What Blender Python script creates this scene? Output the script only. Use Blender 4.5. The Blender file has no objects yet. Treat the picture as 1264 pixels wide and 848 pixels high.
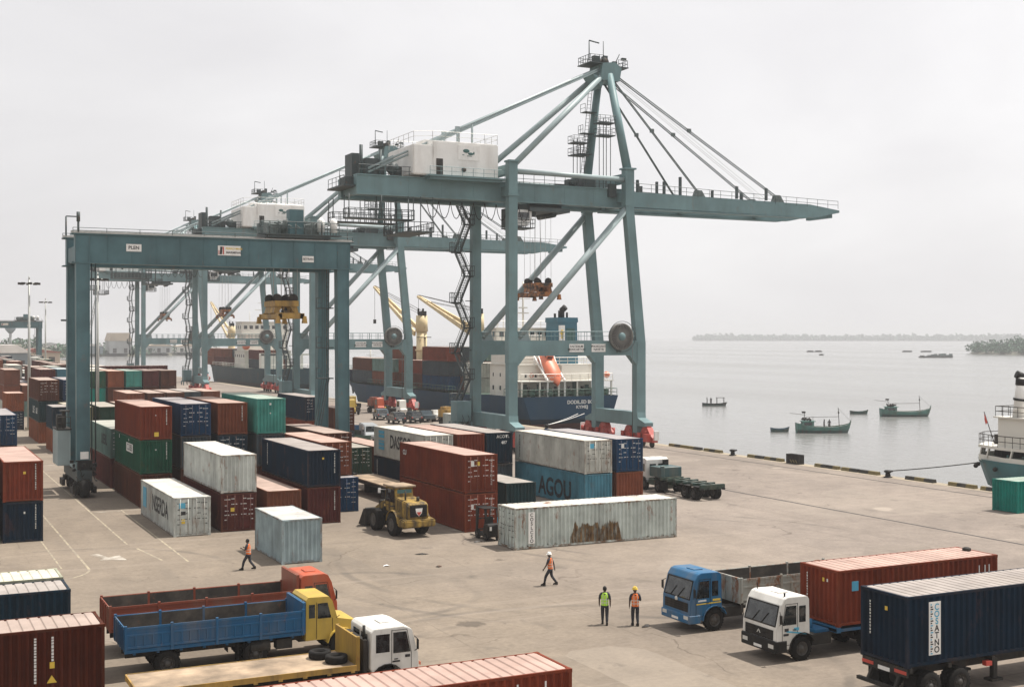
import bpy, bmesh, math, random
from mathutils import Vector, Matrix
R = math.radians
random.seed(7)
S = bpy.context.scene
COL = S.collection

# ------------------------------------------------------------------ camera, sky, sun, exposure
cam_d = bpy.data.cameras.new('camera'); cam = bpy.data.objects.new('camera', cam_d); COL.objects.link(cam)
CAM_H = 13.3
cam.location = (0, 0, CAM_H)
cam.rotation_euler = (R(90), 0, -R(26.27))
cam_d.sensor_width = 36; cam_d.lens = 1560 / 1264 * 36
cam_d.shift_y = -9 / 1264
cam_d.clip_start = 0.5; cam_d.clip_end = 60000
S.camera = cam
S.view_settings.view_transform = 'Standard'; S.view_settings.look = 'None'
S.view_settings.gamma = 1; S.view_settings.use_curve_mapping = False
S.view_settings.exposure = 0.34
S.cycles.volume_bounces = 2
S.cycles.max_bounces = 8
S.cycles.use_denoising = True

SUNV = Vector((0.46, -0.03, 1.0)).normalized()
sun_elev = math.asin(SUNV.z); sun_az = math.atan2(SUNV.x, SUNV.y)
W = bpy.data.worlds.new('World'); S.world = W; W.use_nodes = True
nt = W.node_tree; nt.nodes.clear()
N = nt.nodes.new; Lk = nt.links.new
sky = N('ShaderNodeTexSky'); sky.sky_type = 'NISHITA'; sky.sun_disc = False
sky.sun_elevation = sun_elev; sky.sun_rotation = sun_az; sky.dust_density = 4.0
bg1 = N('ShaderNodeBackground'); bg1.inputs[1].default_value = 0.08; Lk(sky.outputs[0], bg1.inputs[0])
tc = N('ShaderNodeTexCoord')
mp = N('ShaderNodeMapping'); mp.inputs['Rotation'].default_value = (0, 0, 2.1); mp.inputs['Scale'].default_value = (1, 1, 2.6); Lk(tc.outputs['Generated'], mp.inputs[0])
n1 = N('ShaderNodeTexNoise'); n1.inputs['Scale'].default_value = 2.9; n1.inputs['Detail'].default_value = 5; n1.inputs['Roughness'].default_value = 0.5
n1.inputs['Distortion'].default_value = 0.4
Lk(mp.outputs[0], n1.inputs['Vector'])
cr = N('ShaderNodeValToRGB')
cr.color_ramp.elements[0].position = 0.30; cr.color_ramp.elements[0].color = (0.588, 0.578, 0.586, 1)
cr.color_ramp.elements[1].position = 0.66; cr.color_ramp.elements[1].color = (0.682, 0.674, 0.677, 1)
Lk(n1.outputs['Fac'], cr.inputs[0])
bg2 = N('ShaderNodeBackground'); bg2.inputs[1].default_value = 1.0; Lk(cr.outputs[0], bg2.inputs[0])
# thinner cloud towards the hidden sun: brighter there
dt = N('ShaderNodeVectorMath'); dt.operation = 'DOT_PRODUCT'; Lk(tc.outputs['Generated'], dt.inputs[0]); dt.inputs[1].default_value = SUNV
mr_ = N('ShaderNodeMapRange'); mr_.inputs[1].default_value = -.1; mr_.inputs[2].default_value = 1.0; mr_.inputs[3].default_value = .97; mr_.inputs[4].default_value = 1.50; Lk(dt.outputs['Value'], mr_.inputs[0]); Lk(mr_.outputs[0], bg2.inputs[1])
mx = N('ShaderNodeMixShader'); mx.inputs[0].default_value = 0.93; Lk(bg1.outputs[0], mx.inputs[1]); Lk(bg2.outputs[0], mx.inputs[2])
wo = N('ShaderNodeOutputWorld'); Lk(mx.outputs[0], wo.inputs[0])

sun_d = bpy.data.lights.new('sun', 'SUN'); sun_d.energy = 5.0; sun_d.angle = R(0.9); sun_d.color = (1.0, 0.945, 0.875)
sun = bpy.data.objects.new('sun', sun_d); COL.objects.link(sun)
sun.rotation_euler = SUNV.to_track_quat('Z', 'Y').to_euler(); sun.location = (60, -20, 120)

# ------------------------------------------------------------------ mesh helper
class MB:
    def __init__(s): s.v = []; s.f = []; s.m = []; s.s = []
    def add(s, vs, fs, mi=0, sm=False):
        o = len(s.v); s.v.extend([tuple(v) for v in vs])
        for f in fs: s.f.append(tuple(i + o for i in f)); s.m.append(mi); s.s.append(sm)
        return s
    def box(s, a, b, mi=0):
        x0, y0, z0 = a; x1, y1, z1 = b
        return s.add([(x0,y0,z0),(x1,y0,z0),(x1,y1,z0),(x0,y1,z0),(x0,y0,z1),(x1,y0,z1),(x1,y1,z1),(x0,y1,z1)],
              [(3,2,1,0),(4,5,6,7),(0,1,5,4),(1,2,6,5),(2,3,7,6),(3,0,4,7)], mi)
    def cbox(s, c, d, mi=0):
        return s.box((c[0]-d[0]/2, c[1]-d[1]/2, c[2]-d[2]/2), (c[0]+d[0]/2, c[1]+d[1]/2, c[2]+d[2]/2), mi)
    def bar(s, p, q, w, h=None, mi=0, w2=None, h2=None, up=(0, 0, 1)):
        p = Vector(p); q = Vector(q); h = h or w; w2 = w2 or w; h2 = h2 or h
        d = (q - p).normalized(); u = Vector(up)
        if abs(d.dot(u)) > 0.98: u = Vector((0, 1, 0))
        a = d.cross(u).normalized(); b = a.cross(d).normalized()
        vs = []
        for c, ww, hh in ((p, w, h), (q, w2, h2)):
            for sa, sb in ((-1,-1),(1,-1),(1,1),(-1,1)): vs.append(c + a*(sa*ww/2) + b*(sb*hh/2))
        return s.add(vs, [(0,1,2,3),(7,6,5,4),(0,4,5,1),(1,5,6,2),(2,6,7,3),(3,7,4,0)], mi)
    def tube(s, p, q, r, n=8, r2=None, mi=0, cap=True):
        p = Vector(p); q = Vector(q); r2 = r if r2 is None else r2
        d = (q - p)
        if d.length < 1e-6: return s
        d.normalize(); u = Vector((0,0,1)) if abs(d.z) < 0.95 else Vector((1,0,0))
        a = d.cross(u).normalized(); b = a.cross(d)
        vs = []
        for c, rr in ((p, r), (q, r2)):
            for i in range(n):
                t = 2*math.pi*i/n; vs.append(c + a*(math.cos(t)*rr) + b*(math.sin(t)*rr))
        s.add(vs, [(i, (i+1) % n, n+(i+1) % n, n+i) for i in range(n)], mi, n > 4)
        if cap: s.add(vs, [tuple(range(n))[::-1], tuple(range(n, 2*n))], mi)
        return s
    def poly(s, pts, r, n=5, mi=0):
        for a, b in zip(pts, pts[1:]): s.tube(a, b, r, n, mi=mi)
        return s
    def prism(s, pts, ax, a, b, mi=0):
        n = len(pts)
        def mk(p, t): return {'x': (t, p[0], p[1]), 'y': (p[0], t, p[1]), 'z': (p[0], p[1], t)}[ax]
        vs = [mk(p, a) for p in pts] + [mk(p, b) for p in pts]
        return s.add(vs, [tuple(range(n)), tuple(range(n, 2*n))[::-1]] + [(i, n+i, n+(i+1) % n, (i+1) % n) for i in range(n)], mi)
    def lathe(s, prof, n=16, o=(0,0,0), ax='z', mi=0, sm=True):
        vs = []; k = len(prof); o = Vector(o)
        for i in range(n):
            t = 2*math.pi*i/n; c, q = math.cos(t), math.sin(t)
            for r, z in prof:
                v = {'z': (r*c, r*q, z), 'y': (r*c, z, r*q), 'x': (z, r*c, r*q)}[ax]
                vs.append(o + Vector(v))
        fs = [(i*k+j, ((i+1) % n)*k+j, ((i+1) % n)*k+j+1, i*k+j+1) for i in range(n) for j in range(k-1)]
        return s.add(vs, fs, mi, sm)
    def rail(s, pts, h=1.1, gap=1.6, r=0.035, mi=0, n=4):
        pts = [Vector(p) for p in pts]; up = Vector((0, 0, h))
        for a, b in zip(pts, pts[1:]):
            s.tube(a+up, b+up, r, n, mi=mi, cap=False); s.tube(a+up*.5, b+up*.5, r*.8, n, mi=mi, cap=False)
            k = max(1, int((b-a).length / gap))
            for i in range(k+1):
                c = a.lerp(b, i/k); s.tube(c, c+up, r, n, mi=mi, cap=False)
        return s
    def sphere(s, c, r, n=10, m=6, mi=0, sc=(1,1,1)):
        prof = [(r*math.sin(math.pi*j/m), -r*math.cos(math.pi*j/m)) for j in range(m+1)]
        t = MB(); t.lathe(prof, n); c = Vector(c)
        return s.add([Vector((v[0]*sc[0], v[1]*sc[1], v[2]*sc[2])) + c for v in t.v], t.f, mi, True)
    def xf(s, M):
        s.v = [tuple(M @ Vector(v)) for v in s.v]; return s
    def join(s, o):
        k = len(s.v); s.v += o.v; s.f += [tuple(i+k for i in f) for f in o.f]; s.m += o.m; s.s += o.s; return s
    def mesh(s, name, mats, bevel=0.0, seg=1):
        me = bpy.data.meshes.new(name); me.from_pydata(s.v, [], s.f)
        for m in (mats if isinstance(mats, (list, tuple)) else [mats]): me.materials.append(m)
        for i, p in enumerate(me.polygons): p.material_index = s.m[i]; p.use_smooth = s.s[i]
        bm = bmesh.new(); bm.from_mesh(me)
        bmesh.ops.remove_doubles(bm, verts=bm.verts, dist=1e-5)
        if bevel > 0:
            es = [e for e in bm.edges if len(e.link_faces) == 2 and e.calc_face_angle(0) > 0.5]
            bmesh.ops.bevel(bm, geom=es, offset=bevel, segments=seg, affect='EDGES', clamp_overlap=True)
        bmesh.ops.recalc_face_normals(bm, faces=bm.faces)
        bm.to_mesh(me); bm.free(); me.update()
        return me

def link(name, data, parent=None, loc=(0,0,0), rz=0, color=None):
    o = bpy.data.objects.new(name, data); COL.objects.link(o)
    if parent is not None: o.parent = parent
    o.location = loc; o.rotation_euler = (0, 0, rz)
    if color: o.color = color
    return o
def obj(name, mb, mats, parent=None, loc=(0,0,0), rz=0, bevel=0.0, seg=1, label=None):
    o = link(name, mb.mesh(name, mats, bevel, seg), parent, loc, rz)
    if label: o['label'] = label
    return o
def tag(o, label, cat, group=None):
    o['label'] = label; o['category'] = cat
    if group: o['group'] = group
    return o
def thing(name, label, cat, loc=(0,0,0), rz=0, group=None):
    o = link(name, None, None, loc, rz); return tag(o, label, cat, group)
def struct(name, mb, mats, kind='structure', bevel=0):
    o = obj(name, mb, mats, bevel=bevel); o['kind'] = kind; return o
def dup(root, loc, rz=None, label=None, group=None):
    def cp(o, par):
        c = o.copy(); COL.objects.link(c)
        if par is not None: c.parent = par
        for ch in list(o.children): cp(ch, c)
        return c
    r = cp(root, None); r.location = loc
    if rz is not None: r.rotation_euler = (0, 0, rz)
    if label: r['label'] = label
    if group: r['group'] = group
    return r

# ------------------------------------------------------------------ materials
def mat(name, col=(.5,.5,.5), rough=.6, metal=0.0, var=.15, scale=3.0, dirt=(.12,.10,.08), dirt_amt=.25, streak=True,
        dlo=.46, dhi=.78, rust=.0, rustcol=(.20,.075,.03), bump=0.0, objcol=False, dust_glare=0.0, spec=.5, rustscale=1.4, rlo=.60, rhi=.68):
    m = bpy.data.materials.new(name); m.use_nodes = True
    t = m.node_tree; t.nodes.clear(); N = t.nodes.new; L = t.links.new
    out = N('ShaderNodeOutputMaterial'); b = N('ShaderNodeBsdfPrincipled'); L(b.outputs[0], out.inputs[0])
    b.inputs['Roughness'].default_value = rough; b.inputs['Metallic'].default_value = metal
    b.inputs['Specular IOR Level'].default_value = spec
    tc = N('ShaderNodeTexCoord'); oi = N('ShaderNodeObjectInfo')
    mu = N('ShaderNodeMath'); mu.operation = 'MULTIPLY'; mu.inputs[1].default_value = 37.0; L(oi.outputs['Random'], mu.inputs[0])
    va = N('ShaderNodeVectorMath'); va.operation = 'ADD'; L(tc.outputs['Object'], va.inputs[0]); L(mu.outputs[0], va.inputs[1])
    def noise(sc, det=4, vec=None, stretch=None, rgh=.55):
        n = N('ShaderNodeTexNoise'); n.inputs['Scale'].default_value = sc; n.inputs['Detail'].default_value = det; n.inputs['Roughness'].default_value = rgh
        src = va.outputs[0]
        if stretch:
            mp = N('ShaderNodeMapping'); mp.inputs['Scale'].default_value = stretch; L(src, mp.inputs[0]); src = mp.outputs[0]
        L(src, n.inputs['Vector']); return n.outputs['Fac']
    def ramp(f, a, bb):
        r = N('ShaderNodeMapRange'); r.inputs[1].default_value = a; r.inputs[2].default_value = bb; r.clamp = True; L(f, r.inputs[0]); return r.outputs[0]
    def mixc(f, c1, c2, mode='MIX', fac=None):
        x = N('ShaderNodeMix'); x.data_type = 'RGBA'; x.blend_type = mode
        if f is None: x.inputs[0].default_value = fac
        elif isinstance(f, float): x.inputs[0].default_value = f
        else: L(f, x.inputs[0])
        for i, c in ((6, c1), (7, c2)):
            if isinstance(c, tuple): x.inputs[i].default_value = (*c[:3], 1)
            else: L(c, x.inputs[i])
        return x.outputs[2]
    def scl(f, k):
        x = N('ShaderNodeMath'); x.operation = 'MULTIPLY'; L(f, x.inputs[0]); x.inputs[1].default_value = k; return x.outputs[0]
    base = oi.outputs['Color'] if objcol else tuple(col)
    if dust_glare: base = mixc(float(dust_glare), base, (.74, .64, .56))  # pale mix: dust and sun glare together in the base colour
    v = noise(scale, 5)
    lo = tuple([1-var]*3); hi = tuple([1+var]*3)
    c = mixc(1.0, base, mixc(ramp(v, .3, .7), lo, hi), 'MULTIPLY')
    if dirt_amt > 0:
        d = noise(scale*.55, 6, stretch=(1.6, 1.6, .22) if streak else None, rgh=.65)
        c = mixc(scl(ramp(d, dlo, dhi), dirt_amt), c, dirt)
    if rust or objcol:
        rn = noise(rustscale, 7, stretch=(1, 1, .45) if streak else None, rgh=.72)
        rr = ramp(rn, rlo, rhi)
        if objcol:
            q = N('ShaderNodeMath'); q.operation = 'MULTIPLY'; L(rr, q.inputs[0]); L(oi.outputs['Alpha'], q.inputs[1]); rr = q.outputs[0]
        else: rr = scl(rr, rust)
        c = mixc(rr, c, rustcol)
    L(c, b.inputs['Base Color'])
    rv = N('ShaderNodeMapRange'); rv.inputs[3].default_value = max(0.02, rough-.1); rv.inputs[4].default_value = min(1, rough+.12); L(v, rv.inputs[0]); L(rv.outputs[0], b.inputs['Roughness'])
    if bump:
        bp = N('ShaderNodeBump'); bp.inputs['Strength'].default_value = bump; bp.inputs['Distance'].default_value = .02
        L(noise(scale*6, 3), bp.inputs['Height']); L(bp.outputs[0], b.inputs['Normal'])
    return m
def plain(name, col, rough=.6, metal=0.0, spec=.5):
    m = bpy.data.materials.new(name); m.use_nodes = True
    b = m.node_tree.nodes['Principled BSDF']; b.inputs['Base Color'].default_value = (*col, 1)
    b.inputs['Roughness'].default_value = rough; b.inputs['Metallic'].default_value = metal; b.inputs['Specular IOR Level'].default_value = spec
    t = m.node_tree; n = t.nodes.new('ShaderNodeTexNoise'); n.inputs['Scale'].default_value = 5
    x = t.nodes.new('ShaderNodeMix'); x.data_type = 'RGBA'; x.blend_type = 'MULTIPLY'; x.inputs[0].default_value = .25; x.inputs[6].default_value = (*col, 1)
    t.links.new(n.outputs['Color'], x.inputs[7]); t.links.new(x.outputs[2], b.inputs['Base Color'])
    return m
M = {}
M['cont'] = mat('container_paint', objcol=True, rough=.6, var=.20, scale=.9, dirt=(.022,.015,.011), dirt_amt=.5, rlo=.57, rhi=.67, rustscale=1.1, spec=.06)
M['croof'] = mat('container_roof', objcol=True, rough=.75, var=.18, scale=.7, dirt=(.16,.13,.10), dirt_amt=.35, streak=False, dust_glare=.40, rustscale=.8, spec=.15)  # roofs paled by real dust and by overexposed sunlight put into the colour
M['cframe'] = mat('container_frame', objcol=True, rough=.6, var=.2, scale=1.5, dirt=(.045,.034,.028), dirt_amt=.6, rustscale=2.2, rlo=.40, rhi=.60, rustcol=(.13,.06,.025), spec=.06)
M['steelbar'] = mat('galvanised_bar', (.38,.38,.36), .45, .3, rust=.3)
M['crane'] = mat('crane_paint', (.140,.222,.230), .5, var=.16, scale=.35, spec=.25, dirt=(.05,.06,.055), dirt_amt=.35, rust=.25, rustscale=.9)
M['crane_lt'] = mat('crane_pipe_paint', (.27,.335,.34), .45, var=.12, scale=.4, dirt=(.08,.08,.07), dirt_amt=.35, rust=.2)
M['crane_dk'] = mat('crane_walkway', (.032,.050,.052), .6, var=.2, scale=1.0, rust=.35)
M['rtg'] = mat('gantry_paint', (.072,.140,.155), .5, var=.20, scale=.5, spec=.22, dirt=(.035,.045,.045), dirt_amt=.4, rust=.3, rustscale=.9)
M['white'] = mat('white_paint', (.72,.71,.68), .5, var=.06, scale=.8, dirt=(.35,.31,.26), dirt_amt=.45, rust=.12)
M['cream'] = mat('cream_paint', (.62,.50,.29), .55, var=.1, scale=.5, dirt=(.30,.20,.10), dirt_amt=.5, rust=.5)
M['black'] = mat('black_steel', (.012,.012,.012), .55, var=.3, scale=2, spec=.2, dirt=(.09,.075,.06), dirt_amt=.35)
M['dark'] = mat('dark_machinery', (.026,.025,.023), .65, var=.4, scale=3, spec=.2, dirt=(.09,.07,.05), dirt_amt=.5, rust=.3)
M['rubber'] = mat('tyre_rubber', (.012,.0115,.011), .85, var=.25, scale=6, spec=.15, dirt=(.035,.03,.024), dirt_amt=.5, streak=False, bump=.3)
M['reel'] = mat('dusty_reel_steel', (.17,.165,.15), .7, var=.3, scale=3, dirt=(.06,.055,.05), dirt_amt=.6)
M['gear'] = mat('grey_machinery', (.13,.16,.155), .6, var=.35, scale=2.2, spec=.25, dirt=(.04,.038,.034), dirt_amt=.8, streak=False, rust=.4)
M['rim'] = mat('wheel_rim', (.055,.052,.048), .6, .2, var=.2, scale=6, dirt=(.08,.06,.045), dirt_amt=.6, rust=.3)
def glass_mat():
    m = plain('window_glass', (.02,.026,.03), .05, 0, .8); t = m.node_tree; b = t.nodes['Principled BSDF']; N = t.nodes.new; L = t.links.new
    tc = N('ShaderNodeTexCoord'); n = N('ShaderNodeTexNoise'); n.inputs['Scale'].default_value = 2.6; n.inputs['Detail'].default_value = 4; L(tc.outputs['Object'], n.inputs['Vector'])
    r = N('ShaderNodeValToRGB'); r.color_ramp.elements[0].position = .42; r.color_ramp.elements[0].color = (.008,.01,.011,1); r.color_ramp.elements[1].position = .66; r.color_ramp.elements[1].color = (.045,.05,.05,1); L(n.outputs['Fac'], r.inputs[0]); L(r.outputs[0], b.inputs['Base Color']); return m
M['glass'] = glass_mat()
M['yellow'] = mat('yellow_paint', (.36,.215,.045), .6, var=.25, scale=1.3, dirt=(.045,.036,.026), dirt_amt=.95, rust=.8)
M['yelltruck'] = mat('yellow_truck_paint', (.44,.30,.045), .45, var=.1, scale=1.5, dirt=(.18,.13,.06), dirt_amt=.45, rust=.2)
M['spread'] = mat('orange_spreader_paint', (.40,.15,.04), .55, var=.35, scale=2.2, dirt=(.03,.022,.016), dirt_amt=1.0, dlo=.42, dhi=.6, streak=False, rust=.7)
M['redbogie'] = mat('red_paint', (.40,.045,.03), .5, var=.15, scale=2, dirt=(.08,.05,.04), dirt_amt=.6)
M['cloth_d'] = plain('dark_cloth', (.022,.024,.032), .85)
M['skin'] = plain('dark_skin', (.07,.04,.028), .5)
M['hi_or'] = plain('orange_vest_cloth', (.75,.17,.03), .8)
M['hi_gr'] = plain('lime_vest_cloth', (.42,.72,.06), .8)
M['reflect'] = plain('vest_strip', (.6,.6,.55), .4)
M['ink'] = plain('black_lettering', (.02,.02,.022), .6)
M['inkw'] = plain('white_lettering', (.66,.66,.63), .6)
M['inky'] = plain('yellow_decal', (.66,.46,.05), .6)
M['inkb'] = plain('blue_decal', (.08,.38,.55), .6)
M['inkr'] = plain('red_decal', (.5,.06,.04), .6)
def worn_ink(name, col, lo=.40, hi=.50):
    m = plain(name, col, .7, 0, .2); t = m.node_tree; N = t.nodes.new; L = t.links.new; b = t.nodes['Principled BSDF']; out = t.nodes['Material Output']
    tc = N('ShaderNodeTexCoord'); n = N('ShaderNodeTexNoise'); n.inputs['Scale'].default_value = 5; n.inputs['Detail'].default_value = 8; n.inputs['Roughness'].default_value = .75; L(tc.outputs['Object'], n.inputs['Vector'])
    r = N('ShaderNodeMapRange'); r.inputs[1].default_value = lo; r.inputs[2].default_value = hi; r.inputs[3].default_value = .25; L(n.outputs['Fac'], r.inputs[0])
    tr = N('ShaderNodeBsdfTransparent'); mx = N('ShaderNodeMixShader'); L(r.outputs[0], mx.inputs[0]); L(tr.outputs[0], mx.inputs[1]); L(b.outputs[0], mx.inputs[2]); L(mx.outputs[0], out.inputs['Surface']); return m
M['wink'] = worn_ink('worn_black_lettering', (.03,.032,.036)); M['winkw'] = worn_ink('worn_white_lettering', (.62,.62,.58))
M['plate'] = mat('white_sign_plate', (.72,.71,.68), .5, var=.05, dirt=(.4,.36,.3), dirt_amt=.35)
M['leaf'] = mat('foliage', (.045,.10,.055), .85, var=.45, scale=.12, dirt_amt=0)
M['wood'] = mat('worn_planks', (.33,.235,.135), .8, var=.25, scale=1.5, dirt=(.12,.085,.055), dirt_amt=.6, streak=False)
M['rope'] = plain('mooring_rope', (.16,.14,.11), .9)

# ------------------------------------------------------------------ lettering
_txt = {}
def text_mesh(s, size, m, face, align='CENTER', squeeze=1.0, vert=False):
    """flat painted letters standing on a face: '-x', '-y', '+x', '+z'"""
    key = (s, size, m.name, face, align, squeeze, vert)
    if key in _txt: return _txt[key]
    cu = bpy.data.curves.new('lettering', 'FONT'); cu.body = '\n'.join(s) if vert else s; cu.size = size
    cu.align_x = align; cu.align_y = 'CENTER'; cu.offset = size*.026
    if vert: cu.space_line = .82
    o = bpy.data.objects.new('lettering', cu); COL.objects.link(o)
    dg = bpy.context.evaluated_depsgraph_get(); me = bpy.data.meshes.new_from_object(o.evaluated_get(dg))
    bpy.data.objects.remove(o); bpy.data.curves.remove(cu)
    for v in me.vertices:
        x, y = v.co.x*squeeze, v.co.y
        v.co = {'-x': (0, -x, y), '-y': (x, 0, y), '+x': (0, x, y), '+y': (-x, 0, y), '+z': (x, y, 0)}[face]
    me.materials.clear(); me.materials.append(m); me.name = 'lettering'
    _txt[key] = me; return me
def text(s, size, m, face, parent, loc, **k):
    return link('lettering', text_mesh(s, size, m, face, **k), parent, loc)
# ------------------------------------------------------------------ setting: ground, water, shores, haze
QX = 85.6
def ground_material():
    m = bpy.data.materials.new('worn_concrete_yard'); m.use_nodes = True
    t = m.node_tree; t.nodes.clear(); N = t.nodes.new; L = t.links.new
    out = N('ShaderNodeOutputMaterial'); b = N('ShaderNodeBsdfPrincipled'); L(b.outputs[0], out.inputs[0])
    b.inputs['Specular IOR Level'].default_value = .12
    tc = N('ShaderNodeTexCoord'); P = tc.outputs['Object']; sep = N('ShaderNodeSeparateXYZ'); L(P, sep.inputs[0])
    def noise(sc, det=5, rgh=.6, stretch=None, dist=0.0):
        n = N('ShaderNodeTexNoise'); n.inputs['Scale'].default_value = sc; n.inputs['Detail'].default_value = det; n.inputs['Roughness'].default_value = rgh; n.inputs['Distortion'].default_value = dist
        if stretch:
            mp = N('ShaderNodeMapping'); mp.inputs['Scale'].default_value = stretch; L(P, mp.inputs[0]); L(mp.outputs[0], n.inputs['Vector'])
        else: L(P, n.inputs['Vector'])
        return n.outputs['Fac']
    def rng(f, a, bb, lo=0, hi=1):
        r = N('ShaderNodeMapRange'); r.inputs[1].default_value = a; r.inputs[2].default_value = bb; r.inputs[3].default_value = lo; r.inputs[4].default_value = hi; r.clamp = True; L(f, r.inputs[0]); return r.outputs[0]
    def mth(op, a, bb=None):
        x = N('ShaderNodeMath'); x.operation = op
        for i, v in enumerate((a, bb)):
            if v is None: continue
            if isinstance(v, (int, float)): x.inputs[i].default_value = v
            else: L(v, x.inputs[i])
        return x.outputs[0]
    def mix(f, c1, c2, mode='MIX'):
        x = N('ShaderNodeMix'); x.data_type = 'RGBA'; x.blend_type = mode
        if isinstance(f, float): x.inputs[0].default_value = f
        else: L(f, x.inputs[0])
        for i, c in ((6, c1), (7, c2)):
            if isinstance(c, tuple): x.inputs[i].default_value = (*c, 1)
            else: L(c, x.inputs[i])
        return x.outputs[2]
    yard = (.200, .166, .131); apron = (.218, .185, .159)
    edge = mth('ADD', sep.outputs['X'], rng(noise(.05, 4), .2, .8, -9, 9))
    c = mix(rng(edge, 28, 50), yard, apron)
    c = mix(1.0, c, mix(rng(noise(.07, 6, .65), .32, .68), (.83, .83, .84), (1.12, 1.115, 1.10)), 'MULTIPLY')
    c = mix(1.0, c, mix(rng(noise(.55, 6, .7), .3, .7), (.84, .84, .84), (1.12, 1.12, 1.11)), 'MULTIPLY')
    c = mix(1.0, c, mix(rng(noise(4.0, 3, .7), .3, .7), (.87, .87, .87), (1.10, 1.10, 1.10)), 'MULTIPLY')
    # cracked slab joints
    bx = N('ShaderNodeTexBrick'); bx.offset = 0; bx.inputs['Scale'].default_value = 1.0; bx.inputs['Mortar Size'].default_value = .035; bx.inputs['Brick Width'].default_value = 7.5; bx.inputs['Row Height'].default_value = 6.0
    bx.inputs['Color1'].default_value = (0,0,0,1); bx.inputs['Color2'].default_value = (0,0,0,1); bx.inputs['Mortar'].default_value = (1,1,1,1)
    nz = N('ShaderNodeTexNoise'); nz.inputs['Scale'].default_value = .6; L(P, nz.inputs['Vector'])
    wv = N('ShaderNodeVectorMath'); wv.operation = 'ADD'; L(P, wv.inputs[0])
    sc = N('ShaderNodeVectorMath'); sc.operation = 'SCALE'; sc.inputs['Scale'].default_value = .18; L(nz.outputs['Color'], sc.inputs[0]); L(sc.outputs[0], wv.inputs[1]); L(wv.outputs[0], bx.inputs['Vector'])
    jn = mth('MULTIPLY', bx.outputs['Color'], rng(noise(.09, 3), .44, .60, 0, .45))
    c = mix(jn, c, (.10, .085, .07))
    # patch repairs, pale and dark
    vo = N('ShaderNodeTexVoronoi'); vo.inputs['Scale'].default_value = .085; vo.distance = 'CHEBYCHEV'; L(wv.outputs[0], vo.inputs['Vector'])
    pr = N('ShaderNodeSeparateColor'); L(vo.outputs['Color'], pr.inputs[0])
    c = mix(rng(pr.outputs[0], .80, .82, 0, .30), c, (.27, .235, .195)); c = mix(rng(pr.outputs[1], .84, .86, 0, .28), c, (.14, .12, .10))
    # puddle marks and oil spots, stretched in the driving direction
    o1 = rng(noise(.42, 5, .62, (1.0, .62, 1)), .60, .70, 0, .62); zone = rng(noise(.05, 2), .42, .6)
    c = mix(mth('MULTIPLY', o1, zone), c, (.085, .075, .065))
    o2 = rng(noise(1.3, 4, .6, (1.0, .55, 1)), .64, .73, 0, .70)
    c = mix(mth('MULTIPLY', o2, rng(noise(.12, 2), .45, .62)), c, (.07, .06, .055))
    # rubber from turning wheels
    arcs = [(26, 44, 9.5), (26, 44, 11.6), (9, 74, 9), (40, 66, 17), (40, 66, 19.2), (60, 78, 24), (60, 78, 26.4), (22, 62, 6)]
    for cx, cy, r in arcs:
        d = N('ShaderNodeVectorMath'); d.operation = 'DISTANCE'; L(wv.outputs[0], d.inputs[0]); d.inputs[1].default_value = (cx, cy, 0)
        e = mth('ABSOLUTE', mth('SUBTRACT', d.outputs['Value'], r))
        c = mix(mth('MULTIPLY', rng(e, .34, .12), rng(noise(.11, 3), .44, .62, 0, .5)), c, (.09, .08, .07))
    # straight drive tracks along the quay
    s1 = rng(noise(.9, 3, .6, (1.0, .022, 1)), .56, .70, 0, .30)
    c = mix(mth('MULTIPLY', s1, rng(noise(.06, 2), .38, .6)), c, (.14, .12, .10))
    s2 = rng(noise(.9, 3, .6, (.022, .9, 1)), .60, .70, 0, .24); c = mix(s2, c, (.32, .27, .225))
    # cracks and small round drips
    ve = N('ShaderNodeTexVoronoi'); ve.feature = 'DISTANCE_TO_EDGE'; ve.inputs['Scale'].default_value = .105
    wv2 = N('ShaderNodeVectorMath'); wv2.operation = 'ADD'; L(P, wv2.inputs[0]); s2_ = N('ShaderNodeVectorMath'); s2_.operation = 'SCALE'; s2_.inputs['Scale'].default_value = 3.2
    nz2 = N('ShaderNodeTexNoise'); nz2.inputs['Scale'].default_value = .25; nz2.inputs['Detail'].default_value = 5; L(P, nz2.inputs['Vector']); L(nz2.outputs['Color'], s2_.inputs[0]); L(s2_.outputs[0], wv2.inputs[1]); L(wv2.outputs[0], ve.inputs['Vector'])
    ck = mth('MULTIPLY', rng(ve.outputs['Distance'], .0065, .002), rng(noise(.10, 3), .50, .60, 0, .5))
    c = mix(ck, c, (.065, .052, .042))
    vd = N('ShaderNodeTexVoronoi'); vd.inputs['Scale'].default_value = .33; L(wv.outputs[0], vd.inputs['Vector'])
    vr = N('ShaderNodeSeparateColor'); L(vd.outputs['Color'], vr.inputs[0])
    dsz = mth('MULTIPLY', rng(vr.outputs[0], .72, 1.0, 0, .24), rng(noise(.045, 2), .40, .60))
    dd = mth('MULTIPLY', rng(mth('SUBTRACT', mth('ADD', vd.outputs['Distance'], rng(noise(2.5, 4), .2, .8, -.09, .09)), dsz), .03, -.05), .70)
    c = mix(dd, c, (.075, .063, .052))
    vp = N('ShaderNodeTexVoronoi'); vp.inputs['Scale'].default_value = .21; L(wv2.outputs[0], vp.inputs['Vector']); vq = N('ShaderNodeSeparateColor'); L(vp.outputs['Color'], vq.inputs[0])
    ps = mth('SUBTRACT', vp.outputs['Distance'], mth('MULTIPLY', rng(vq.outputs[1], .78, 1.0, 0, .36), rng(noise(.05, 2), .42, .6)))
    c = mix(mth('MULTIPLY', rng(ps, .04, -.06), .42), c, (.40, .345, .285))
    L(c, b.inputs['Base Color']); b.inputs['Roughness'].default_value = .88
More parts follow.
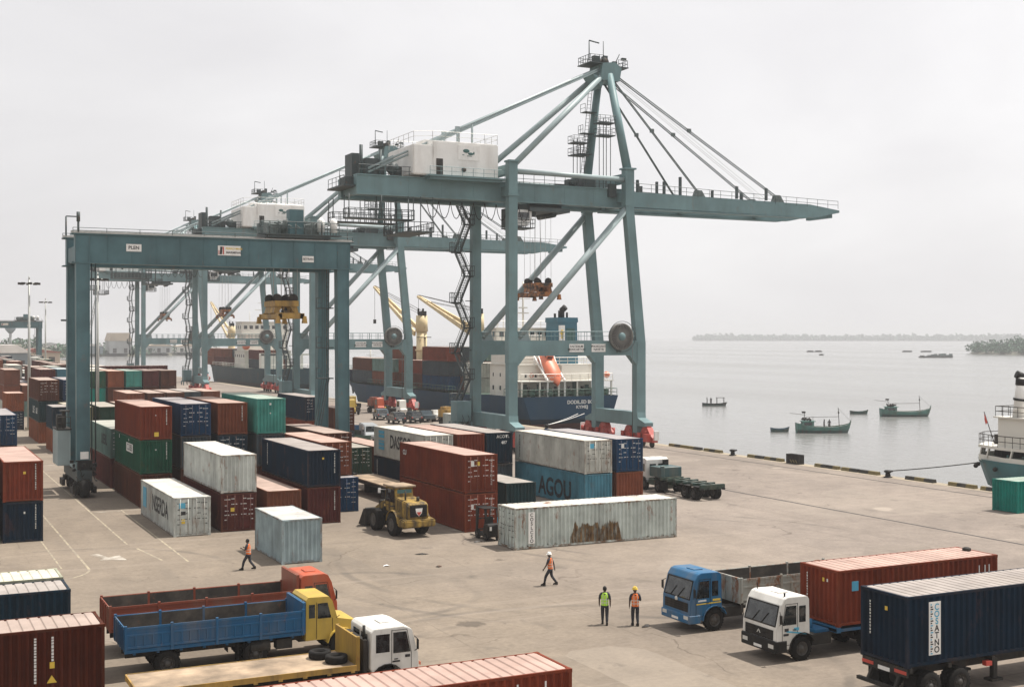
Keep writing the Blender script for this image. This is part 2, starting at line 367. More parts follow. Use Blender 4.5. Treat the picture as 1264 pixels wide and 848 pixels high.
    bp = N('ShaderNodeBump'); bp.inputs['Strength'].default_value = .25; bp.inputs['Distance'].default_value = .03; L(noise(2.2, 5, .7), bp.inputs['Height']); L(bp.outputs[0], b.inputs['Normal'])
    return m
g = MB()
g.add([(-5500,-1200,0),(QX,-1200,0),(QX,760,0),(-5500,760,0)], [(0,1,2,3)])
g.add([(-5500,760,0),(40,760,0),(40,3800,0),(-5500,3800,0)], [(0,1,2,3)])
struct('ground', g, ground_material())
q = MB(); q.box((QX-.9,-1200,-5),(QX-.004,759.9,-.01)); struct('quay_wall', q, mat('quay_wall_concrete', (.2,.19,.17), .9, dirt_amt=.7))
# coping strip, slightly paler, and the crane rails
pale = mat('coping_concrete', (.28,.235,.17), .85, var=.14, scale=.5, dirt=(.2,.17,.12), dirt_amt=.5, streak=False)
c_ = MB(); c_.box((QX-1.35,-1200,-.3),(QX+.02,759,.012)); struct('quay_coping', c_, pale)
groove = mat('crane_rail_steel', (.045,.04,.036), .6, .2, var=.3)
for x in (65.0, 81.75):
    r_ = MB(); r_.add([(x-.13,-1200,.004),(x+.13,-1200,.004),(x+.13,758,.004),(x-.13,758,.004)], [(0,1,2,3)])
    r_.box((x-.035,-1200,.006),(x+.035,758,.016)); struct('crane_rail', r_, groove)

def worn_paint(name, col, wear=(.40,.56)):
    m = bpy.data.materials.new(name); m.use_nodes = True; t = m.node_tree; b = t.nodes['Principled BSDF']; N = t.nodes.new; L = t.links.new
    tc = N('ShaderNodeTexCoord'); n = N('ShaderNodeTexNoise'); n.inputs['Scale'].default_value = 1.1; n.inputs['Detail'].default_value = 7; n.inputs['Roughness'].default_value = .7; L(tc.outputs['Object'], n.inputs['Vector'])
    r = N('ShaderNodeMapRange'); r.inputs[1].default_value = wear[0]; r.inputs[2].default_value = wear[1]; L(n.outputs['Fac'], r.inputs[0])
    x = N('ShaderNodeMix'); x.data_type = 'RGBA'; L(r.outputs[0], x.inputs[0]); x.inputs[6].default_value = (*col, 1); x.inputs[7].default_value = (.195,.165,.128,1)
    L(x.outputs[2], b.inputs['Base Color']); b.inputs['Roughness'].default_value = .85; return m
lp = worn_paint('worn_yellow_line_paint', (.34,.29,.20), (.40,.58)); wp = worn_paint('worn_white_line_paint', (.42,.385,.33), (.38,.58))
def strip(mb, p, q, w, z=.005):
    p = Vector((*p, z)); q = Vector((*q, z)); d = (q-p).normalized(); a = Vector((-d.y, d.x, 0))*w/2
    mb.add([p-a, q-a, q+a, p+a], [(0,1,2,3)])
lm = MB()
strip(lm, (10.3,75.6), (10.3,420), .13); strip(lm, (8.9,76.3), (8.9,420), .10)
strip(lm, (13.7,83.4), (13.7,420), .13)
arc = [(10.3-3.2+3.2*math.cos(a), 75.6+3.2*math.sin(a)) for a in [-i*math.pi/14 for i in range(8)]]
for a, b in zip(arc, arc[1:]): strip(lm, a, b, .14)
strip(lm, (14.0,81.5), (14.6,76.5), .15); strip(lm, (16.0,100), (15.9,75.3), .12)
struct('lane_marking', lm, lp)
am = MB()
for y in (99.5, 112.5, 138): strip(am, (13.9,y), (17.2,y), .22, .009)
# worn turn arrow
am.add([(11.0,80.3,.007),(11.5,80.5,.007),(11.9,79.0,.007),(12.6,79.4,.007),(12.75,77.6,.007),(11.25,78.2,.007),(11.6,78.6,.007)], [(0,1,2,6),(2,3,4,5),(2,5,6)])
struct('road_marking', am, wp)

# water
def water_material():
    m = bpy.data.materials.new('river_water'); m.use_nodes = True; t = m.node_tree; b = t.nodes['Principled BSDF']; N = t.nodes.new; L = t.links.new
    b.inputs['Base Color'].default_value = (.16,.16,.152,1); b.inputs['IOR'].default_value = 1.33
    tc = N('ShaderNodeTexCoord')
    def nz(sc, det, st, rgh=.55):
        mp = N('ShaderNodeMapping'); mp.inputs['Scale'].default_value = st; mp.inputs['Rotation'].default_value = (0,0,.5); L(tc.outputs['Object'], mp.inputs[0])
        n = N('ShaderNodeTexNoise'); n.inputs['Scale'].default_value = sc; n.inputs['Detail'].default_value = det; n.inputs['Roughness'].default_value = rgh; L(mp.outputs[0], n.inputs['Vector']); return n.outputs['Fac']
    a = nz(.55, 4, (1, .45, 1)); c = nz(.06, 3, (1, .35, 1))
    s = N('ShaderNodeMath'); s.operation = 'MULTIPLY_ADD'; L(c, s.inputs[0]); s.inputs[1].default_value = 1.2; L(a, s.inputs[2])
    bp = N('ShaderNodeBump'); bp.inputs['Strength'].default_value = .8; bp.inputs['Distance'].default_value = .36; L(s.outputs[0], bp.inputs['Height']); L(bp.outputs[0], b.inputs['Normal'])
    r = N('ShaderNodeMapRange'); r.inputs[1].default_value = .3; r.inputs[2].default_value = .7; r.inputs[3].default_value = .10; r.inputs[4].default_value = .26
    L(nz(.011, 4, (1, .18, 1)), r.inputs[0]); L(r.outputs[0], b.inputs['Roughness'])
    return m
w = MB(); w.add([(-5500,-1200,-3),(11000,-1200,-3),(11000,13000,-3),(-5500,13000,-3)], [(0,1,2,3)])
struct('water', w, water_material())

# wooded shores and hills, far away
def crown(mb, c, rx, rz, n, s, rnd):
    for _ in range(n):
        while True:
            u = Vector((rnd.uniform(-1,1), rnd.uniform(-1,1), rnd.uniform(-1,1)))
            if .25 < u.length < 1: break
        p = Vector((c[0]+u.x*rx, c[1]+u.y*rx, c[2]+u.z*rz)); k = s*rnd.uniform(.6,1.3)
        a = Vector((rnd.uniform(-1,1), rnd.uniform(-1,1), rnd.uniform(-.5,1))).normalized(); b = a.orthogonal().normalized(); b.rotate(Matrix.Rotation(rnd.uniform(0,6.28), 3, a)); d = a.cross(b)
        mb.add([p-b*k-d*k*.6, p+b*k-d*k*.5, p+b*k*.8+d*k*.7, p-b*k*.7+d*k*.8], [(0,1,2,3)])
soil = mat('shore_soil', (.10,.10,.07), .9, dirt_amt=.3, scale=.05)
def shore(name, pts, width, h, lab, step, n, s, rise=1.0, seed=1, back=None):
    """a low bank following pts with a wood on it"""
    rnd = random.Random(seed); bank = MB(); wood = MB()
    for (a, b) in zip(pts, pts[1:]):
        a2 = Vector((a[0], a[1], 0)); b2 = Vector((b[0], b[1], 0)); d = b2-a2; nrm = Vector((-d.y, d.x, 0)).normalized()
        if nrm.dot(a2) < 0: nrm = -nrm
        bank.add([a2+Vector((0,0,-3.5)), b2+Vector((0,0,-3.5)), b2+nrm*6+Vector((0,0,-1)), a2+nrm*6+Vector((0,0,-1)), b2+nrm*width+Vector((0,0,rise)), a2+nrm*width+Vector((0,0,rise))], [(0,1,2,3),(3,2,4,5)])
        L = d.length; k = int(L/step)
        for i in range(k):
            for row in range(3):
                f = (i+rnd.random())/k; p = a2+d*f+nrm*(5+row*width*.3+rnd.uniform(-3,3)); hh = h*rnd.uniform(.6,1.15)*(.72+.16*row)
                crown(wood, (p.x, p.y, -2+hh*.55), step*.85, hh*.52, n, s, rnd)
    struct(name, bank, soil)
    o = obj('shore_wood', wood, M['leaf']); o['kind'] = 'stuff'; o['label'] = lab
shore('far_shore', [(2560,3730),(3080,3350),(4000,2540),(5080,1460)], 200, 21, 'long pale wooded far shore fading into the haze across the water', 12, 26, 4.2, seed=3)
shore('headland', [(905,872),(878,838),(866,800),(885,740),(960,560)], 60, 13, 'low green wooded headland at the edge of the water', 6, 110, .75, seed=4)
shore('port_peninsula', [(-60,1010),(120,1040),(200,1075),(262,1105)], 90, 9, 'low wooded spit with sheds beyond the distant quay cranes', 8, 60, .9, seed=6)
# inland hill behind the yard
hm = MB(); rnd = random.Random(9); wood = MB()
def hill(cx, cy, rx, ry, h):
    n = 28; rings = 6; vs = [(cx, cy, h)]; fs = []
    for k in range(1, rings+1):
        t = k/rings
        for i in range(n):
            a = 2*math.pi*i/n; z = h*(math.cos(t*math.pi)*.5+.5)*(1+.12*math.sin(3*a+k)); vs.append((cx+rx*t*math.cos(a), cy+ry*t*math.sin(a), z-.5))
    for i in range(n): fs.append((0, 1+i, 1+(i+1) % n))
    for k in range(rings-1):
        for i in range(n): fs.append((1+k*n+i, 1+k*n+(i+1) % n, 1+(k+1)*n+(i+1) % n, 1+(k+1)*n+i))
    hm.add(vs, fs, sm=True)
    for _ in range(int(rx*ry/55)):
        a = rnd.uniform(0, 6.28); t = math.sqrt(rnd.random()); z = h*(math.cos(t*math.pi)*.5+.5)
        crown(wood, (cx+rx*t*math.cos(a), cy+ry*t*math.sin(a), z+2.5), 4.8, 3.4, 60, .75, rnd)
hill(12, 905, 75, 70, 15); hill(-70, 960, 95, 80, 18); hill(78, 900, 42, 45, 8)
struct('hill', hm, soil)
o = obj('hill_wood', wood, M['leaf']); o['kind'] = 'stuff'; o['label'] = 'hazy wooded hill rising behind the container yard'

# haze: one closed box of even air round everything
hz = MB(); hz.box((-5600,-1300,-4),(11100,13100,62))
hv = bpy.data.materials.new('haze_air'); hv.use_nodes = True; t = hv.node_tree; t.nodes.clear()
vo = t.nodes.new('ShaderNodeVolumePrincipled'); vo.inputs['Color'].default_value = (.68,.69,.712,1); vo.inputs['Density'].default_value = .00026; vo.inputs['Anisotropy'].default_value = 0.0
ou = t.nodes.new('ShaderNodeOutputMaterial'); t.links.new(vo.outputs[0], ou.inputs['Volume'])
struct('haze', hz, hv, 'stuff')
# ------------------------------------------------------------------ shipping containers
CW = 2.44
_cm = {}
def corr_wall(mb, along, a, b, out, inn, z0, z1, pitch, mi=0):
    """trapezoid corrugation; along: 'x' or 'y'"""
    k = max(2, int(round((b-a)/pitch))); p = (b-a)/k; prof = []
    for i in range(k):
        s = a+i*p
        prof += [(s+p*.02, out), (s+p*.27, out), (s+p*.48, inn), (s+p*.77, inn)]
    prof = [(a, out)] + prof + [(b, out)]
    for (u0, d0), (u1, d1) in zip(prof, prof[1:]):
        if along == 'y': mb.add([(d0,u0,z0),(d1,u1,z0),(d1,u1,z1),(d0,u0,z1)], [(0,1,2,3)], mi)
        else: mb.add([(u0,d0,z0),(u1,d1,z0),(u1,d1,z1),(u0,d0,z1)], [(0,1,2,3)], mi)
def con_meshes(L, h, door, lod):
    key = (L, h, door, lod)
    if key in _cm: return _cm[key]
    pitch = .29 if lod == 0 else .58; b = MB(); w = CW
    b.add([(0.05,0.03,.12),(w-.05,.03,.12),(w-.05,L-.03,.12),(.05,L-.03,.12)], [(0,1,2,3)])
    for s in (0, 1):
        o, i_ = (.018, .092) if s == 0 else (w-.018, w-.092)
        corr_wall(b, 'y', .11, L-.11, o, i_, .15, h-.09, pitch)
    corr_wall(b, 'x', .11, w-.11, L-.018, L-.085, .15, h-.09, pitch)
    if not door: corr_wall(b, 'x', .11, w-.11, .018, .092, .15, h-.10, pitch*.92)
    for x in (.003, w-.113):
        for y in (.003, L-.113): b.box((x,y,.1),(x+.11,y+.11,h-.1), 1)
        b.box((x+.012,.11,.045),(x+.10,L-.11,.155), 1); b.box((x+.012,.11,h-.098),(x+.095,L-.11,h-.004), 1)
    for y in (.008, L-.108): b.box((.11,y+.006,.045),(w-.11,y+.10,.155), 1); b.box((.11,y,h-.11),(w-.11,y+.10,h-.004), 1)
    for x in (-.004, w-.176):
        for y in (-.006, L-.172):
            for z in (0, h-.118): b.box((x,y,z),(x+.18,y+.178,z+.118), 1)
    body = b.mesh('body', [M['cont'], M['cframe']])
    r = MB(); k = int(L/(.40 if lod == 0 else 1.1)); p = (L-.22)/k; x0, x1 = .096, w-.096
    prof = []
    for i in range(k):
        s = .11+i*p; prof += [(s, h-.045), (s+p*.12, h-.045), (s+p*.22, h-.008), (s+p*.92, h-.008)]
    prof.append((L-.11, h-.045))
    for (u0, d0), (u1, d1) in zip(prof, prof[1:]): r.add([(x0,u0,d0),(x1,u0,d0),(x1,u1,d1),(x0,u1,d1)], [(0,1,2,3)])
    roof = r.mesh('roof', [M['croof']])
    doors = None
    if door:
        d = MB(); wd = (w-.24)/2
        d.box((0,.045,.17),(wd-.012,.085,h-.125))
        for kz in range(4):
            z = .30+kz*(h-.55)/4; d.box((.06,.028,z),(wd-.07,.0445,z+(h-.55)/4-.09))
        for z in (.35, .9, h-.9, h-.35): d.box((-.03,.025,z),(.09,.0425,z+.07), 1)
        lb = MB()
        for x in (.30, wd-.28):
            lb.tube((x,.0,.13),(x,.0,h-.11),.024,6)
            for z in (.2, h*.36, h*.64, h-.2): lb.box((x-.05,-.012,z),(x+.05,.028,z+.05))
            lb.box((x-.02,-.02,h*.40),(x+.34 if x < .6 else x+.02,-.004,h*.40+.035))
        mk = MB(); rnd = random.Random(int(h*100)+int(L))
        for rows, x0_ in ((5, .10), (4, .55)):
            for i in range(rows):
                z = h-.42-i*.36+rnd.uniform(-.06,.06); x = x0_+rnd.uniform(0,.05); xe = min(wd-.14, x0_+rnd.uniform(.18,.40))
                while x < xe: e = rnd.uniform(.04,.10); mk.box((x,.018,z),(x+e,.0265,z+.055)); x += e+.03
        doors = (d.mesh('door', [M['cont'], M['cframe']]), lb.mesh('locking_bar', [M['cframe']]), mk)
        doors += ({False: mk.mesh('lettering', [M['inkw']]), True: mk.mesh('lettering', [M['ink']])},)
    _cm[key] = (body, roof, doors); return _cm[key]
CC = dict(dred=(.10,.021,.010), red=(.25,.052,.026), maroon=(.13,.034,.03), brown=(.13,.046,.028), orange=(.32,.095,.04), rust=(.26,.080,.042), salmon=(.24,.085,.05),
          navy=(.008,.028,.055), blue=(.013,.065,.15), dblue=(.014,.042,.068), dteal=(.022,.062,.072), green=(.018,.105,.062), dgreen=(.02,.06,.04), teal=(.085,.36,.30), jade=(.012,.25,.20),
          white=(.72,.76,.71), silver=(.68,.69,.62), grey=(.68,.75,.70), ltblue=(.10,.29,.38), ggreen=(.19,.30,.27), olive=(.22,.23,.13), bgrey=(.40,.50,.52), paleg=(.55,.58,.44), slate=(.075,.10,.115))
def container(x, y, z, L, h, col, door, label, group=None, rust=.25, lod=0, rz=0, dark=None, marks=True):
    """x, y: the corner with least x and y of its end that faces the camera (length runs along +y, turned by rz)"""
    c = CC[col]; rnd = random.random(); c = tuple(v*(.57+.13*rnd) for v in c)
    t = thing('shipping_container', label, 'container', (x, y, z), rz, group)
    body, roof, doors = con_meshes(L, h, door, lod)
    rgba = (*c, rust)
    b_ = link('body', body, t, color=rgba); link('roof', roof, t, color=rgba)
    if door:
        light = sum(c) > .9 if dark is None else dark
        for s in (0, 1):
            d = link('door', doors[0], t, color=rgba)
            if s == 0: d.location = (.12, 0, 0)
            else: d.location = (CW-.12, 0, 0); d.scale = (-1, 1, 1)
            if lod == 0:
                link('locking_bar', doors[1], d, color=tuple(min(1, v*1.25+.04) for v in c)+(.5,))
            if marks and lod == 0: link('lettering', doors[3][bool(light)], d)
    return t
def stripe_text(t, s, z0, z1, face, x, y, plate='plate', ink='ink', w=.42):
    """a white strip with letters one under another, on a side"""
    p = MB(); n = len(s)
    if face == '-y': p.box((x-w/2, y-.012, z0),(x+w/2, y, z1))
    else: p.box((x-.012, y-w/2, z0),(x, y+w/2, z1))
    st = obj('marking_strip', p, M[plate], t)
    for i, ch in enumerate(s):
        zz = z1-(i+.5)*(z1-z0)/n
        text(ch, min((z1-z0)/n*.95, w*1.15), M[ink], face, st, (x, y-.016, zz) if face == '-y' else (x-.016, y, zz))
    return st
def dashes(t, face, x, y, z0, z1, m='winkw', w=.07, seed=1, name='lettering'):
    """a small column of worn painted code marks"""
    rnd = random.Random(seed); mb = MB(); z = z1
    while z > z0:
        e = rnd.uniform(.05,.10)
        if face == '-y': mb.box((x-w/2,y-.006,z-e),(x+w/2,y,z))
        else: mb.box((x-.006,y-w/2,z-e),(x,y+w/2,z))
        z -= e+.04
    return obj(name, mb, M[m], t)
def decal(t, face, x, y, z, w, h, m):
    mb = MB()
    if face == '-y': mb.box((x-w/2,y-.008,z-h/2),(x+w/2,y,z+h/2))
    else: mb.box((x-.008,y-w/2,z-h/2),(x,y+w/2,z+h/2))
    return obj('decal', mb, M[m], t)
H0 = 2.59; F40 = 12.19; F20 = 6.06
def stack(x, y, L, levels, group=None, lod=0, rz=0, z0=0):
    """levels bottom to top: (colour, door, label[, rust[, height]])"""
    z = z0; out = []
    for lv in levels:
        h = lv[4] if len(lv) > 4 else H0; ru = lv[3] if len(lv) > 3 else .25
        out.append(container(x, y, z, L, h, lv[0], lv[1], lv[2], group, ru, lod, rz)); z += h+.035
    return out
G1 = 'containers stacked between the gantry legs'
# --- rows between the gantry legs
t = container(16.95, 84.9, 0, F40, H0, 'white', True, 'pale grey container with black lettering and a blue star on its long side', G1, .45)
text('NSERDA', 1.55, M['wink'], '-x', t, (.010, 4.9, 1.42), squeeze=.98)
b = MB(); b.box((.002,10.0,.75),(.016,11.3,2.2)); obj('decal', b, M['inkb'], t)
decal(t, '-y', .55, .016, 2.05, .42, .36, 'inkb'); decal(t, '-y', .62, .016, 1.55, .30, .24, 'ink'); decal(t, '-y', .62, .016, 1.0, .24, .30, 'inky')
a = stack(17.45, 100.3, F40, [('brown', False, 'dark brown container under the green one with the white name plate', .3), ('green', False, 'dark green container with a white name plate, between two red-brown ones', .15), ('red', False, 'red-brown container with a yellow decal, topmost above the green one', .2)], G1)
p = MB(); p.box((.006,3.35,1.35),(.018,6.3,2.05)); pl = obj('name_plate', p, M['plate'], a[1]); text('CUBB', .72, M['ink'], '-x', pl, (.003, 4.82, 1.7), squeeze=1.25)
decal(a[2], '-y', 1.25, .02, .42, .34, .34, 'inky'); dashes(a[2], '-y', 2.02, .02, 1.25, 2.35, seed=3); decal(a[2], '-y', 1.2, .02, 1.9, .07, .07, 'inkw')
dashes(a[1], '-y', 2.02, .02, 1.1, 2.4, seed=4); decal(a[1], '-y', 1.2, .02, 1.85, .09, .09, 'inkw'); decal(a[1], '-x', .02, 5.2, 2.3, .16, .2, 'inkw'); decal(a[1], '-x', .02, 9.8, 2.3, .2, .3, 'inkw')
a = stack(17.4, 114.6, F40, [('maroon', False, 'dark red container beside the gantry wheels under the grey-green one', .3), ('ggreen', True, 'grey-green container with black lettering beside the gantry leg', .2)], G1)
text('USERL', 1.25, M['wink'], '-x', a[1], (.010, 3.6, 1.4), squeeze=.95)
a = stack(20.25, 85.6, F40, [('maroon', True, 'maroon container, doors facing out, under the rust-streaked pale one', .35), ('white', False, 'rust-streaked pale container on top of maroon doors', .75)], G1)
decal(a[0], '-y', .78, .016, 1.5, .26, .26, 'inky')
a = stack(21.1, 103, F40, [('brown', False, 'hidden brown container at the bottom under blue doors', .3), ('slate', False, 'dark container second under the blue doors', .3), ('blue', True, 'blue container showing white-marked doors, top of its stack beside two red-brown ones', .15)], G1)
a = stack(23.45, 85.7, F40, [('salmon', False, 'rust-orange single container with a faded roof between maroon doors and navy stack', .35)], G1)
a = stack(24.1, 103, F40, [('brown', False, 'brown container at the bottom behind the pale rusty one', .3), ('dblue', True, 'dark blue doors under the orange-brown container', .2), ('rust', False, 'orange-brown container on dark blue doors, beside the turquoise one', .2)], G1)
dashes(a[2], '-y', 2.0, .02, 1.1, 2.35, seed=6)
a = stack(26.55, 86.4, F40, [('maroon', False, 'dark red container under the long navy one', .25), ('navy', False, 'long navy container with a pale roof, on the dark red one', .2)], G1)
dashes(a[1], '-x', .02, 10.6, .75, 2.35, seed=8, w=.16); dashes(a[1], '-y', 2.0, .02, 1.0, 2.35, seed=9); decal(a[1], '-y', 1.15, .02, 2.0, .14, .14, 'inky'); dashes(a[0], '-y', 2.0, .02, 1.0, 2.3, seed=10)
a = stack(27.15, 102.4, F40, [('brown', False, 'brown container at the bottom under the turquoise one', .3), ('slate', False, 'dark container second under the turquoise one', .3), ('teal', False, 'bright turquoise container with vertical ribs on top of its stack', .12, 2.9)], G1)
decal(a[2], '-y', 1.15, .02, 2.45, .16, .16, 'inkw'); decal(a[2], '-y', 1.15, .02, 1.7, .1, .1, 'inkw')
stack(29.65, 91.4, F20, [('blue', True, 'bright blue doors of a short container beside the navy and red stack', .1)], G1)
stack(29.65, 97.7, F20, [('brown', False, 'short brown container behind the bright blue doors', .3)], G1)
container(29.5, 92.6, H0+.03, F40-1, H0, 'rust', True, 'orange-brown container with a salmon roof just behind the navy one', G1, .35)
stack(32.5, 101.2, F40, [('brown', True, 'brown doors of the lower container beside the laddered gantry legs', .3), ('brown', True, 'brown container with worn doors on top beside the gantry leg', .4)], G1)
stack(18.6, 151, F40, [('brown', False, 'brown container under the olive doors behind the gantry leg', .3), ('olive', True, 'olive container, doors out, just behind the gantry leg', .3)], G1, 1)
stack(21.6, 150.4, F40, [('slate', False, 'dark container under the dark green doors', .3), ('dgreen', True, 'dark green doors with a white-topped roof beyond the grey-green container', .2)], G1, 1)
stack(24.5, 150.6, F40, [('brown', False, 'lower brown container behind the red-brown triple stack', .3), ('brown', False, 'upper brown container behind the red-brown triple stack', .3)], G1, 1)
G2 = 'container rows in the middle of the yard'
stack(16.75, 152.4, F20, [('orange', False, 'orange container under the dark blue one at the lane edge', .2), ('dblue', False, 'dark blue container with white marks and a pale roof at the lane edge', .15)], G2, 0)
a = stack(16.7, 166.4, F40, [('orange', False, 'orange container at the bottom beside the striped lane', .25), ('dteal', False, 'dark teal container with faint white lettering along the lane', .15), ('brown', True, 'orange-brown doors on top beside blue doors at the lane edge', .2)], G2)
text('LUE', 1.2, M['winkw'], '-x', a[1], (.010, 6, 1.3)); text('LUE', 1.0, M['inkw'], '-x', a[1], (.010, 2.4, 1.3))
stack(19.6, 166.4, F40, [('brown', True, 'lowest brown doors beside the orange containers', .25), ('slate', True, 'grey doors under the blue ones in the lane stack', .25), ('blue', True, 'blue doors on top beside orange-brown doors at the lane edge', .15)], G2)
stack(14.9, 192, F20, [('navy', True, 'navy doors under the plain orange container by the light mast', .2), ('orange', False, 'plain orange container with two pale spots beside the light mast', .15)], G2)
for i, (x, cs, nm) in enumerate([(28.0,('brown','jade','green'),'green'), (30.75,('brown','brown','orange'),'orange'), (33.5,('brown','dteal','teal'),'pale teal'), (36.2,('brown','brown','maroon'),'dark red'), (38.9,('brown','brown','brown'),'brown barred')]):
    stack(x, 205, F40, [(c, j > 0, '%s container, %s of the %s-topped stack in the far row of five' % (c.replace('dteal','dark teal').replace('jade','blue-green'), ('lowest','second','topmost')[j], nm), .25) for j, c in enumerate(cs)], 'far row of five stacks', 1)
for x, y, c, nm in [(30.2,184,'rust','rust red'), (33.0,183.6,'brown','dark brown'), (35.8,184,'brown','worn brown'), (38.6,186,'slate','slate grey'), (41.4,186,'salmon','dull orange')]:
    stack(x, y, F40, [('brown', False, 'brown container beneath the %s one in the middle row' % nm, .3), (c, x > 34, '%s container with a pale roof in the middle row before the five stacks' % nm, .3)], G2, 1)
stack(34.5, 242, F40, [('brown', False, 'lowest brown container lying crosswise beyond the far row', .2), ('brown', False, 'middle brown container lying crosswise beyond the far row', .2), ('maroon', False, 'top maroon container lying crosswise beyond the far row', .2)], G2, 1, -R(90))
a = stack(39.5, 115.6, F40, [('dgreen', True, 'dark green doors under a white roof beside the laddered gantry leg', .2)], G2)
stack(42.25, 115.6, F40, [('rust', False, 'orange-brown container with a salmon roof beside dark green doors', .25)], G2)
stack(45.8, 150, F40, [('red', False, 'red container under the navy one behind the laddered gantry legs', .2, 2.9), ('navy', True, 'navy container on the red one behind the laddered gantry legs', .2, 2.9)], G2)
stack(45.0, 136.5, F20, [('slate', True, 'grey doors of the lower container behind the laddered gantry leg', .2), ('brown', True, 'narrow brown doors peeping out past the laddered gantry leg', .2)], G2)
# --- block across the lane
G3 = 'containers across the striped lane'
a = stack(6.6, 87.2, F40, [('navy', False, 'navy container under the red one beside the lane lines', .15), ('red', False, 'red container with a pink roof on the navy one beside the lane', .2)], G3)
for o, k in ((a[0], 11), (a[1], 12)): dashes(o, '-y', 1.98, .02, .8, 2.4, seed=k)
decal(a[1], '-y', 1.3, .02, 1.85, .16, .16, 'inky'); decal(a[0], '-y', 1.3, .02, 1.9, .1, .14, 'inkw')
stack(3.75, 87.6, F40, [('brown', False, 'brown container at the picture edge beside the navy one', .2), ('dgreen', False, 'dark green container at the picture edge beside the red one', .2)], G3)
stack(8.55, 128.5, F40, [('brown', False, 'brown container hidden under the blue doors across the lane', .2, 2.9), ('blue', True, 'blue doors with white bars on top across the lane from the gantry', .1, 2.9)], G3)
stack(5.7, 129, F40, [('green', False, 'green container at the bottom beside the blue doors', .2, 2.9), ('dteal', False, 'dark teal container beside the blue doors at the picture edge', .2, 2.9)], G3)
# --- block beside the quay cranes
G4 = 'containers stacked on the quay apron'
a = stack(35.05, 78.2, F40, [('red', True, 'lower red container of the long pair behind the wheel loader', .3), ('red', True, 'upper red container with a salmon roof and white-marked doors', .25)], G4)
decal(a[1], '-y', 1.0, .016, 2.0, .22, .26, 'inky'); text('CU', .5, M['inkw'], '-x', a[1], (.010, 11.2, 1.9)); decal(a[0], '-y', .55, .016, 1.7, .2, .35, 'inkw'); decal(a[1], '-y', .55, .016, 2.0, .26, .36, 'inkw')
for o in a: dashes(o, '-y', 2.0, .016, .6, 2.3, seed=20, w=.12)
a = stack(39.2, 95.3, F40, [('navy', False, 'navy container under the grey lettered one', .15), ('silver', True, 'grey container with big black lettering and a teal emblem on its side', .15)], G4)
text('DASEGO', 1.55, M['wink'], '-x', a[1], (.010, 5.7, 1.45), squeeze=.82); dashes(a[0], '-x', .02, 11.4, .6, 2.3, seed=21, w=.16)
b = MB()
for i in range(5): b.box((.004,9.6,.65+i*.35),(.016,11.0,.65+i*.35+(.27 if i != 2 else .12)))
obj('emblem', b, M['inkb'], a[1])
stack(42.0, 95.2, F40, [('brown', False, 'brown container hidden under the plain red one on the apron', .2), ('red', False, 'plain red container between grey lettered and dark blue ones', .2)], G4)
a = stack(44.8, 95.6, F40, [('slate', False, 'dark container under the dark blue lettered one', .2), ('dblue', False, 'dark blue container with small white lettering on its end', .12)], G4)
text('ACOTL', .36, M['winkw'], '-y', a[1], (1.55, .014, 2.25)); text('487', .36, M['inkw'], '-y', a[1], (1.65, .014, 1.75))
a = stack(48.35, 85.2, F40, [('ltblue', False, 'light blue container with black lettering under the long pale one', .2), ('silver', True, 'long pale grey container with square-panelled doors on the light blue one', .6)], G4)
text('AGOU', 2.0, M['wink'], '-x', a[0], (.010, 5.0, 1.0), squeeze=.95); dashes(a[1], '-x', .02, 11.3, .4, 2.3, m='ink', seed=24, w=.16)
decal(a[1], '-y', .62, .016, 2.15, .42, .36, 'inkb')
a = stack(51.25, 85.3, F40, [('rust', False, 'orange-red container under the blue doors', .25), ('blue', True, 'blue doors with a white shield, beside the long pale container', .1)], G4)
decal(a[1], '-y', .55, .016, 2.05, .3, .36, 'inkw')
stack(40.3, 82.6, F20, [('dteal', False, 'dark teal short container between the red pair and light blue one', .15)], G4)
t = container(34.9, 72.75, 0, F40-.2, H0, 'grey', True, 'long weathered grey container with a black lettered white strip, lying alone on the apron', G4, .9, rz=-R(90))
st = MB(); st.box((CW-.012,.95,.35),(CW+.006,1.4,2.3)); sp = obj('marking_strip', st, M['plate'], t)
for i, ch in enumerate('COSLCSO'): text(ch, .30, M['ink'], '+x', sp, (CW+.010, 1.175, 2.12-i*.27))
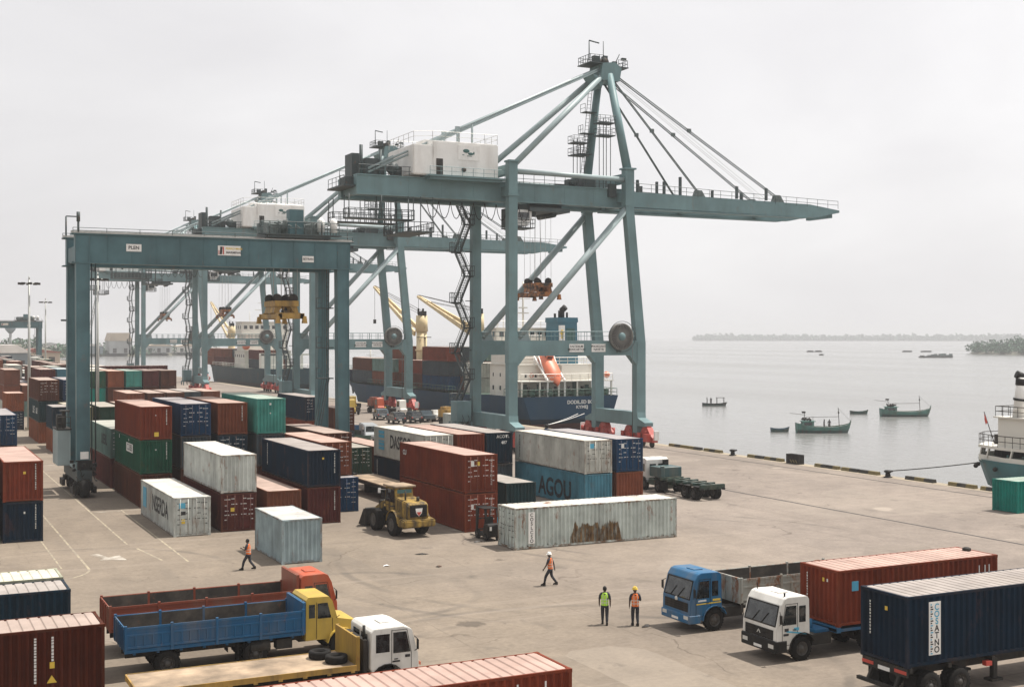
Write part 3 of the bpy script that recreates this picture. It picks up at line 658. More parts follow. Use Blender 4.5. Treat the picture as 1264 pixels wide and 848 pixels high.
def rust_sheet():
    m = bpy.data.materials.new('streaky_rust'); m.use_nodes = True; t_ = m.node_tree; N = t_.nodes.new; L = t_.links.new; b = t_.nodes['Principled BSDF']; out = t_.nodes['Material Output']
    tc = N('ShaderNodeTexCoord'); sp_ = N('ShaderNodeSeparateXYZ'); L(tc.outputs['Object'], sp_.inputs[0])
    def nz(sc, st, d=6):
        mp = N('ShaderNodeMapping'); mp.inputs['Scale'].default_value = st; L(tc.outputs['Object'], mp.inputs[0]); n = N('ShaderNodeTexNoise'); n.inputs['Scale'].default_value = sc; n.inputs['Detail'].default_value = d; n.inputs['Roughness'].default_value = .68; L(mp.outputs[0], n.inputs['Vector']); return n.outputs['Fac']
    def rg(f, a, bb, lo=0, hi=1):
        r = N('ShaderNodeMapRange'); r.inputs[1].default_value = a; r.inputs[2].default_value = bb; r.inputs[3].default_value = lo; r.inputs[4].default_value = hi; L(f, r.inputs[0]); return r.outputs[0]
    def mm(op, a, bb):
        x = N('ShaderNodeMath'); x.operation = op
        for k_, v in enumerate((a, bb)):
            if isinstance(v, (int, float)): x.inputs[k_].default_value = v
            else: L(v, x.inputs[k_])
        return x.outputs[0]
    win = mm('MULTIPLY', rg(sp_.outputs['Y'], 3.9, 4.25), rg(sp_.outputs['Y'], 7.75, 7.5))
    hgt = mm('ADD', mm('MULTIPLY', win, rg(nz(.9, (0,1,0), 3), .35, .65, .95, 1.35)), rg(nz(1.6, (0,1,0), 3), .45, .7, .05, .38))
    e = rg(mm('SUBTRACT', mm('ADD', hgt, rg(nz(3.0, (1,1.6,.35)), .25, .75, -.22, .22)), sp_.outputs['Z']), -.02, .07)
    a = mm('MULTIPLY', e, rg(nz(2.4, (1,2.2,.5)), .36, .56, .30, .95))
    cr_ = N('ShaderNodeValToRGB'); cr_.color_ramp.elements[0].position = .35; cr_.color_ramp.elements[0].color = (.055,.03,.016,1); cr_.color_ramp.elements[1].position = .7; cr_.color_ramp.elements[1].color = (.26,.17,.085,1); L(nz(3.5, (1,2,.4)), cr_.inputs[0]); L(cr_.outputs[0], b.inputs['Base Color']); b.inputs['Roughness'].default_value = .9; b.inputs['Specular IOR Level'].default_value = .1
    tr_s = N('ShaderNodeBsdfTransparent'); mx_ = N('ShaderNodeMixShader'); L(a, mx_.inputs[0]); L(tr_s.outputs[0], mx_.inputs[1]); L(b.outputs[0], mx_.inputs[2]); L(mx_.outputs[0], out.inputs['Surface']); return m
rm = MB(); corr_wall(rm, 'y', .11, F40-.2-.11, CW-.014, CW-.088, .16, 2.0, .29); obj('rust_patch', rm, rust_sheet(), t)
t = container(20.55, 71.9, 0, F20, H0, 'bgrey', False, 'short blue-grey dented container standing alone in front of the stacks', G4, .65)
t = container(75.9, 70.6, 0, F20, 2.4, 'jade', False, 'jade green container at the quay beside the moored ship', G4, .1, rz=-R(90))
stack(69.3, 150, F40, [('grey', True, 'grey container standing at the foot of the largest quay crane', .3)], G4)
# --- foreground
G5 = 'containers beside the parked trucks'
t = container(-4.95, 51.4, 0, F40, H0, 'dred', False, 'red-brown container with white codes at the lower corner, beside the tipper trucks', G5, .15, rz=-R(90))
for x, k, z0 in ((9.75, 31, .7), (10.35, 32, 1.5)):
    rnd = random.Random(k); mk = MB(); z = 2.3
    while z > z0: e = rnd.uniform(.06,.12); mk.box((CW-.012,x-.04,z-e),(CW-.004,x+.04,z)); z -= e+.03
    obj('lettering', mk, M['inkw'], t)
mk = MB(); mk.box((CW-.012,10.25,1.15),(CW-.004,10.42,1.38)); mk.prism([(10.15,.62),(10.5,.62),(10.32,.9)], 'x', CW-.012, CW-.004); obj('decal', mk, M['inky'], t)
t = container(-5.25, 58.75, 0, F40, H0, 'dblue', False, 'dark blue container with small white lettering behind the red-brown one', G5, .15, rz=-R(90))
text('UTED  4', .3, M['inkw'], '+x', t, (CW-.01, 8.0, 1.75)); text('REGAL', .3, M['inkw'], '+x', t, (CW-.01, 7.8, 1.35))
container(-5.2, 61.75, 0, F40, H0, 'paleg', False, 'pale yellow-green container, only its ribbed roof showing', G5, .3, rz=-R(90))
t = container(7.6, 38.15, 0, F40, H0, 'red', False, 'red container with a pink ribbed roof along the bottom of the view', G5, .12, rz=-R(90))
for u in (10.2, 11.2):
    mk = MB(); mk.box((CW-.012,u,1.2),(CW-.004,u+.06,2.3)); obj('lettering', mk, M['inkw'], t)
# --- distant yard
rnd = random.Random(21); pal = ['orange','red','brown','maroon','navy','blue','dteal','white','ggreen','green','silver','ltblue','salmon','rust']
nice = dict(orange='orange', red='red', brown='brown', maroon='maroon', navy='navy', blue='blue', dteal='dark teal', white='pale', ggreen='grey-green', green='green', silver='grey', ltblue='light blue', salmon='dull orange', rust='rust red')
for y in (222, 240, 258, 276, 296, 318, 345, 375):
    for k in range(9):
        x = 14.2+k*2.75+(y-220)*.02
        px = x/y
        if px < .066 or px > .155 or rnd.random() < .05 or x > 44: continue
        for lv in range(rnd.choice((2,2,3,3))):
            c = rnd.choice(pal)
            container(x, y, lv*2.6, F40, H0, c, rnd.random() < .5, '%s container in the hazy distant stacks beyond the light masts' % nice[c], 'distant %s containers' % nice[c], .2, 1)
# ------------------------------------------------------------------ ship-to-shore cranes
CR, CL, CD = M['crane'], M['crane_lt'], M['crane_dk']
def beam_haunch(mb, x0, x1, y, z0, z1, w, hn=1.1):
    """portal beam along x with haunches at both ends"""
    mb.prism([(x0,z0-hn),(x0+.15,z0-hn),(x0+hn,z0),(x1-hn,z0),(x1-.15,z0-hn),(x1,z0-hn),(x1,z1),(x0,z1)], 'y', y-w/2, y+w/2)
def sign(parent, x, y, z, w, h, lines, m='ink', size=.4):
    p = MB(); p.box((x-w/2, y-.03, z-h/2),(x+w/2, y, z+h/2)); s = obj('sign_board', p, M['plate'], parent)
    for i, l in enumerate(lines):
        text(l, size, M[m], '-y', s, (x, y-.036, z+((len(lines)-1)/2-i)*size*1.0), squeeze=1.0)
    return s
def make_crane():
    t = thing('quay_crane', 'x', 'crane', (64.6, 136, 0), 0, 'grey-green ship-to-shore cranes along the quay')
    XS = 17.3; YL = 5.0
    for sy in (-1, 1):
        y = sy*YL
        m = MB(); m.bar((0,y,1.6),(0,y,33.4),.95,1.12,up=(1,0,0)); m.cbox((0,y,29.6),(1.35,1.2,.3)); m.cbox((0,y,33.5),(1.3,1.3,.2)); m.cbox((0,y,11.9),(1.2,1.04,3.4))
        for z in (5.5,16.5,20.7,24.9): m.cbox((0,y,z),(1.135,.965,.10))
        obj('leg', m, CR, t)
        m = MB(); m.bar((XS,y,1.6),(XS,y,12.6),1.0,1.25,up=(1,0,0)); m.bar((XS,y,12.5),(15.7,y,29.0),.98,1.24,w2=.95,h2=1.12,up=(1,0,0)); m.bar((15.7,y,29.0),(15.7,y,33.4),1.0,1.2,up=(1,0,0)); m.cbox((15.7,y,33.5),(1.6,1.4,.2))
        obj('leg', m, CR, t)
        m = MB(); beam_haunch(m, .5, XS-.55, y, 11.0, 12.75, 1.0); pb = obj('portal_beam', m, CR, t)
        m = MB(); m.rail([(.6,y+sy*.45,12.75),(XS-.6,y+sy*.45,12.75)], 1.1, 1.5, .035); m.rail([(.6,y-sy*.45,12.75),(XS-.6,y-sy*.45,12.75)], 1.1, 1.5, .035); obj('guard_rail', m, CR, pb)
        m = MB(); m.tube((.9,y,13.2),(15.4,y,28.6),.40,14); m.prism([(.4,12.75),(2.4,12.75),(1.9,14.4),(.4,13.6)],'y',y-.1,y+.1); obj('diagonal_brace', m, CL, t)
        m = MB(); m.tube((.5,y,32.4),(15.2,y,32.2),.30,10); obj('tie_pipe', m, CL, t)
        # girder and boom
        yg = sy*2.7
        m = MB(); m.box((-18.2,yg-.5,29.2),(16.0,yg+.5,31.15)); m.box((-18.2,yg-.68,28.98),(16.0,yg+.68,29.2)); m.box((-18.2,yg-.62,31.15),(16.0,yg+.62,31.27))
        for x in range(-16,16,4): m.box((x-.05,yg-.525,29.21),(x+.05,yg+.525,31.14))
        obj('girder', m, CR, t)
        m = MB(); m.prism([(16.25,29.15),(46.0,29.05),(50.0,29.85),(50.0,30.15),(45.0,30.75),(16.25,31.05)], 'y', yg-.5, yg+.5); m.box((16.25,yg-.62,28.90),(44.5,yg+.62,29.04)); bm_ = obj('boom', m, CR, t)
        m = MB(); m.rail([(16.6,yg+sy*.7,31.05),(49.6,yg+sy*.7,30.3)], 1.05, 1.7, .035)
        for x in (18.5, 22.4, 24.8, 33.5, 38.2): m.box((x-.14,yg-.15,31),(x+.14,yg+.15,32.6 if x != 24.8 else 33.3))
        obj('guard_rail', m, CD, bm_)
        m = MB(); m.rail([(-18,yg+sy*.6,31.27),(-10,yg+sy*.6,31.27)], 1.05, 1.7, .035); m.rail([(1,yg+sy*.6,31.27),(15,yg+sy*.6,31.27)], 1.05, 1.4, .035); obj('guard_rail', m, CD, t)
        # A-frame
        m = MB(); m.tube((15.7,y*.98,33.4),(15.3,sy*1.3,46.0),.54,12,r2=.46); obj('mast_leg', m, CR, t)
        m = MB(); m.tube((.6,sy*4.4,33.2),(15.0,sy*1.0,46.4),.36,12); obj('backstay', m, CL, t)
        m = MB()
        for k in (0, .42): m.tube((-16.6,sy*2.6,31.6+k),(14.8,sy*.9,46.9+k*.6),.14,6)
        m.cbox((-5.5,sy*2.0,37.2),(.5,.3,.8)); m.tube((-5.5,sy*2.0,37),(-5.5,sy*2.0,35.8),.14,6); m.tube((-3.6,sy*1.9,38),(-3.6,sy*1.9,35.8),.12,6); obj('rear_tie', m, CL, t)
        for xb, zb, xt, zt in ((40.0, 31.4, 15.9, 46.2), (27.6, 31.4, 15.9, 45.4)):
            m = MB(); yb = sy*2.7; yt = sy*1.1
            for k in (-.13, .13): m.tube((xb,yb,zb+k),(xt,yt,zt+k),.07,6)
            mid = Vector((xb,yb,zb)).lerp(Vector((xt,yt,zt)), .55); m.cbox(mid, (.5,.25,.5)); m.prism([(xb-.9,zb-.7),(xb+1.0,zb-.7),(xb+.3,zb+.35),(xb-.5,zb+.35)], 'y', yb-.3, yb+.3)
            obj('forestay', m, M['gear'], t)
        # bogies: sill corner, equaliser and wheels
        for x in (0, XS):
            for sx in (-1, 1):
                yy = y+sx*1.9
                m = MB(); m.prism([(yy-1.7,.62),(yy+1.7,.62),(yy+1.65,1.2),(yy+1.1,1.55),(yy+.5,2.35),(yy-.5,2.35),(yy-1.1,1.55),(yy-1.65,1.2)], 'x', x-.38, x+.38); m.cbox((x,yy,2.35),(.6,.8,.3))
                m.box((x-1.0,yy-1.3,.7),(x-.38,yy-.5,1.6)); m.box((x+.38,yy+.5,.7),(x+1.0,yy+1.3,1.6)); m.tube((x-.7,yy+.8,.9),(x-.7,yy+.8,1.7),.25,8); m.tube((x+.7,yy-.8,.9),(x+.7,yy-.8,1.7),.25,8); m.tube((x-.9,yy-.9,1.9),(x+.9,yy+.9,1.9),.05,5)
                bg = obj('bogie', m, M['redbogie'], t)
                for k in (-1.0, 1.0):
                    w_ = MB(); w_.lathe([(0,-.16),(.34,-.16),(.38,-.12),(.38,.12),(.34,.16),(0,.16)], 14, (x,yy+k,.40), 'x'); obj('wheel', w_, M['dark'], bg)
    m = MB()
    for sy in (-1,1): m.prism([(sy*8.7,.9),(sy*9.0,.9),(sy*9.0,2.0),(sy*8.7,2.0)], 'x', XS-.3, XS+.3)
    obj('buffer', m, M['white'], t)
    for x in (0, XS):
        m = MB(); m.prism([(-7.2,2.45),(7.2,2.45),(7.2,2.9),(5.6,3.4),(5.5,4.1),(-5.5,4.1),(-5.6,3.4),(-7.2,2.9)], 'x', x-.6, x+.6); obj('sill_beam', m, CR, t)
    for x, z in ((0, 30.1), (15.7, 30.1), (.0, 32.6), (15.7, 32.4)):
        m = MB(); m.box((x-.5,-4.4,z-.5),(x+.5,4.4,z+.55)); obj('cross_beam', m, CR, t)
    for x in (-17.6, 17.2, 28, 40, 49.2):
        m = MB(); m.box((x-.35,-2.3,29.2),(x+.35,2.3,30.3)); obj('cross_tie', m, CR, t)
    # apex head
    m = MB(); m.prism([(13.9,45.2),(16.6,45.2),(16.9,46.9),(16.0,47.6),(14.2,47.4)], 'y', -1.6, 1.6); m.prism([(13.0,45.9),(14.2,44.2),(14.6,45.6)], 'y', -1.3, 1.3)
    hd = obj('apex_head', m, CR, t)
    m = MB(); m.box((12.4,-1.6,47.3),(14.4,1.6,47.42)); m.box((16.4,-1.6,47.0),(17.9,1.6,47.12)); m.rail([(14.4,-1.5,47.4),(12.5,-1.5,47.4),(12.5,1.5,47.4),(14.4,1.5,47.4)], 1.0, .6, .04); m.rail([(16.5,-1.5,47.1),(17.8,-1.5,47.1),(17.8,1.5,47.1),(16.5,1.5,47.1)], .9, .6, .04); m.cbox((13.6,-.9,47.9),(.9,.6,.8)); m.cbox((15.6,.4,48.2),(.5,.8,1.1)); m.tube((16.2,-.6,47),(17.0,-.9,48.9),.06,5); m.tube((12.6,-1,47.6),(12.6,-1,50.2),.07,5); m.tube((12.6,-1,50.2),(14.0,-1,50.0),.10,5); m.tube((15.2,0,47.6),(15.2,0,50.6),.05,5); m.cbox((17.4,-1.2,48.2),(.6,.4,.3)); m.cbox((17.4,1.0,48.2),(.6,.4,.3))
    obj('platform', m, CD, hd)
    m = MB()
    for y in (-.9,0,.9): m.lathe([(0,-.12),(.5,-.12),(.55,0),(.5,.12),(0,.12)], 16, (14.9,y,47.7), 'y')
    obj('sheave', m, M['dark'], hd)
    # machinery house
    m = MB(); m.prism([(-4.0,31.5),(4.0,31.5),(4.0,35.4),(1.2,35.9),(-1.2,35.9),(-4.0,35.4)], 'x', -9.4, -1.2)
    m.prism([(-4.0,31.5),(4.0,31.5),(4.0,34.9),(-4.0,34.9)], 'x', -11.8, -9.4)
    hs = obj('machinery_house', m, M['white'], t, bevel=.12, seg=2)
    m = MB(); m.box((-10.2,-4.9,31.28),(-.7,4.9,31.46)); m.box((-10.0,-4.6,31.0),(-1,4.6,31.27)); m.rail([(-10.1,-4.85,31.4),(-.8,-4.85,31.4)], 1.0, 1.3, .03); obj('floor_frame', m, CR, hs)
    m = MB(); m.rail([(-11.7,-3.9,35.2),(-9.4,-3.9,35.4),(-1.3,-3.9,35.45),(-1.3,3.9,35.45),(-11.7,3.9,35.2),(-11.7,-3.9,35.2)], 1.1, 1.4, .03); obj('guard_rail', m, M['steelbar'], hs)
    p = MB(); p.box((-6.3,-4.05,33.4),(-3.6,-4.0,35.1)); p = obj('emblem_panel', p, M['plate'], hs)
    e = MB(); e.sphere((-5.3,-4.06,34.45),.42,12,6,sc=(1,.03,.55)); e.sphere((-4.75,-4.06,34.15),.36,12,6,sc=(1,.03,.45)); e.sphere((-4.35,-4.06,34.25),.18,10,6,sc=(.5,.03,1)); e.box((-5.8,-4.07,33.95),(-5.55,-4.055,34.03)); e.box((-5.2,-4.07,33.85),(-4.6,-4.055,33.93)); obj('emblem', e, M['dteal'] if 'dteal' in M else M['ink'], p)
    m = MB(); m.lathe([(0,-.04),(.28,-.04),(.28,.04),(0,.04)], 12, (-5.6,-4.05,32.3), 'y'); m.box((-9.0,-4.06,31.6),(-8.2,-4.0,33.4)); obj('vent', m, M['dark'], hs)
    # rear machinery and hanging maintenance platforms
    m = MB()
    for x, y, z, a, b, c in ((-16,-1.6,31.3,1.6,1.4,1.9),(-14.2,1.2,31.3,1.2,1.6,1.5),(-17.4,.6,31.3,.9,2.4,2.6),(-12.8,-1.2,31.3,1.0,1.2,1.2),(-18.6,-1.2,30.2,1.2,2.0,.8)): m.box((x-a/2,y-b/2,z),(x+a/2,y+b/2,z+c))
    m.tube((-17.4,-2.4,31.3),(-17.4,-2.4,34.6),.2,6); m.tube((-15.3,-2.6,31.3),(-15.0,-2.2,34.2),.16,6); m.lathe([(0,-.5),(.6,-.5),(.6,.5),(0,.5)],14,(-13.6,-2.2,32.2),'y'); m.box((-19.6,-2.9,29.9),(-18.0,2.9,30.1)); m.rail([(-19.5,-2.8,30.1),(-19.5,2.8,30.1)],1.0,1.2,.035)
    obj('hoist_machinery', m, M['crane_dk'], t)
    for (x0,x1,y0,y1,z) in ((-19.3,-11.5,-3.6,-1.9,26.3),(-19.3,-11.5,1.9,3.6,26.3),(-12.4,-9.2,-3.8,3.8,25.0)):
        m = MB(); m.box((x0,y0,z),(x1,y1,z+.12)); m.rail([(x0,y0,z),(x1,y0,z),(x1,y1,z),(x0,y1,z),(x0,y0,z)],1.15,.75,.04)
        for x in (x0+.1, (x0+x1)/2, x1-.1):
            for y in (y0+.05, y1-.05): m.tube((x,y,z),(x,y,29.0),.06,5)
        obj('maintenance_platform', m, CD, t)
    # stair tower on the far landside leg, zigzag
    m = MB(); z = 2.0; side = 0; yc = YL-.0; xo = -1.75
    while z < 28.0:
        a = (xo, YL-1.5, z) if side == 0 else (xo, YL+1.5, z); b = (xo, YL+1.5, z+3.1) if side == 0 else (xo, YL-1.5, z+3.1)
        for dx in (-.38, .38): m.bar((a[0]+dx,a[1],a[2]),(b[0]+dx,b[1],b[2]),.09,.34); m.tube((a[0]+dx,a[1],a[2]+.5),(b[0]+dx,b[1],b[2]+.5),.03,4); m.tube((a[0]+dx,a[1],a[2]+1),(b[0]+dx,b[1],b[2]+1),.035,4)
        for k in range(1,11): f = k/11; m.box((xo-.36,a[1]+(b[1]-a[1])*f-.13,a[2]+3.1*f-.02),(xo+.36,a[1]+(b[1]-a[1])*f+.13,a[2]+3.1*f+.02))
        e = b[1]; s = 1 if e > YL else -1; m.box((xo-.75,e-.1 if s > 0 else e-.9,b[2]-.06),(xo+.6,e+.9 if s > 0 else e+.1,b[2])); m.rail([(xo-.7,e-s*.2,b[2]),(xo-.7,e+s*.85,b[2]),(xo+.55,e+s*.85,b[2]),(xo+.55,e-s*.2,b[2])],1.15,.42,.045); m.bar((xo-.7,e+s*.4,b[2]-.1),(xo+.6,e+s*.4,b[2]-.1),.14,.2)
        z += 3.1; side = 1-side
    for zz in range(2,28,3): m.bar((xo+.4,YL,zz+.6),(-.45,YL,zz+.6),.1)
    obj('stair_tower', m, CD, t)
    # caged ladders and platforms by the A-frame
    for x, y, z0, z1 in ((14.3,3.6,34,45),):
        m = MB()
        for k in (-.25,.25): m.tube((x+k,y,z0),(x+k-.2,y-2.4,z1),.04,4)
        for i in range(int((z1-z0)/.45)): f = i/((z1-z0)/.45); m.tube((x-.25-.2*f,y-2.4*f,z0+(z1-z0)*f),(x+.25-.2*f,y-2.4*f,z0+(z1-z0)*f),.025,4)
        for zz in (36.2,38.8,41.5): f=(zz-z0)/(z1-z0); m.box((x-.9,y-2.4*f-.6,zz),(x+.8,y-2.4*f+.6,zz+.08)); m.rail([(x-.9,y-2.4*f-.6,zz),(x-.9,y-2.4*f+.6,zz)],1.1,.6,.035)
        obj('ladder', m, CD, t)
    for y, zt in ((-3.1,37.6),(3.4,36.0)):
        m = MB()
        for dx in (-.5,.5):
            for dy in (-.5,.5): m.tube((13.6+dx,y+dy,31.2),(13.6+dx,y+dy,zt+2.2),.055,4)
        for zz in (zt, zt+1.6): m.box((12.5,y-.8,zz),(14.6,y+.8,zz+.14)); m.rail([(12.5,y-.8,zz),(14.6,y-.8,zz),(14.6,y+.8,zz),(12.5,y+.8,zz),(12.5,y-.8,zz)],1.0,.6,.03)
        obj('lamp_platform', m, CD, t)
    m = MB()
    for x,y,z,a,b,c in ((9.5,-1.9,31.3,1.2,1,.9),(11.6,-2.2,31.3,1.6,1.2,1.5),(12.6,1.2,31.3,1.6,1.6,1.8),(10.2,2.0,31.3,1.4,1,.8),(14.4,-3.4,30.2,1.0,.5,1.6)): m.box((x-a/2,y-b/2,z),(x+a/2,y+b/2,z+c))
    m.lathe([(0,-.3),(.5,-.3),(.5,.3),(0,.3)],12,(9.6,-2.6,31.9),'y'); obj('boom_hinge_gear', m, CD, t)
    # trolley and cab
    m = MB(); m.box((3.2,-3.4,28.05),(8.6,3.4,28.5)); m.box((3.6,-2,28.5),(8.2,2,29.3)); m.tube((4.4,-2.0,27.9),(4.4,2.0,27.9),.35,10); m.tube((7.2,-2.0,27.9),(7.2,2.0,27.9),.35,10)
    m.box((.9,-3.3,26.2),(1.3,-.4,28.4)); m.rail([(.9,-3.4,26.1),(3.9,-3.4,26.1),(3.9,-.3,26.1)],1.0,.6,.035); m.box((.9,-3.4,26.0),(3.9,-.3,26.1))
    tr = obj('trolley', m, CD, t)
    m = MB(); m.prism([(1.6,26.3),(3.1,26.3),(3.7,27.1),(3.7,28.2),(1.6,28.2)], 'y', -2.9, -.7); cb = obj('operator_cab', m, M['white'], tr)
    m = MB(); m.box((1.9,-2.93,27.0),(3.4,-2.905,27.9)); m.box((3.705,-2.7,27.2),(3.725,-.9,28.0)); obj('window', m, M['glass'], cb)
    # festoon cables in loops
    m = MB()
    for i in range(9):
        x0 = -10+i*1.45; pts = [(x0+1.45*f/6, -3.6, 28.6-1.9*math.sin(math.pi*f/6)**.7) for f in range(7)]; m.poly(pts, .045, 4)
    obj('cable_festoon', m, M['black'], t)
    m = MB()
    for k in (-.35,.35,.8):
        m.tube((40,k,31.4),(15.9,k,46.8),.022,4); m.tube((-8,k,36),(14.5,k,47.0),.018,4)
    obj('hoist_rope', m, M['steelbar'], t)
    # cable reel on the near portal beam
    m = MB(); cx, cz, yy = 14.1, 13.25, -6.05
    m.lathe([(1.52,-.22),(1.62,-.22),(1.62,.22),(1.52,.22)], 32, (cx,yy,cz), 'y')
    m.lathe([(1.40,-.2),(1.46,-.2),(1.46,-.1),(1.40,-.1)], 32, (cx,yy,cz), 'y')
    for i in range(36):
        a = 2*math.pi*i/36; c, s = math.cos(a), math.sin(a)
        m.bar((cx+.45*c,yy-.2,cz+.45*s),(cx+1.5*c,yy-.2,cz+1.5*s),.085,.06,up=(0,1,0))
    rl = obj('cable_reel', m, M['reel'], t); m = MB(); m.lathe([(0,-.02),(1.44,-.02),(1.44,.18),(0,.18)], 32, (cx,yy,cz), 'y'); obj('drum', m, M['black'], rl)
    m = MB(); m.lathe([(0,-.45),(.38,-.45),(.5,-.25),(.5,.0),(0,.0)], 20, (cx,yy,cz), 'y'); obj('hub', m, M['crane'], rl)
    m = MB(); m.lathe([(1.80,-.03),(1.86,-.03),(1.86,.03),(1.80,.03)], 32, (cx,yy-.3,cz), 'y'); m.bar((cx-.2,-5.4,11.4),(cx-.2,-6.0,13.2),.25); m.bar((cx+.2,-5.4,11.4),(cx+.2,-6.0,13.2),.25); m.tube((cx+1.6,-6.05,cz),(cx+1.6,-6.05,1.2),.05,5); obj('reel_guard', m, CD, rl)
    sign(t, 8.3, -5.52, 11.9, 1.95, .95, ['FASTIDIUM','MONCARTON'], size=.36); sign(t, 11.3, -5.52, 11.9, 1.9, .95, ['PHOKDANT','NAVETIS'], size=.36)
    m = MB(); m.box((-2.8,4.2,2.9),(-.9,6.2,5.4)); eh = obj('electrical_house', m, CR, t, bevel=.05); m = MB(); m.bar((-2.9,4,1.9),(-2.9,4,2.9),.2); m.bar((-1,4,1.9),(-1,4,2.9),.2); m.bar((-2.9,6.3,1.9),(-2.9,6.3,2.9),.2); m.bar((-3.2,5,2.8),(-.5,5,2.8),.25); obj('bracket', m, CR, eh)
    return t
M['dteal'] = plain('dark_teal_emblem', (.03,.10,.09), .6)
crane = make_crane()
_seen = set()
for o in crane.children_recursive:                                  # settle the head frame to its true height
    if o.data.name in _seen or o.name.startswith(('lettering','emblem')): continue
    _seen.add(o.data.name)
    for v in o.data.vertices:
        if v.co.z > 36.5: v.co.z = 36.5+(v.co.z-36.5)*.955
CRANE_Y = [136, 212, 294, 371]
labs = ['largest grey-green quay crane, its boom reaching far out over the open water',
        'quay crane whose white house shows above the yard gantry beam',
        'third quay crane, standing beyond the stern of the darker ship',
        'palest and smallest looking quay crane, last in the row along the quay']
crane['label'] = labs[0]
for y, l in zip(CRANE_Y[1:], labs[1:]): dup(crane, (64.6, y, 0), 0, l)
# spreaders hanging under the cranes
def make_spreader(m_, L=12.0, zr=10):
    t = thing('container_spreader', 'x', 'spreader', (0,0,0))
    m = MB()
    for x in (-1.0, 1.0): m.box((x-.16,-L/2,-.1),(x+.16,L/2,.3))
    for y in (-L/2, L/2-.4): m.box((-1.22,y,-.15),(1.22,y+.4,.35))
    for y in (-2.2, 0, 2.2): m.box((-1.1,y-.2,0),(1.1,y+.2,.4))
    obj('beam_frame', m, m_, t)
    m = MB()
    for x in (-1.22,1.22):
        for y in (-L/2,L/2): m.prism([(x-.22,-.55),(x+.22,-.55),(x+.12,.1),(x-.12,.1)], 'y', y-.2, y+.2)
    obj('corner_guide', m, m_, t)
    m = MB(); m.box((-1.1,-1.8,1.0),(1.1,1.8,1.5)); m.box((-.9,-1.2,.45),(-.5,1.2,1.0)); m.box((.5,-1.2,.45),(.9,1.2,1.0)); m.prism([(-1.15,.4),(-.75,.4),(-.35,1.0),(-1.0,1.0)],'y',-1.6,1.6); m.prism([(1.15,.4),(.75,.4),(.35,1.0),(1.0,1.0)],'y',-1.6,1.6)
    hb = obj('head_block', m, m_, t)
    m = MB(); rnd = random.Random(2)
    for _ in range(16): m.cbox((rnd.uniform(-1,1),rnd.uniform(-1.6,1.6),rnd.uniform(.5,1.8)),(rnd.uniform(.15,.4),rnd.uniform(.2,.5),rnd.uniform(.2,.5)))
    obj('hydraulic_gear', m, M['dark'], hb)
    for x in (-.75, .75):
        for y in (-1.3, 1.3):
            m = MB(); m.lathe([(0,-.1),(.42,-.1),(.45,0),(.42,.1),(0,.1)], 14, (x,y,1.7), 'y'); obj('sheave', m, M['dark'], hb)
    m = MB()
    for x in (-1.15,-.35,.35,1.15):
        for y in (-1.3, 1.3): m.tube((x,y,1.7),(x*.9,y*1.1,zr),.022,4)
    obj('hoist_rope', m, M['steelbar'], t)
    return t
sp = make_spreader(M['spread'], 6.4, 9.4); sp.location = (70.6,136,18.2); sp['label'] = 'orange-brown spreader hanging from the largest quay crane over the ship'; sp['group'] = 'spreaders hanging on ropes'
dup(sp, (70.5,294,18.0), 0, 'small dark spreader hanging from the third quay crane'); dup(sp, (71.5,371,18.2), 0, 'smallest orange spreader hanging from the farthest quay crane')

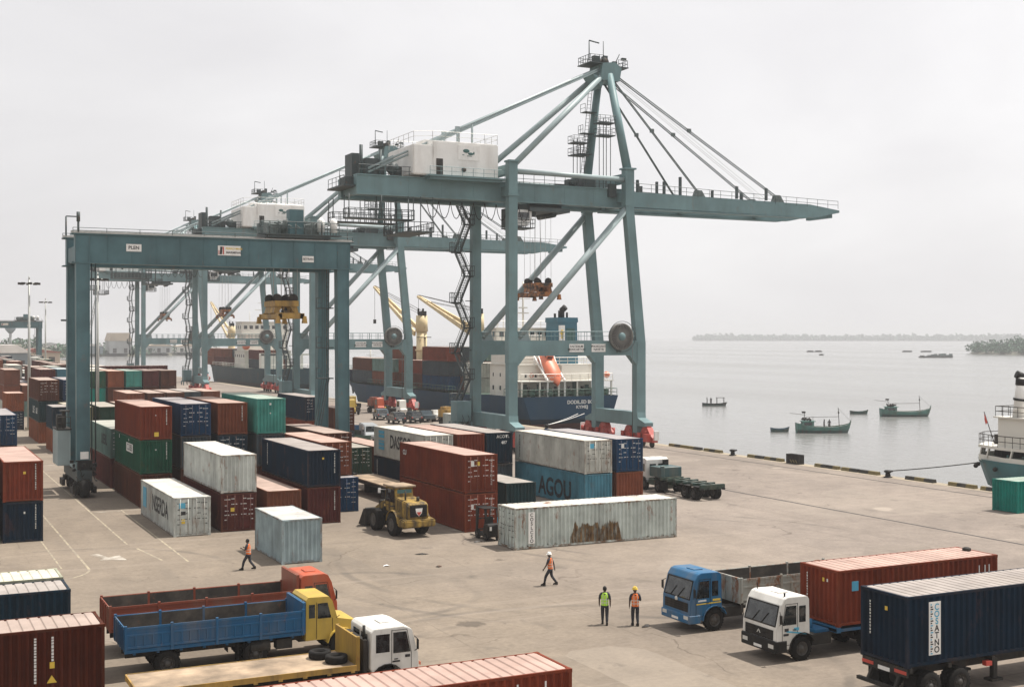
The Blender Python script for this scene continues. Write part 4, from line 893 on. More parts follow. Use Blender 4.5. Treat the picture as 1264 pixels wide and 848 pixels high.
# ------------------------------------------------------------------ rubber-tyred yard gantry
RG = M['rtg']
def make_gantry():
    t = thing('yard_gantry', 'tall blue-green rubber-tyred gantry spanning the container rows', 'gantry crane', (14.5, 113.2, 0))
    SP = 22.6; YG = 2.8; ZB = 19.45; ZT = 21.75
    for sy in (-1, 1):
        y = sy*YG
        m = MB(); m.box((-.6,y-.5,ZB),(SP+.7,y+.5,ZT)); m.box((-.9,y-.62,ZT),(SP+1.0,y+.62,ZT+.1)); m.box((-.9,y-.6,ZB-.1),(SP+.9,y+.6,ZB))
        for x in range(2,22,2): m.box((x-.04,y-.54,ZB),(x+.04,y+.54,ZT))
        gb = obj('girder', m, RG, t)
        m = MB(); m.rail([(-.8,y+sy*.6,ZT+.1),(SP+.9,y+sy*.6,ZT+.1)], .45, 2.6, .025); obj('guard_rail', m, M['crane_dk'], gb); m = MB(); m.box((-.9,y-.66,ZT+.10),(SP+1.0,y+.66,ZT+.16)); m.box((-.9,y-.06,ZT+.16),(SP+1,y+.06,ZT+.34)); obj('runway_rail', m, M['steelbar'], gb)
        for x in (0, SP):
            # splayed box legs with a rib along the corner
            m = MB(); w2 = 1.15
            m.bar((x,y,ZT-.1),(x,sy*3.15,1.9),1.0,1.08,w2=.95,h2=1.0,up=(1,0,0))
            m.bar((x-.52,y-.52,ZT-.2),(x-.48,sy*3.15-.50,2.0),.07,.07); m.bar((x+.52,y-.52,ZT-.2),(x+.48,sy*3.15-.50,2.0),.07,.07)
            obj('leg', m, RG, t)
    for x in (0, SP):
        m = MB(); m.box((x-.6,-4.3,1.35),(x+.6,4.3,2.25)); obj('sill_beam', m, M['crane_dk'], t); m = MB(); m.box((x-.5,-2.25,ZB+.2),(x+.5,2.25,ZB+1.4)); obj('end_tie', m, RG, t)
        for y in (-3.4, 3.4):
            m = MB(); m.box((x-.45,y-1.2,.75),(x+.45,y+1.2,1.36)); m.tube((x,y,.75),(x,y,1.4),.5,10); m.box((x-.75,y-.5,.8),(x+.75,y+.5,1.2)); m.box((x-.95,y-1.0,.35),(x-.7,y+1.0,.9)); m.box((x+.7,y-1.0,.35),(x+.95,y+1.0,.9)); ch = obj('wheel_bogie', m, M['dark'], t)
            for yy in (y-.85, y+.85):
                w_ = MB(); w_.lathe([(0,-.34),(.45,-.34),(.66,-.36),(.74,-.22),(.76,0),(.74,.22),(.66,.36),(.45,.34),(0,.34)], 20, (x,yy,.76), 'x'); obj('wheel', w_, M['rubber'], ch)
    # engine house, boxes and clutter by the left legs
    m = MB(); m.box((-1.75,-1.0,2.4),(-.7,2.3,5.4)); eh = obj('power_house', m, M['crane_lt'], t, bevel=.04)
    m = MB(); m.box((-1.8,-1.05,5.4),(-.6,2.35,5.5)); m.box((-1.6,.2,5.5),(-.9,1.4,6.6)); m.tube((-1.2,-.4,5.5),(-1.2,-.4,6.9),.12,8); m.box((-1.4,-.7,6.9),(-.7,.9,7.0)); m.rail([(-1.75,-1,5.5),(-.7,-1,5.5)],1.0,.5,.03); obj('engine', m, M['dark'], eh)
    m = MB(); rnd = random.Random(4)
    for _ in range(60):
        x = rnd.uniform(-.95,.95); y = rnd.uniform(-4.6,-2.7); z = rnd.uniform(.3,2.9); s = rnd.uniform(.08,.3); m.cbox((x,y,z),(s,s*rnd.uniform(.5,1.6),s*rnd.uniform(.5,1.6)))
    for _ in range(9):
        x = rnd.uniform(-.9,.9); z = rnd.uniform(.5,2.6); pts = [(x,-4.5,z)] + [(x+rnd.uniform(-.3,.3),-4.6+rnd.uniform(-.2,.3),z-.3*i) for i in range(1,3)]; m.poly(pts,.035,4)
    m.box((-.5,-4.2,2.3),(.6,-3.4,3.0)); m.box((-.7,-4.4,3.0),(.8,-4.35,3.1)); obj('drive_gear', m, M['black'], t)
    m = MB(); m.box((-.35,-4.45,3.2),(.3,-4.40,3.8)); obj('notice_plate', m, M['plate'], t)
    m = MB()
    for k in (.75, 1.05): m.tube((k,-3.0,2.0),(k,-2.85,ZB),.05,5)
    for sx, y in ((-.72,2.4),): m.box((sx-.35,y-.1,14.6),(sx+.1,y+.1,14.75))
    obj('conduit', m, M['crane_dk'], t)
    # ladders up the right legs
    m = MB(); x = SP-.95; 
    for a, b in (((x-1.2,-1.6,2.2),(x+.1,-1.6,9.5)),((x-.1,-2.0,9.5),(x-.1,-2.0,ZB))):
        a = Vector(a); b = Vector(b)
        for dy in (-.3,.3): m.tube(a+Vector((0,dy,0)), b+Vector((0,dy,0)), .05, 4); m.tube(a+Vector((-.4,dy,.3)), b+Vector((-.4,dy,.3)), .03, 4)
        k = int((b-a).length/.4)
        for i in range(k): c = a.lerp(b, i/k); m.tube(c+Vector((0,-.3,0)), c+Vector((0,.3,0)), .03, 4)
    for z in (9.4, 12.2, 15.8): m.box((x-.9,-2.6,z),(x+.3,-1.2,z+.1)); m.rail([(x-.9,-2.6,z),(x-.9,-1.2,z)],1.0,.7,.03)
    obj('access_ladder', m, M['crane_dk'], t)
    # left top masts
    m = MB(); m.tube((-.3,-2.8,ZT),(-.3,-2.8,ZT+1.3),.10,6); m.tube((-.3,-2.8,ZT+1.1),(-.3,-2.8,ZT+1.9),.16,6); m.tube((-.6,2.8,ZT),(-.6,2.8,ZT+2.0),.08,6); m.bar((-.6,2.8,ZT+2),(.5,2.8,ZT+2),.1); m.tube((SP+.6,-2.8,ZT),(SP+.6,-2.8,ZT+1.4),.05,5); obj('lamp_mast', m, M['crane_dk'], t)
    # trolley with machinery and cab
    m = MB(); x0 = 15.6
    m.box((x0,-3.4,ZT+.3),(x0+5.8,3.4,ZT+.65)); m.rail([(x0-.6,-3.4,ZT+.65),(x0+6.6,-3.4,ZT+.65),(x0+6.6,3.4,ZT+.65)],1.1,.8,.035); m.box((x0-.8,-3.5,ZT+.55),(x0+6.8,-2.6,ZT+.66))
    tr = obj('trolley', m, M['crane_dk'], t)
    m = MB(); rnd = random.Random(8)
    for x,y,a,b,c in ((x0+.9,-1.5,1.2,1.4,1.0),(x0+2.4,-1.2,1.2,1.6,.9),(x0+4.5,-1.0,1.4,1.8,1.2),(x0+1.5,1.4,2.0,1.6,1.3),(x0+4.2,1.6,1.6,1.4,1.6)): m.box((x-a/2,y-b/2,ZT+.65),(x+a/2,y+b/2,ZT+.65+c))
    m.lathe([(0,-1.0),(.5,-1.0),(.5,1.0),(0,1.0)],14,(x0+3.2,-.5,ZT+1.2),'x')
    for _ in range(14): m.cbox((x0+rnd.uniform(0,5.6),rnd.uniform(-3,3),ZT+rnd.uniform(.8,1.9)),(rnd.uniform(.2,.5),rnd.uniform(.2,.5),rnd.uniform(.3,.8)))
    for x in range(7): m.tube((x0+.2+x*.8,-3.2,ZT+.66),(x0+.2+x*.8,-3.2,ZT+rnd.uniform(1.5,2.4)),.05,5); m.tube((x0+.2+x*.8,-3.2,ZT+1.5),(x0+.9+x*.8,-2.9,ZT+rnd.uniform(1.0,2.2)),.04,4)
    obj('hoist_machinery', m, M['gear'], tr)
    m = MB(); m.box((x0+2.1,-3.0,ZT+.66),(x0+3.4,-2.0,ZT+2.9)); obj('control_cabinet', m, M['rtg'], tr)
    m = MB()
    for x in (x0+5.2, x0+6.4): m.lathe([(0,ZT+1.0),(.34,ZT+1.0),(.34,ZT+2.0),(.1,ZT+2.3),(0,ZT+2.3)],12,(x,-2.4,0),'z')
    obj('tank', m, M['white'], tr)
    sign(t, 4.1, -3.35, 20.75, 1.25, .62, ['PLEN'], size=.4)
    s = sign(t, 12.2, -3.35, 20.75, 2.0, .85, [], size=.4)
    text('PERRO-MAN', .26, M['inky'], '-y', s, (12.6,-3.386,20.92)); text('MARMINAL', .27, M['ink'], '-y', s, (12.6,-3.386,20.58))
    e = MB(); e.prism([(11.35,20.42),(11.55,20.42),(11.6,21.08),(11.4,21.08)],'y',-3.39,-3.38); obj('emblem', e, M['ink'], s); e = MB(); e.box((11.62,-3.39,20.42),(11.72,-3.38,21.08)); e.box((11.25,-3.39,20.42),(11.32,-3.38,20.75)); obj('emblem', e, M['inkr'], s)
    sign(t, 19.3, -3.35, 20.2, 1.05, .55, ['SETRAN'], size=.27)
    return t
rtg = make_gantry()
g2 = dup(rtg, (20.5, 428, 0), 0, 'distant blue-green yard gantry at the edge of the picture, half hidden by haze'); g2.scale = (1,1,.82)
sp2 = make_spreader(M['yellow'], 6.4, 7.0); sp2.location = (32.3,113.2,15.0); sp2['label'] = 'yellow container spreader hanging inside the near yard gantry'; sp2['group'] = 'spreaders hanging on ropes'
# ------------------------------------------------------------------ ships and boats
def hull_mb(L, B, zs=3.7, zm=3.3, zb=5.6, wl=-3.4, st=None, rake=6.0):
    """lofted hull, stern at y=0 (wide transom), bow at y=L; returns (topsides, boot topping, deck)"""
    st = st or [(0.0,.93,.80,.45,1.9),(.03,.97,.90,.62,.8),(.10,1,1,.90,0),(.25,1,1,1,0),(.70,1,1,.98,0),(.80,.97,.90,.80,0),(.88,.84,.64,.50,0),(.94,.60,.36,.24,0),(.98,.32,.13,.07,0),(1.0,.03,.02,.02,0)]
    top, boot, deck = MB(), MB(), MB(); rows = []
    for t, d, m, w, cut in st:
        zd = zs if t < .25 else zm; zd = zd if t < .87 else zm+(zb-zm)*min(1, (t-.87)/.06)
        y = t*L; r = rake*max(0, (t-.8)/.2)
        lv = [(zd, d, 0), ((zd+wl)*.45, m, -r*.35), (-1.6+cut*.4, w+(m-w)*.5, -r*.7+cut*1.5), (wl+cut*.6, w, -r+cut*3)]
        rows.append([(B/2*f, y+dy, z) for z, f, dy in lv])
    for s in (-1, 1):
        for a, b in zip(rows, rows[1:]):
            P = [[(s*p[0], p[1], p[2]) for p in r] for r in (a, b)]
            for k in range(3):
                (top if k < 2 else boot).add([P[0][k], P[1][k], P[1][k+1], P[0][k+1]], [(0,1,2,3)], 1 if k == 1 and a[0][1] < L*.35 else 0, sm=True)  # lower side towards the stern takes the second slot, for painted hull shade
    a = rows[0]
    for k in range(3): (top if k < 2 else boot).add([(-a[k][0],a[k][1],a[k][2]),(a[k][0],a[k][1],a[k][2]),(a[k+1][0],a[k+1][1],a[k+1][2]),(-a[k+1][0],a[k+1][1],a[k+1][2])],[(0,1,2,3)])
    for a, b in zip(rows, rows[1:]):
        q = [(-a[0][0]*.99,a[0][1],a[0][2]-.25),(a[0][0]*.99,a[0][1],a[0][2]-.25),(b[0][0]*.99,b[0][1],b[0][2]-.25),(-b[0][0]*.99,b[0][1],b[0][2]-.25)]; deck.add(q, [(0,1,2,3)])
    return top, boot, deck, rows
hb = mat('navy_hull_paint', (.014,.045,.082), .55, spec=.1, var=.15, scale=.15, dirt=(.05,.06,.06), dirt_amt=.4, rust=.35, rustscale=.5)
hg = mat('dark_teal_hull_paint', (.014,.040,.050), .55, spec=.1, var=.15, scale=.15, dirt=(.05,.06,.055), dirt_amt=.4, rust=.4, rustscale=.5)
ht = mat('turquoise_hull_paint', (.075,.19,.205), .5, spec=.2, var=.18, scale=.25, dirt=(.05,.08,.08), dirt_amt=.6, rust=.45, rustscale=.6)
btop = mat('boot_topping', (.24,.095,.075), .7, var=.2, scale=.3, dirt=(.10,.08,.06), dirt_amt=.5)
gdeck = mat('green_deck_paint', (.045,.10,.075), .7, var=.2, scale=.4, dirt=(.09,.07,.05), dirt_amt=.6, rust=.4)
shipw = mat('ship_white_paint', (.62,.60,.54), .5, var=.06, scale=.3, dirt=(.40,.33,.25), dirt_amt=.35, rust=.2, rustscale=.8)
funm = mat('funnel_teal_paint', (.022,.115,.165), .5, var=.1, scale=.4, dirt_amt=.25)
lbm = mat('lifeboat_orange', (.62,.16,.075), .45, var=.08, scale=.6, dirt=(.40,.20,.15), dirt_amt=.3)
def jib_crane(parent_lab, x, y, z0, ztop, jy, jz, jib0, group):
    t = thing('deck_crane', parent_lab, 'crane', (x, y, z0), 0, group)
    m = MB(); m.tube((0,0,0),(0,0,ztop-z0-3.2),1.05,16); m.tube((0,0,ztop-z0-3.2),(0,0,ztop-z0),1.25,16,r2=1.1); m.tube((0,0,2.5),(0,0,2.8),1.35,16); m.tube((0,0,7.0),(0,0,7.3),1.3,16); obj('post', m, M['cream'], t)
    m = MB(); m.cbox((0,-.3,ztop-z0+.4),(1.2,1.6,.9)); m.cbox((.5,.5,ztop-z0+.8),(.3,.3,1.2)); m.cbox((-.5,.5,ztop-z0+.8),(.3,.3,1.2)); m.box((-1.4,-1.6,jib0-.8),(1.4,-.9,jib0-.65)); obj('sheave_head', m, M['dark'], t)
    m = MB(); a = Vector((0,1.2,jib0)); b = Vector((0,jy-y,jz-z0))
    for s in (-1, 1): m.bar(a+Vector((s*1.0,0,0)), b+Vector((s*.2,0,0)), .42, .95, w2=.3, h2=.42)
    for k in range(1,7): f = k/7; c = a.lerp(b,f); m.bar(c+Vector((-(1-.8*f),0,0)), c+Vector((1-.8*f,0,0)), .25)
    obj('jib', m, M['cream'], t)
    m = MB()
    for s in (-.5,.5): m.tube((s,.3,ztop-z0+.8), b+Vector((s*.3,0,.3)), .05, 4); m.tube((s,.3,ztop-z0+.4), a.lerp(b,.8)+Vector((s,0,.3)), .04, 4)
    m.tube(b, b-Vector((0,0,7)), .04, 4); m.cbox(b-Vector((0,0,7.5)), (.5,.5,.9)); obj('rope', m, M['dark'], t)
    return t
def tier(parent, x0, x1, y0, y1, z0, z1, name='deckhouse', m=None, rows=None, face='-y'):
    b = MB(); b.box((x0,y0,z0),(x1,y1,z1)); b.box((x0-.25,y0-.35,z1),(x1+.25,y1+.35,z1+.12)); o = obj(name, b, m or shipw, parent)
    if rows:
        for n, z, w, h in rows:
            wb = MB()
            for i in range(n):
                x = x0+(i+.7)*(x1-x0)/(n+.4); wb.box((x-w/2,y0-.03,z),(x+w/2,y0-.01,z+h))
            k = max(2, int((y1-y0)/2.2))
            for i in range(k): y = y0+(i+.5)*(y1-y0)/k; wb.box((x0-.03,y-w/2,z),(x0-.01,y+w/2,z+h))
            obj('window_row', wb, M['glass'], o)
    return o
def rails(parent, pts, h=1.1, m=None, gap=1.5, r=.05):
    b = MB(); b.rail(pts, h, gap, r); return obj('guard_rail', b, m or shipw, parent)
# --- the container ship at the berth
t = thing('container_ship', 'blue container ship with a white stern house moored beneath the largest quay crane', 'ship', (98, 177, 0))
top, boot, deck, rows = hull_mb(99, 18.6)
hl = obj('hull', top, [hb, M['black']], t); obj('boot_topping', boot, [btop, btop], t); obj('deck', deck, gdeck, t)  # black slot: shadow on the hull side, put into its colour
text('DODIL.ED BO', .78, M['inkw'], '-y', hl, (1.5,-.20,2.75)); text('KYMEJ', .66, M['inkw'], '-y', hl, (1.9,-.02,1.95), squeeze=1.2); text('KNL', .45, M['inkw'], '-y', hl, (2.1,.24,1.3))
rails(t, [(-9.1,6,3.7),(-8.6,.3,3.7),(8.6,.3,3.7),(9.1,6,3.7)], 1.1, gdeck)
rails(t, [(-9.25,25,3.4),(-9.25,70,3.4)], 1.1, gdeck); rails(t, [(-8.6,85,3.5),(-5.6,93,5.6),(-.3,98.8,5.7),(5.6,93,5.6)], 1.1, gdeck)
m = MB(); m.box((-8.5,1.2,6.0),(8.5,6,6.15))
for x in (-8.2,-5,-1.6,1.8,5,8.2): m.box((x-.12,1.3,3.5),(x+.12,1.55,6))
obj('boat_deck', m, shipw, t); rails(t, [(-8.4,6,6.15),(-8.4,1.3,6.15),(8.4,1.3,6.15),(8.4,6,6.15)], 1.1)
m = MB(); rnd = random.Random(3)
for i in range(11): x = -7.6+i*1.5; m.lathe([(0,-.5),(.45,-.5),(.45,.5),(0,.5)],10,(x,2.2+rnd.uniform(-.5,1),4.1),'x'); m.cbox((x+.5,2.6,4.2),(.5,.6,rnd.uniform(.8,1.6)))
obj('mooring_winch', m, gdeck, t)
h1 = tier(t, -6.9, 6.6, 5.2, 16, 3.45, 8.6, rows=[(7,6.6,.35,.6),(5,4.4,.6,.7)])
m = MB(); m.box((.6,4.4,6.2),(5.6,5.2,8.55)); obj('locker', m, shipw, h1)
m = MB()
for x,z in ((-5.8,4.6),(-3.2,4.6),(3.4,5.0),(5.7,4.4)): m.box((x-.4,5.14,z-.9),(x+.4,5.18,z+.9))
obj('door', m, M['dteal'], h1)
h2 = tier(t, -6.9, -1.2, 8.0, 15.5, 8.72, 12.2, rows=[(3,10.4,.7,.7)]); h3 = tier(t, -7.4, 6.0, 12.5, 16.5, 12.32, 14.6, 'bridge', rows=[(9,13.2,.8,.8)])
tier(t, -1.2, 5.6, 12.0, 16, 8.72, 12.2)
rails(t, [(-7.0,5.2,8.72),(6.7,5.2,8.72),(6.7,12,8.72)]); rails(t, [(-7,8,12.32),(-1.2,8,12.32)]); rails(t, [(-7.3,12.5,14.72),(5.9,12.5,14.72)])
m = MB(); m.prism([(-1.3,8.72),(2.7,8.72),(2.5,15.6),(-1.1,15.6)], 'y', 7.0, 11.2); m.prism([(-1.25,15.6),(2.65,15.6),(2.6,16.4),(-1.2,16.4)], 'y', 6.9, 11.3); m.v = [(v[0]+2.4,v[1],v[2]) for v in m.v]
fn = obj('funnel', m, funm, t); FX = 2.4
m = MB(); m.box((-1.0,6.90,12.2),(.15,6.98,15.1)); e1 = obj('emblem_panel', m, M['plate'], fn, (FX,0,0)); m = MB(); m.sphere((-.4,6.88,13.9),.33,10,6,sc=(1,.05,1.5)); m.box((-.55,6.87,12.9),(-.25,6.9,13.6)); obj('emblem', m, M['inky'], e1)
m = MB(); m.box((.5,6.9,12.0),(2.0,6.98,14.6)); m.box((.7,6.86,11.6),(1.7,6.97,11.8)); obj('louvre', m, M['dteal'], fn, (FX,0,0))
m = MB(); m.tube((.6,9,16.4),(.6,9,17.6),.55,10); m.tube((.6,9,17.5),(1.1,8.4,18.2),.5,10); m.tube((-.6,9,16.4),(-.6,9,17.1),.2,6); m.tube((1.9,9.4,16.4),(1.9,9.4,17.3),.18,6); obj('exhaust_pipe', m, M['black'], fn, (FX,0,0))
m = MB(); m.tube((-1.9,13.5,14.7),(-1.9,13.5,22.5),.16,6); m.bar((-3.2,13.5,19.6),(-.6,13.5,19.6),.12); m.bar((-2.7,13.5,21),(-1.1,13.5,21),.1); m.box((-2.6,13.2,18),(-1.2,13.8,18.2)); m.tube((-5.6,13.5,14.7),(-5.6,13.5,17.2),.07,5); m.tube((-6.6,13.5,14.7),(-6.6,13.5,16.4),.07,5); m.sphere((-4.4,13.5,15.5),.45,8,6); m.bar((-2.9,13.4,17.2),(-.9,13.4,17.2),.2); obj('radar_mast', m, shipw, t)
# free-fall lifeboat on its ramp
lb = thing('lifeboat', 'orange free-fall lifeboat tilted on its ramp at the stern of the blue ship', 'lifeboat', (96.0, 178.6, 6.3)); lb.rotation_euler = (R(40),0,0); lb.scale = (1.12,1.08,1.12); lb.location.z = 5.7
m = MB(); vs = []; st = [(-.6,.15,.3),(.2,.75,.9),(1.6,1.15,1.35),(3.6,1.2,1.45),(5.2,1.1,1.4),(5.8,.8,1.2)]
for y, a, h in st: m_ = [( -a,y,.35),(-a*.6,y,0),(a*.6,y,0),(a,y,.35),(a,y,h*.65),(a*.5,y,h),(-a*.5,y,h),(-a,y,h*.65)]; vs.append(m_)
for a, b in zip(vs, vs[1:]): m.add(a+b, [(i,(i+1)%8,8+(i+1)%8,8+i) for i in range(8)], sm=True)
m.add(vs[0],[tuple(range(8))]); m.add(vs[-1],[tuple(range(8))]); m.box((-.55,3.9,1.3),(.55,5.2,2.0)); bo = obj('hull', m, lbm, lb)
m = MB(); m.box((-.4,3.86,1.5),(.4,3.9,1.85)); m.box((-.57,4.1,1.5),(-.551,5.0,1.85)); obj('window', m, M['glass'], bo)
m = MB()
for s in (-1.55,1.55):
    m.bar((s,0.6,6.2),(s,5.4,10.0),.22,.3); m.bar((s,.6,6.2),(s,.6,3.6),.22); m.bar((s,5.2,9.9),(s,5.2,8.6),.2); m.bar((s*.9,2.2,7.6),(s*.9,5,11.3),.16)
m.bar((-1.55,5.3,11.2),(1.55,5.3,11.2),.2)
ob = obj('lifeboat_ramp', m, M['white'], t); ob.location = (-2.0,.9,0)
m = MB(); m.sphere((7.6,1.9,7.0),.55,10,6); obj('rescue_float', m, lbm, t)
m = MB()
for x, y, z in ((-4.6,5.12,6.9),(-2.0,5.12,6.9)): m.lathe([(.28,-.06),(.40,-.06),(.40,.06),(.28,.06)],12,(x,y,z),'y')
obj('lifebuoy', m, lbm, h1)
m = MB()
for x in (-7.5,-3.6,0,3.4,7): m.tube((x,89+abs(x)*-.4,3.5),(x,89+abs(x)*-.4,6),.1,5)
m.tube((0,94,5.6),(0,94,11),.14,6); m.bar((-1,94,9),(1,94,9),.1); obj('foremast', m, shipw, t)
m = MB(); m.bar((-.1,98.2,5.0),(-.1,96.6,1.4),.9,.25); m.bar((-5.4,91.5,3.6),(-5.2,90.8,.6),.12,.5); obj('bow_trim', m, M['dark'], t)
G6 = 'deck cranes of the moored ships'
jib_crane('cream deck crane of the blue ship next to its stern house, jib raised', 95, 206.5, 3.4, 17.4, 234.7, 21.2, 10.6, G6)
jib_crane('cream deck crane of the blue ship close to its bow, behind crane legs', 95, 233, 3.4, 17.4, 260, 24.0, 10.4, G6)
rnd = random.Random(12); pal2 = ['maroon','brown','red','slate','navy','salmon','ggreen','blue','rust']
nice.update(slate='dark grey')
for y, hs in ((192.5+3.5,(2,2,1,2)), (209,(3,3,2,3)), (221.5-.2,(2,2,3,3)), (236.5,(2,3,3,2)), (249,(2,2,2,1)), (261.5,(1,2,1,1))):
    for k, h in enumerate(hs):
        L_ = F20 if y < 200 or y > 260 else F40
        for lv in range(h):
            c = ('silver' if k < 2 else 'white') if y < 200 else rnd.choice(pal2)
            container(90.4+k*2.6+(5.4 if k > 1 else 0) if y < 200 else 90.3+k*2.55, y, 3.5+lv*2.61, L_, H0, c, rnd.random() < .6, '%s container carried on the deck of the blue moored ship' % nice[c], '%s boxes on the moored ship' % nice[c], .25, 1)
# --- second ship
t = thing('cargo_ship', 'dark teal cargo ship moored beyond the blue one, under the farther cranes', 'ship', (99, 328, 0))
top, boot, deck, rows = hull_mb(86, 17, 4.6, 4.2, 6.6); obj('hull', top, [hg, M['black']], t); obj('boot_topping', boot, [btop, btop], t); obj('deck', deck, gdeck, t)  # black slot again paints the shaded lower side near the stern
rails(t, [(-8.4,8,4.4),(-7.8,.3,4.6),(7.8,.3,4.6)], 1.1, shipw, 1.8, .07); rails(t, [(-8.5,22,4.3),(-8.5,66,4.3)], 1.1, shipw, 1.8, .07)
tier(t, -7, 6.6, 32, 44, 4.0, 9.0, rows=[(6,7.2,.8,.8)]); tier(t, -6.5, 6, 34, 43, 9.1, 13.6, rows=[(6,11.4,.9,.8)]); tier(t, -7.2, 6.8, 35, 42, 13.72, 17.4, 'bridge', rows=[(8,15.4,1.0,1.0)])
m = MB(); m.tube((0,38,17.5),(0,38,25),.2,6); m.bar((-2.4,38,21),(2.4,38,21),.18); m.bar((-1.6,38,23),(1.6,38,23),.15); m.box((-1.2,37.6,19),(1.2,38.4,19.2)); m.tube((-4,38,17.5),(-4,38,20.5),.09,5); m.tube((4.6,38,17.5),(4.6,38,20),.09,5); obj('radar_mast', m, shipw, t)
m = MB(); m.box((-8.2,10,4.2),(-2,12,8.6)); m.box((-8.4,10,8.0),(7,10.6,8.5)); m.box((3,10,4.2),(3.6,10.6,8)); obj('hatch_gantry', m, shipw, t)
m = MB(); m.sphere((-6.9,31,10.5),1.2,10,6,sc=(.9,1.9,1)); obj('lifeboat', m, lbm, t)
jib_crane('pale deck crane of the darker ship, jib rising beside its white bridge', 96, 392, 4.2, 16.5, 420, 24.5, 9.0, G6)
for y in (341, 382, 395):
    for k in range(3):
        for lv in range(2):
            c = rnd.choice(pal2); container(91.3+k*2.6, y, 4.3+lv*2.61, F40, H0, c, False, '%s container carried on the deck of the darker farther ship' % nice[c], '%s boxes on the farther ship' % nice[c], .25, 1)
# --- turquoise coaster at the edge of the picture
t = thing('coaster', 'turquoise coaster with white upperworks, its round stern showing at the edge', 'ship', (94.2, 87.8, 0), R(180))
top, boot, deck, rows = hull_mb(70, 9.6, 2.0, 1.8, 4, -3.3, st=[(0.0,.10,.05,.02,4.6),(.006,.38,.18,.04,4.2),(.018,.62,.36,.10,3.6),(.04,.84,.58,.24,2.6),(.08,.97,.80,.5,1.4),(.14,1,.96,.86,0),(.25,1,1,1,0),(.80,1,.97,.9,0),(.9,.8,.6,.4,0),(1.0,.03,.02,.02,0)])
hl = obj('hull', top, [ht, ht], t); obj('boot_topping', boot, [btop, btop], t); obj('deck', deck, gdeck, t)
m = MB()
for s in (-1,1):
    m.bar((s*1.4,.35,2.2),(s*3.5,1.9,2.15),.1,.5); m.bar((s*3.5,1.9,2.15),(s*4.55,6,2.1),.1,.55); m.bar((s*4.55,6,2.1),(s*4.7,14,2.1),.1,.6)
    for p in ((s*1.5,.5),(s*2.9,1.5),(s*3.9,3.2),(s*4.5,6.4),(s*4.55,9.4)): m.bar((p[0],p[1],2.2),(p[0]*.98,p[1]+.25,3.2),.32,.12)
m.bar((-1.4,.35,2.2),(1.4,.35,2.2),.1,.5)
obj('bulwark', m, shipw, t)
m = MB(); m.prism([(-4.5,5),(-3.5,1.8),(-1.4,.4),(1.4,.4),(3.5,1.8),(4.5,5),(4.7,16),(-4.7,16)], 'z', 3.05, 3.3); obj('upper_deck', m, shipw, t)
rails(t, [(-4.6,16,3.3),(-4.5,5,3.3),(-3.5,1.9,3.3),(-1.4,.5,3.3),(1.4,.5,3.3),(3.5,1.9,3.3),(4.5,5,3.3),(4.6,16,3.3)], 1.0, M['dark'], .8, .035)
m = MB(); rnd = random.Random(6)
for i in range(9): m.cbox((rnd.uniform(-3,3),rnd.uniform(1.8,4.4),3.7),(.35,.4,rnd.uniform(.6,1.1)))
for i in range(8): m.cbox((rnd.uniform(-3,3),rnd.uniform(1.2,4.4),2.4),(.6,.5,rnd.uniform(.5,1.0)))
obj('deck_gear', m, M['dark'], t)
hs = tier(t, -3.4, 3.8, 4.4, 16, 3.3, 5.9, rows=[(3,4.4,.35,.7)]); rails(t, [(3.9,16,6.05),(3.9,4.2,6.05),(-3.4,4.2,6.05)], .9, M['dark'], .8, .035)
m = MB(); m.sphere((2.2,4.3,4.2),.3,8,5); m.sphere((1.2,4.3,4.0),.25,8,5); obj('deck_store', m, M['inkr'], hs)
m = MB(); m.tube((2.9,6.2,6.0),(2.8,6.4,9.6),.75,14,r2=.6); m.bar((1.8,6.3,6.8),(3.9,6.3,6.8),.1); fn = obj('funnel', m, M['white'], t); m = MB(); m.tube((2.81,6.36,8.9),(2.8,6.4,9.5),.68,14); m.tube((2.8,6.4,9.6),(3.4,6.1,9.9),.35,10); m.tube((2.86,6.28,7.5),(2.85,6.3,7.7),.78,14); obj('exhaust_pipe', m, M['black'], fn)
m = MB(); m.tube((1.1,1.5,3.2),(1.6,.7,6.2),.04,5); fp = obj('flagpole', m, M['dark'], t); m = MB(); m.prism([(.72,6.05),(.78,5.9),(1.05,5.2),(.9,5.0),(.75,5.4)], 'x', 1.55, 1.6); obj('flag', m, M['inkr'], fp)
m = MB()
for x, y in ((1.9,.25),(3.3,1.3),(4.4,4.6)): m.sphere((x,y,1.25),.22,8,5); m.sphere((-x,y,1.25),.22,8,5)
obj('fairlead', m, M['dark'], hl)
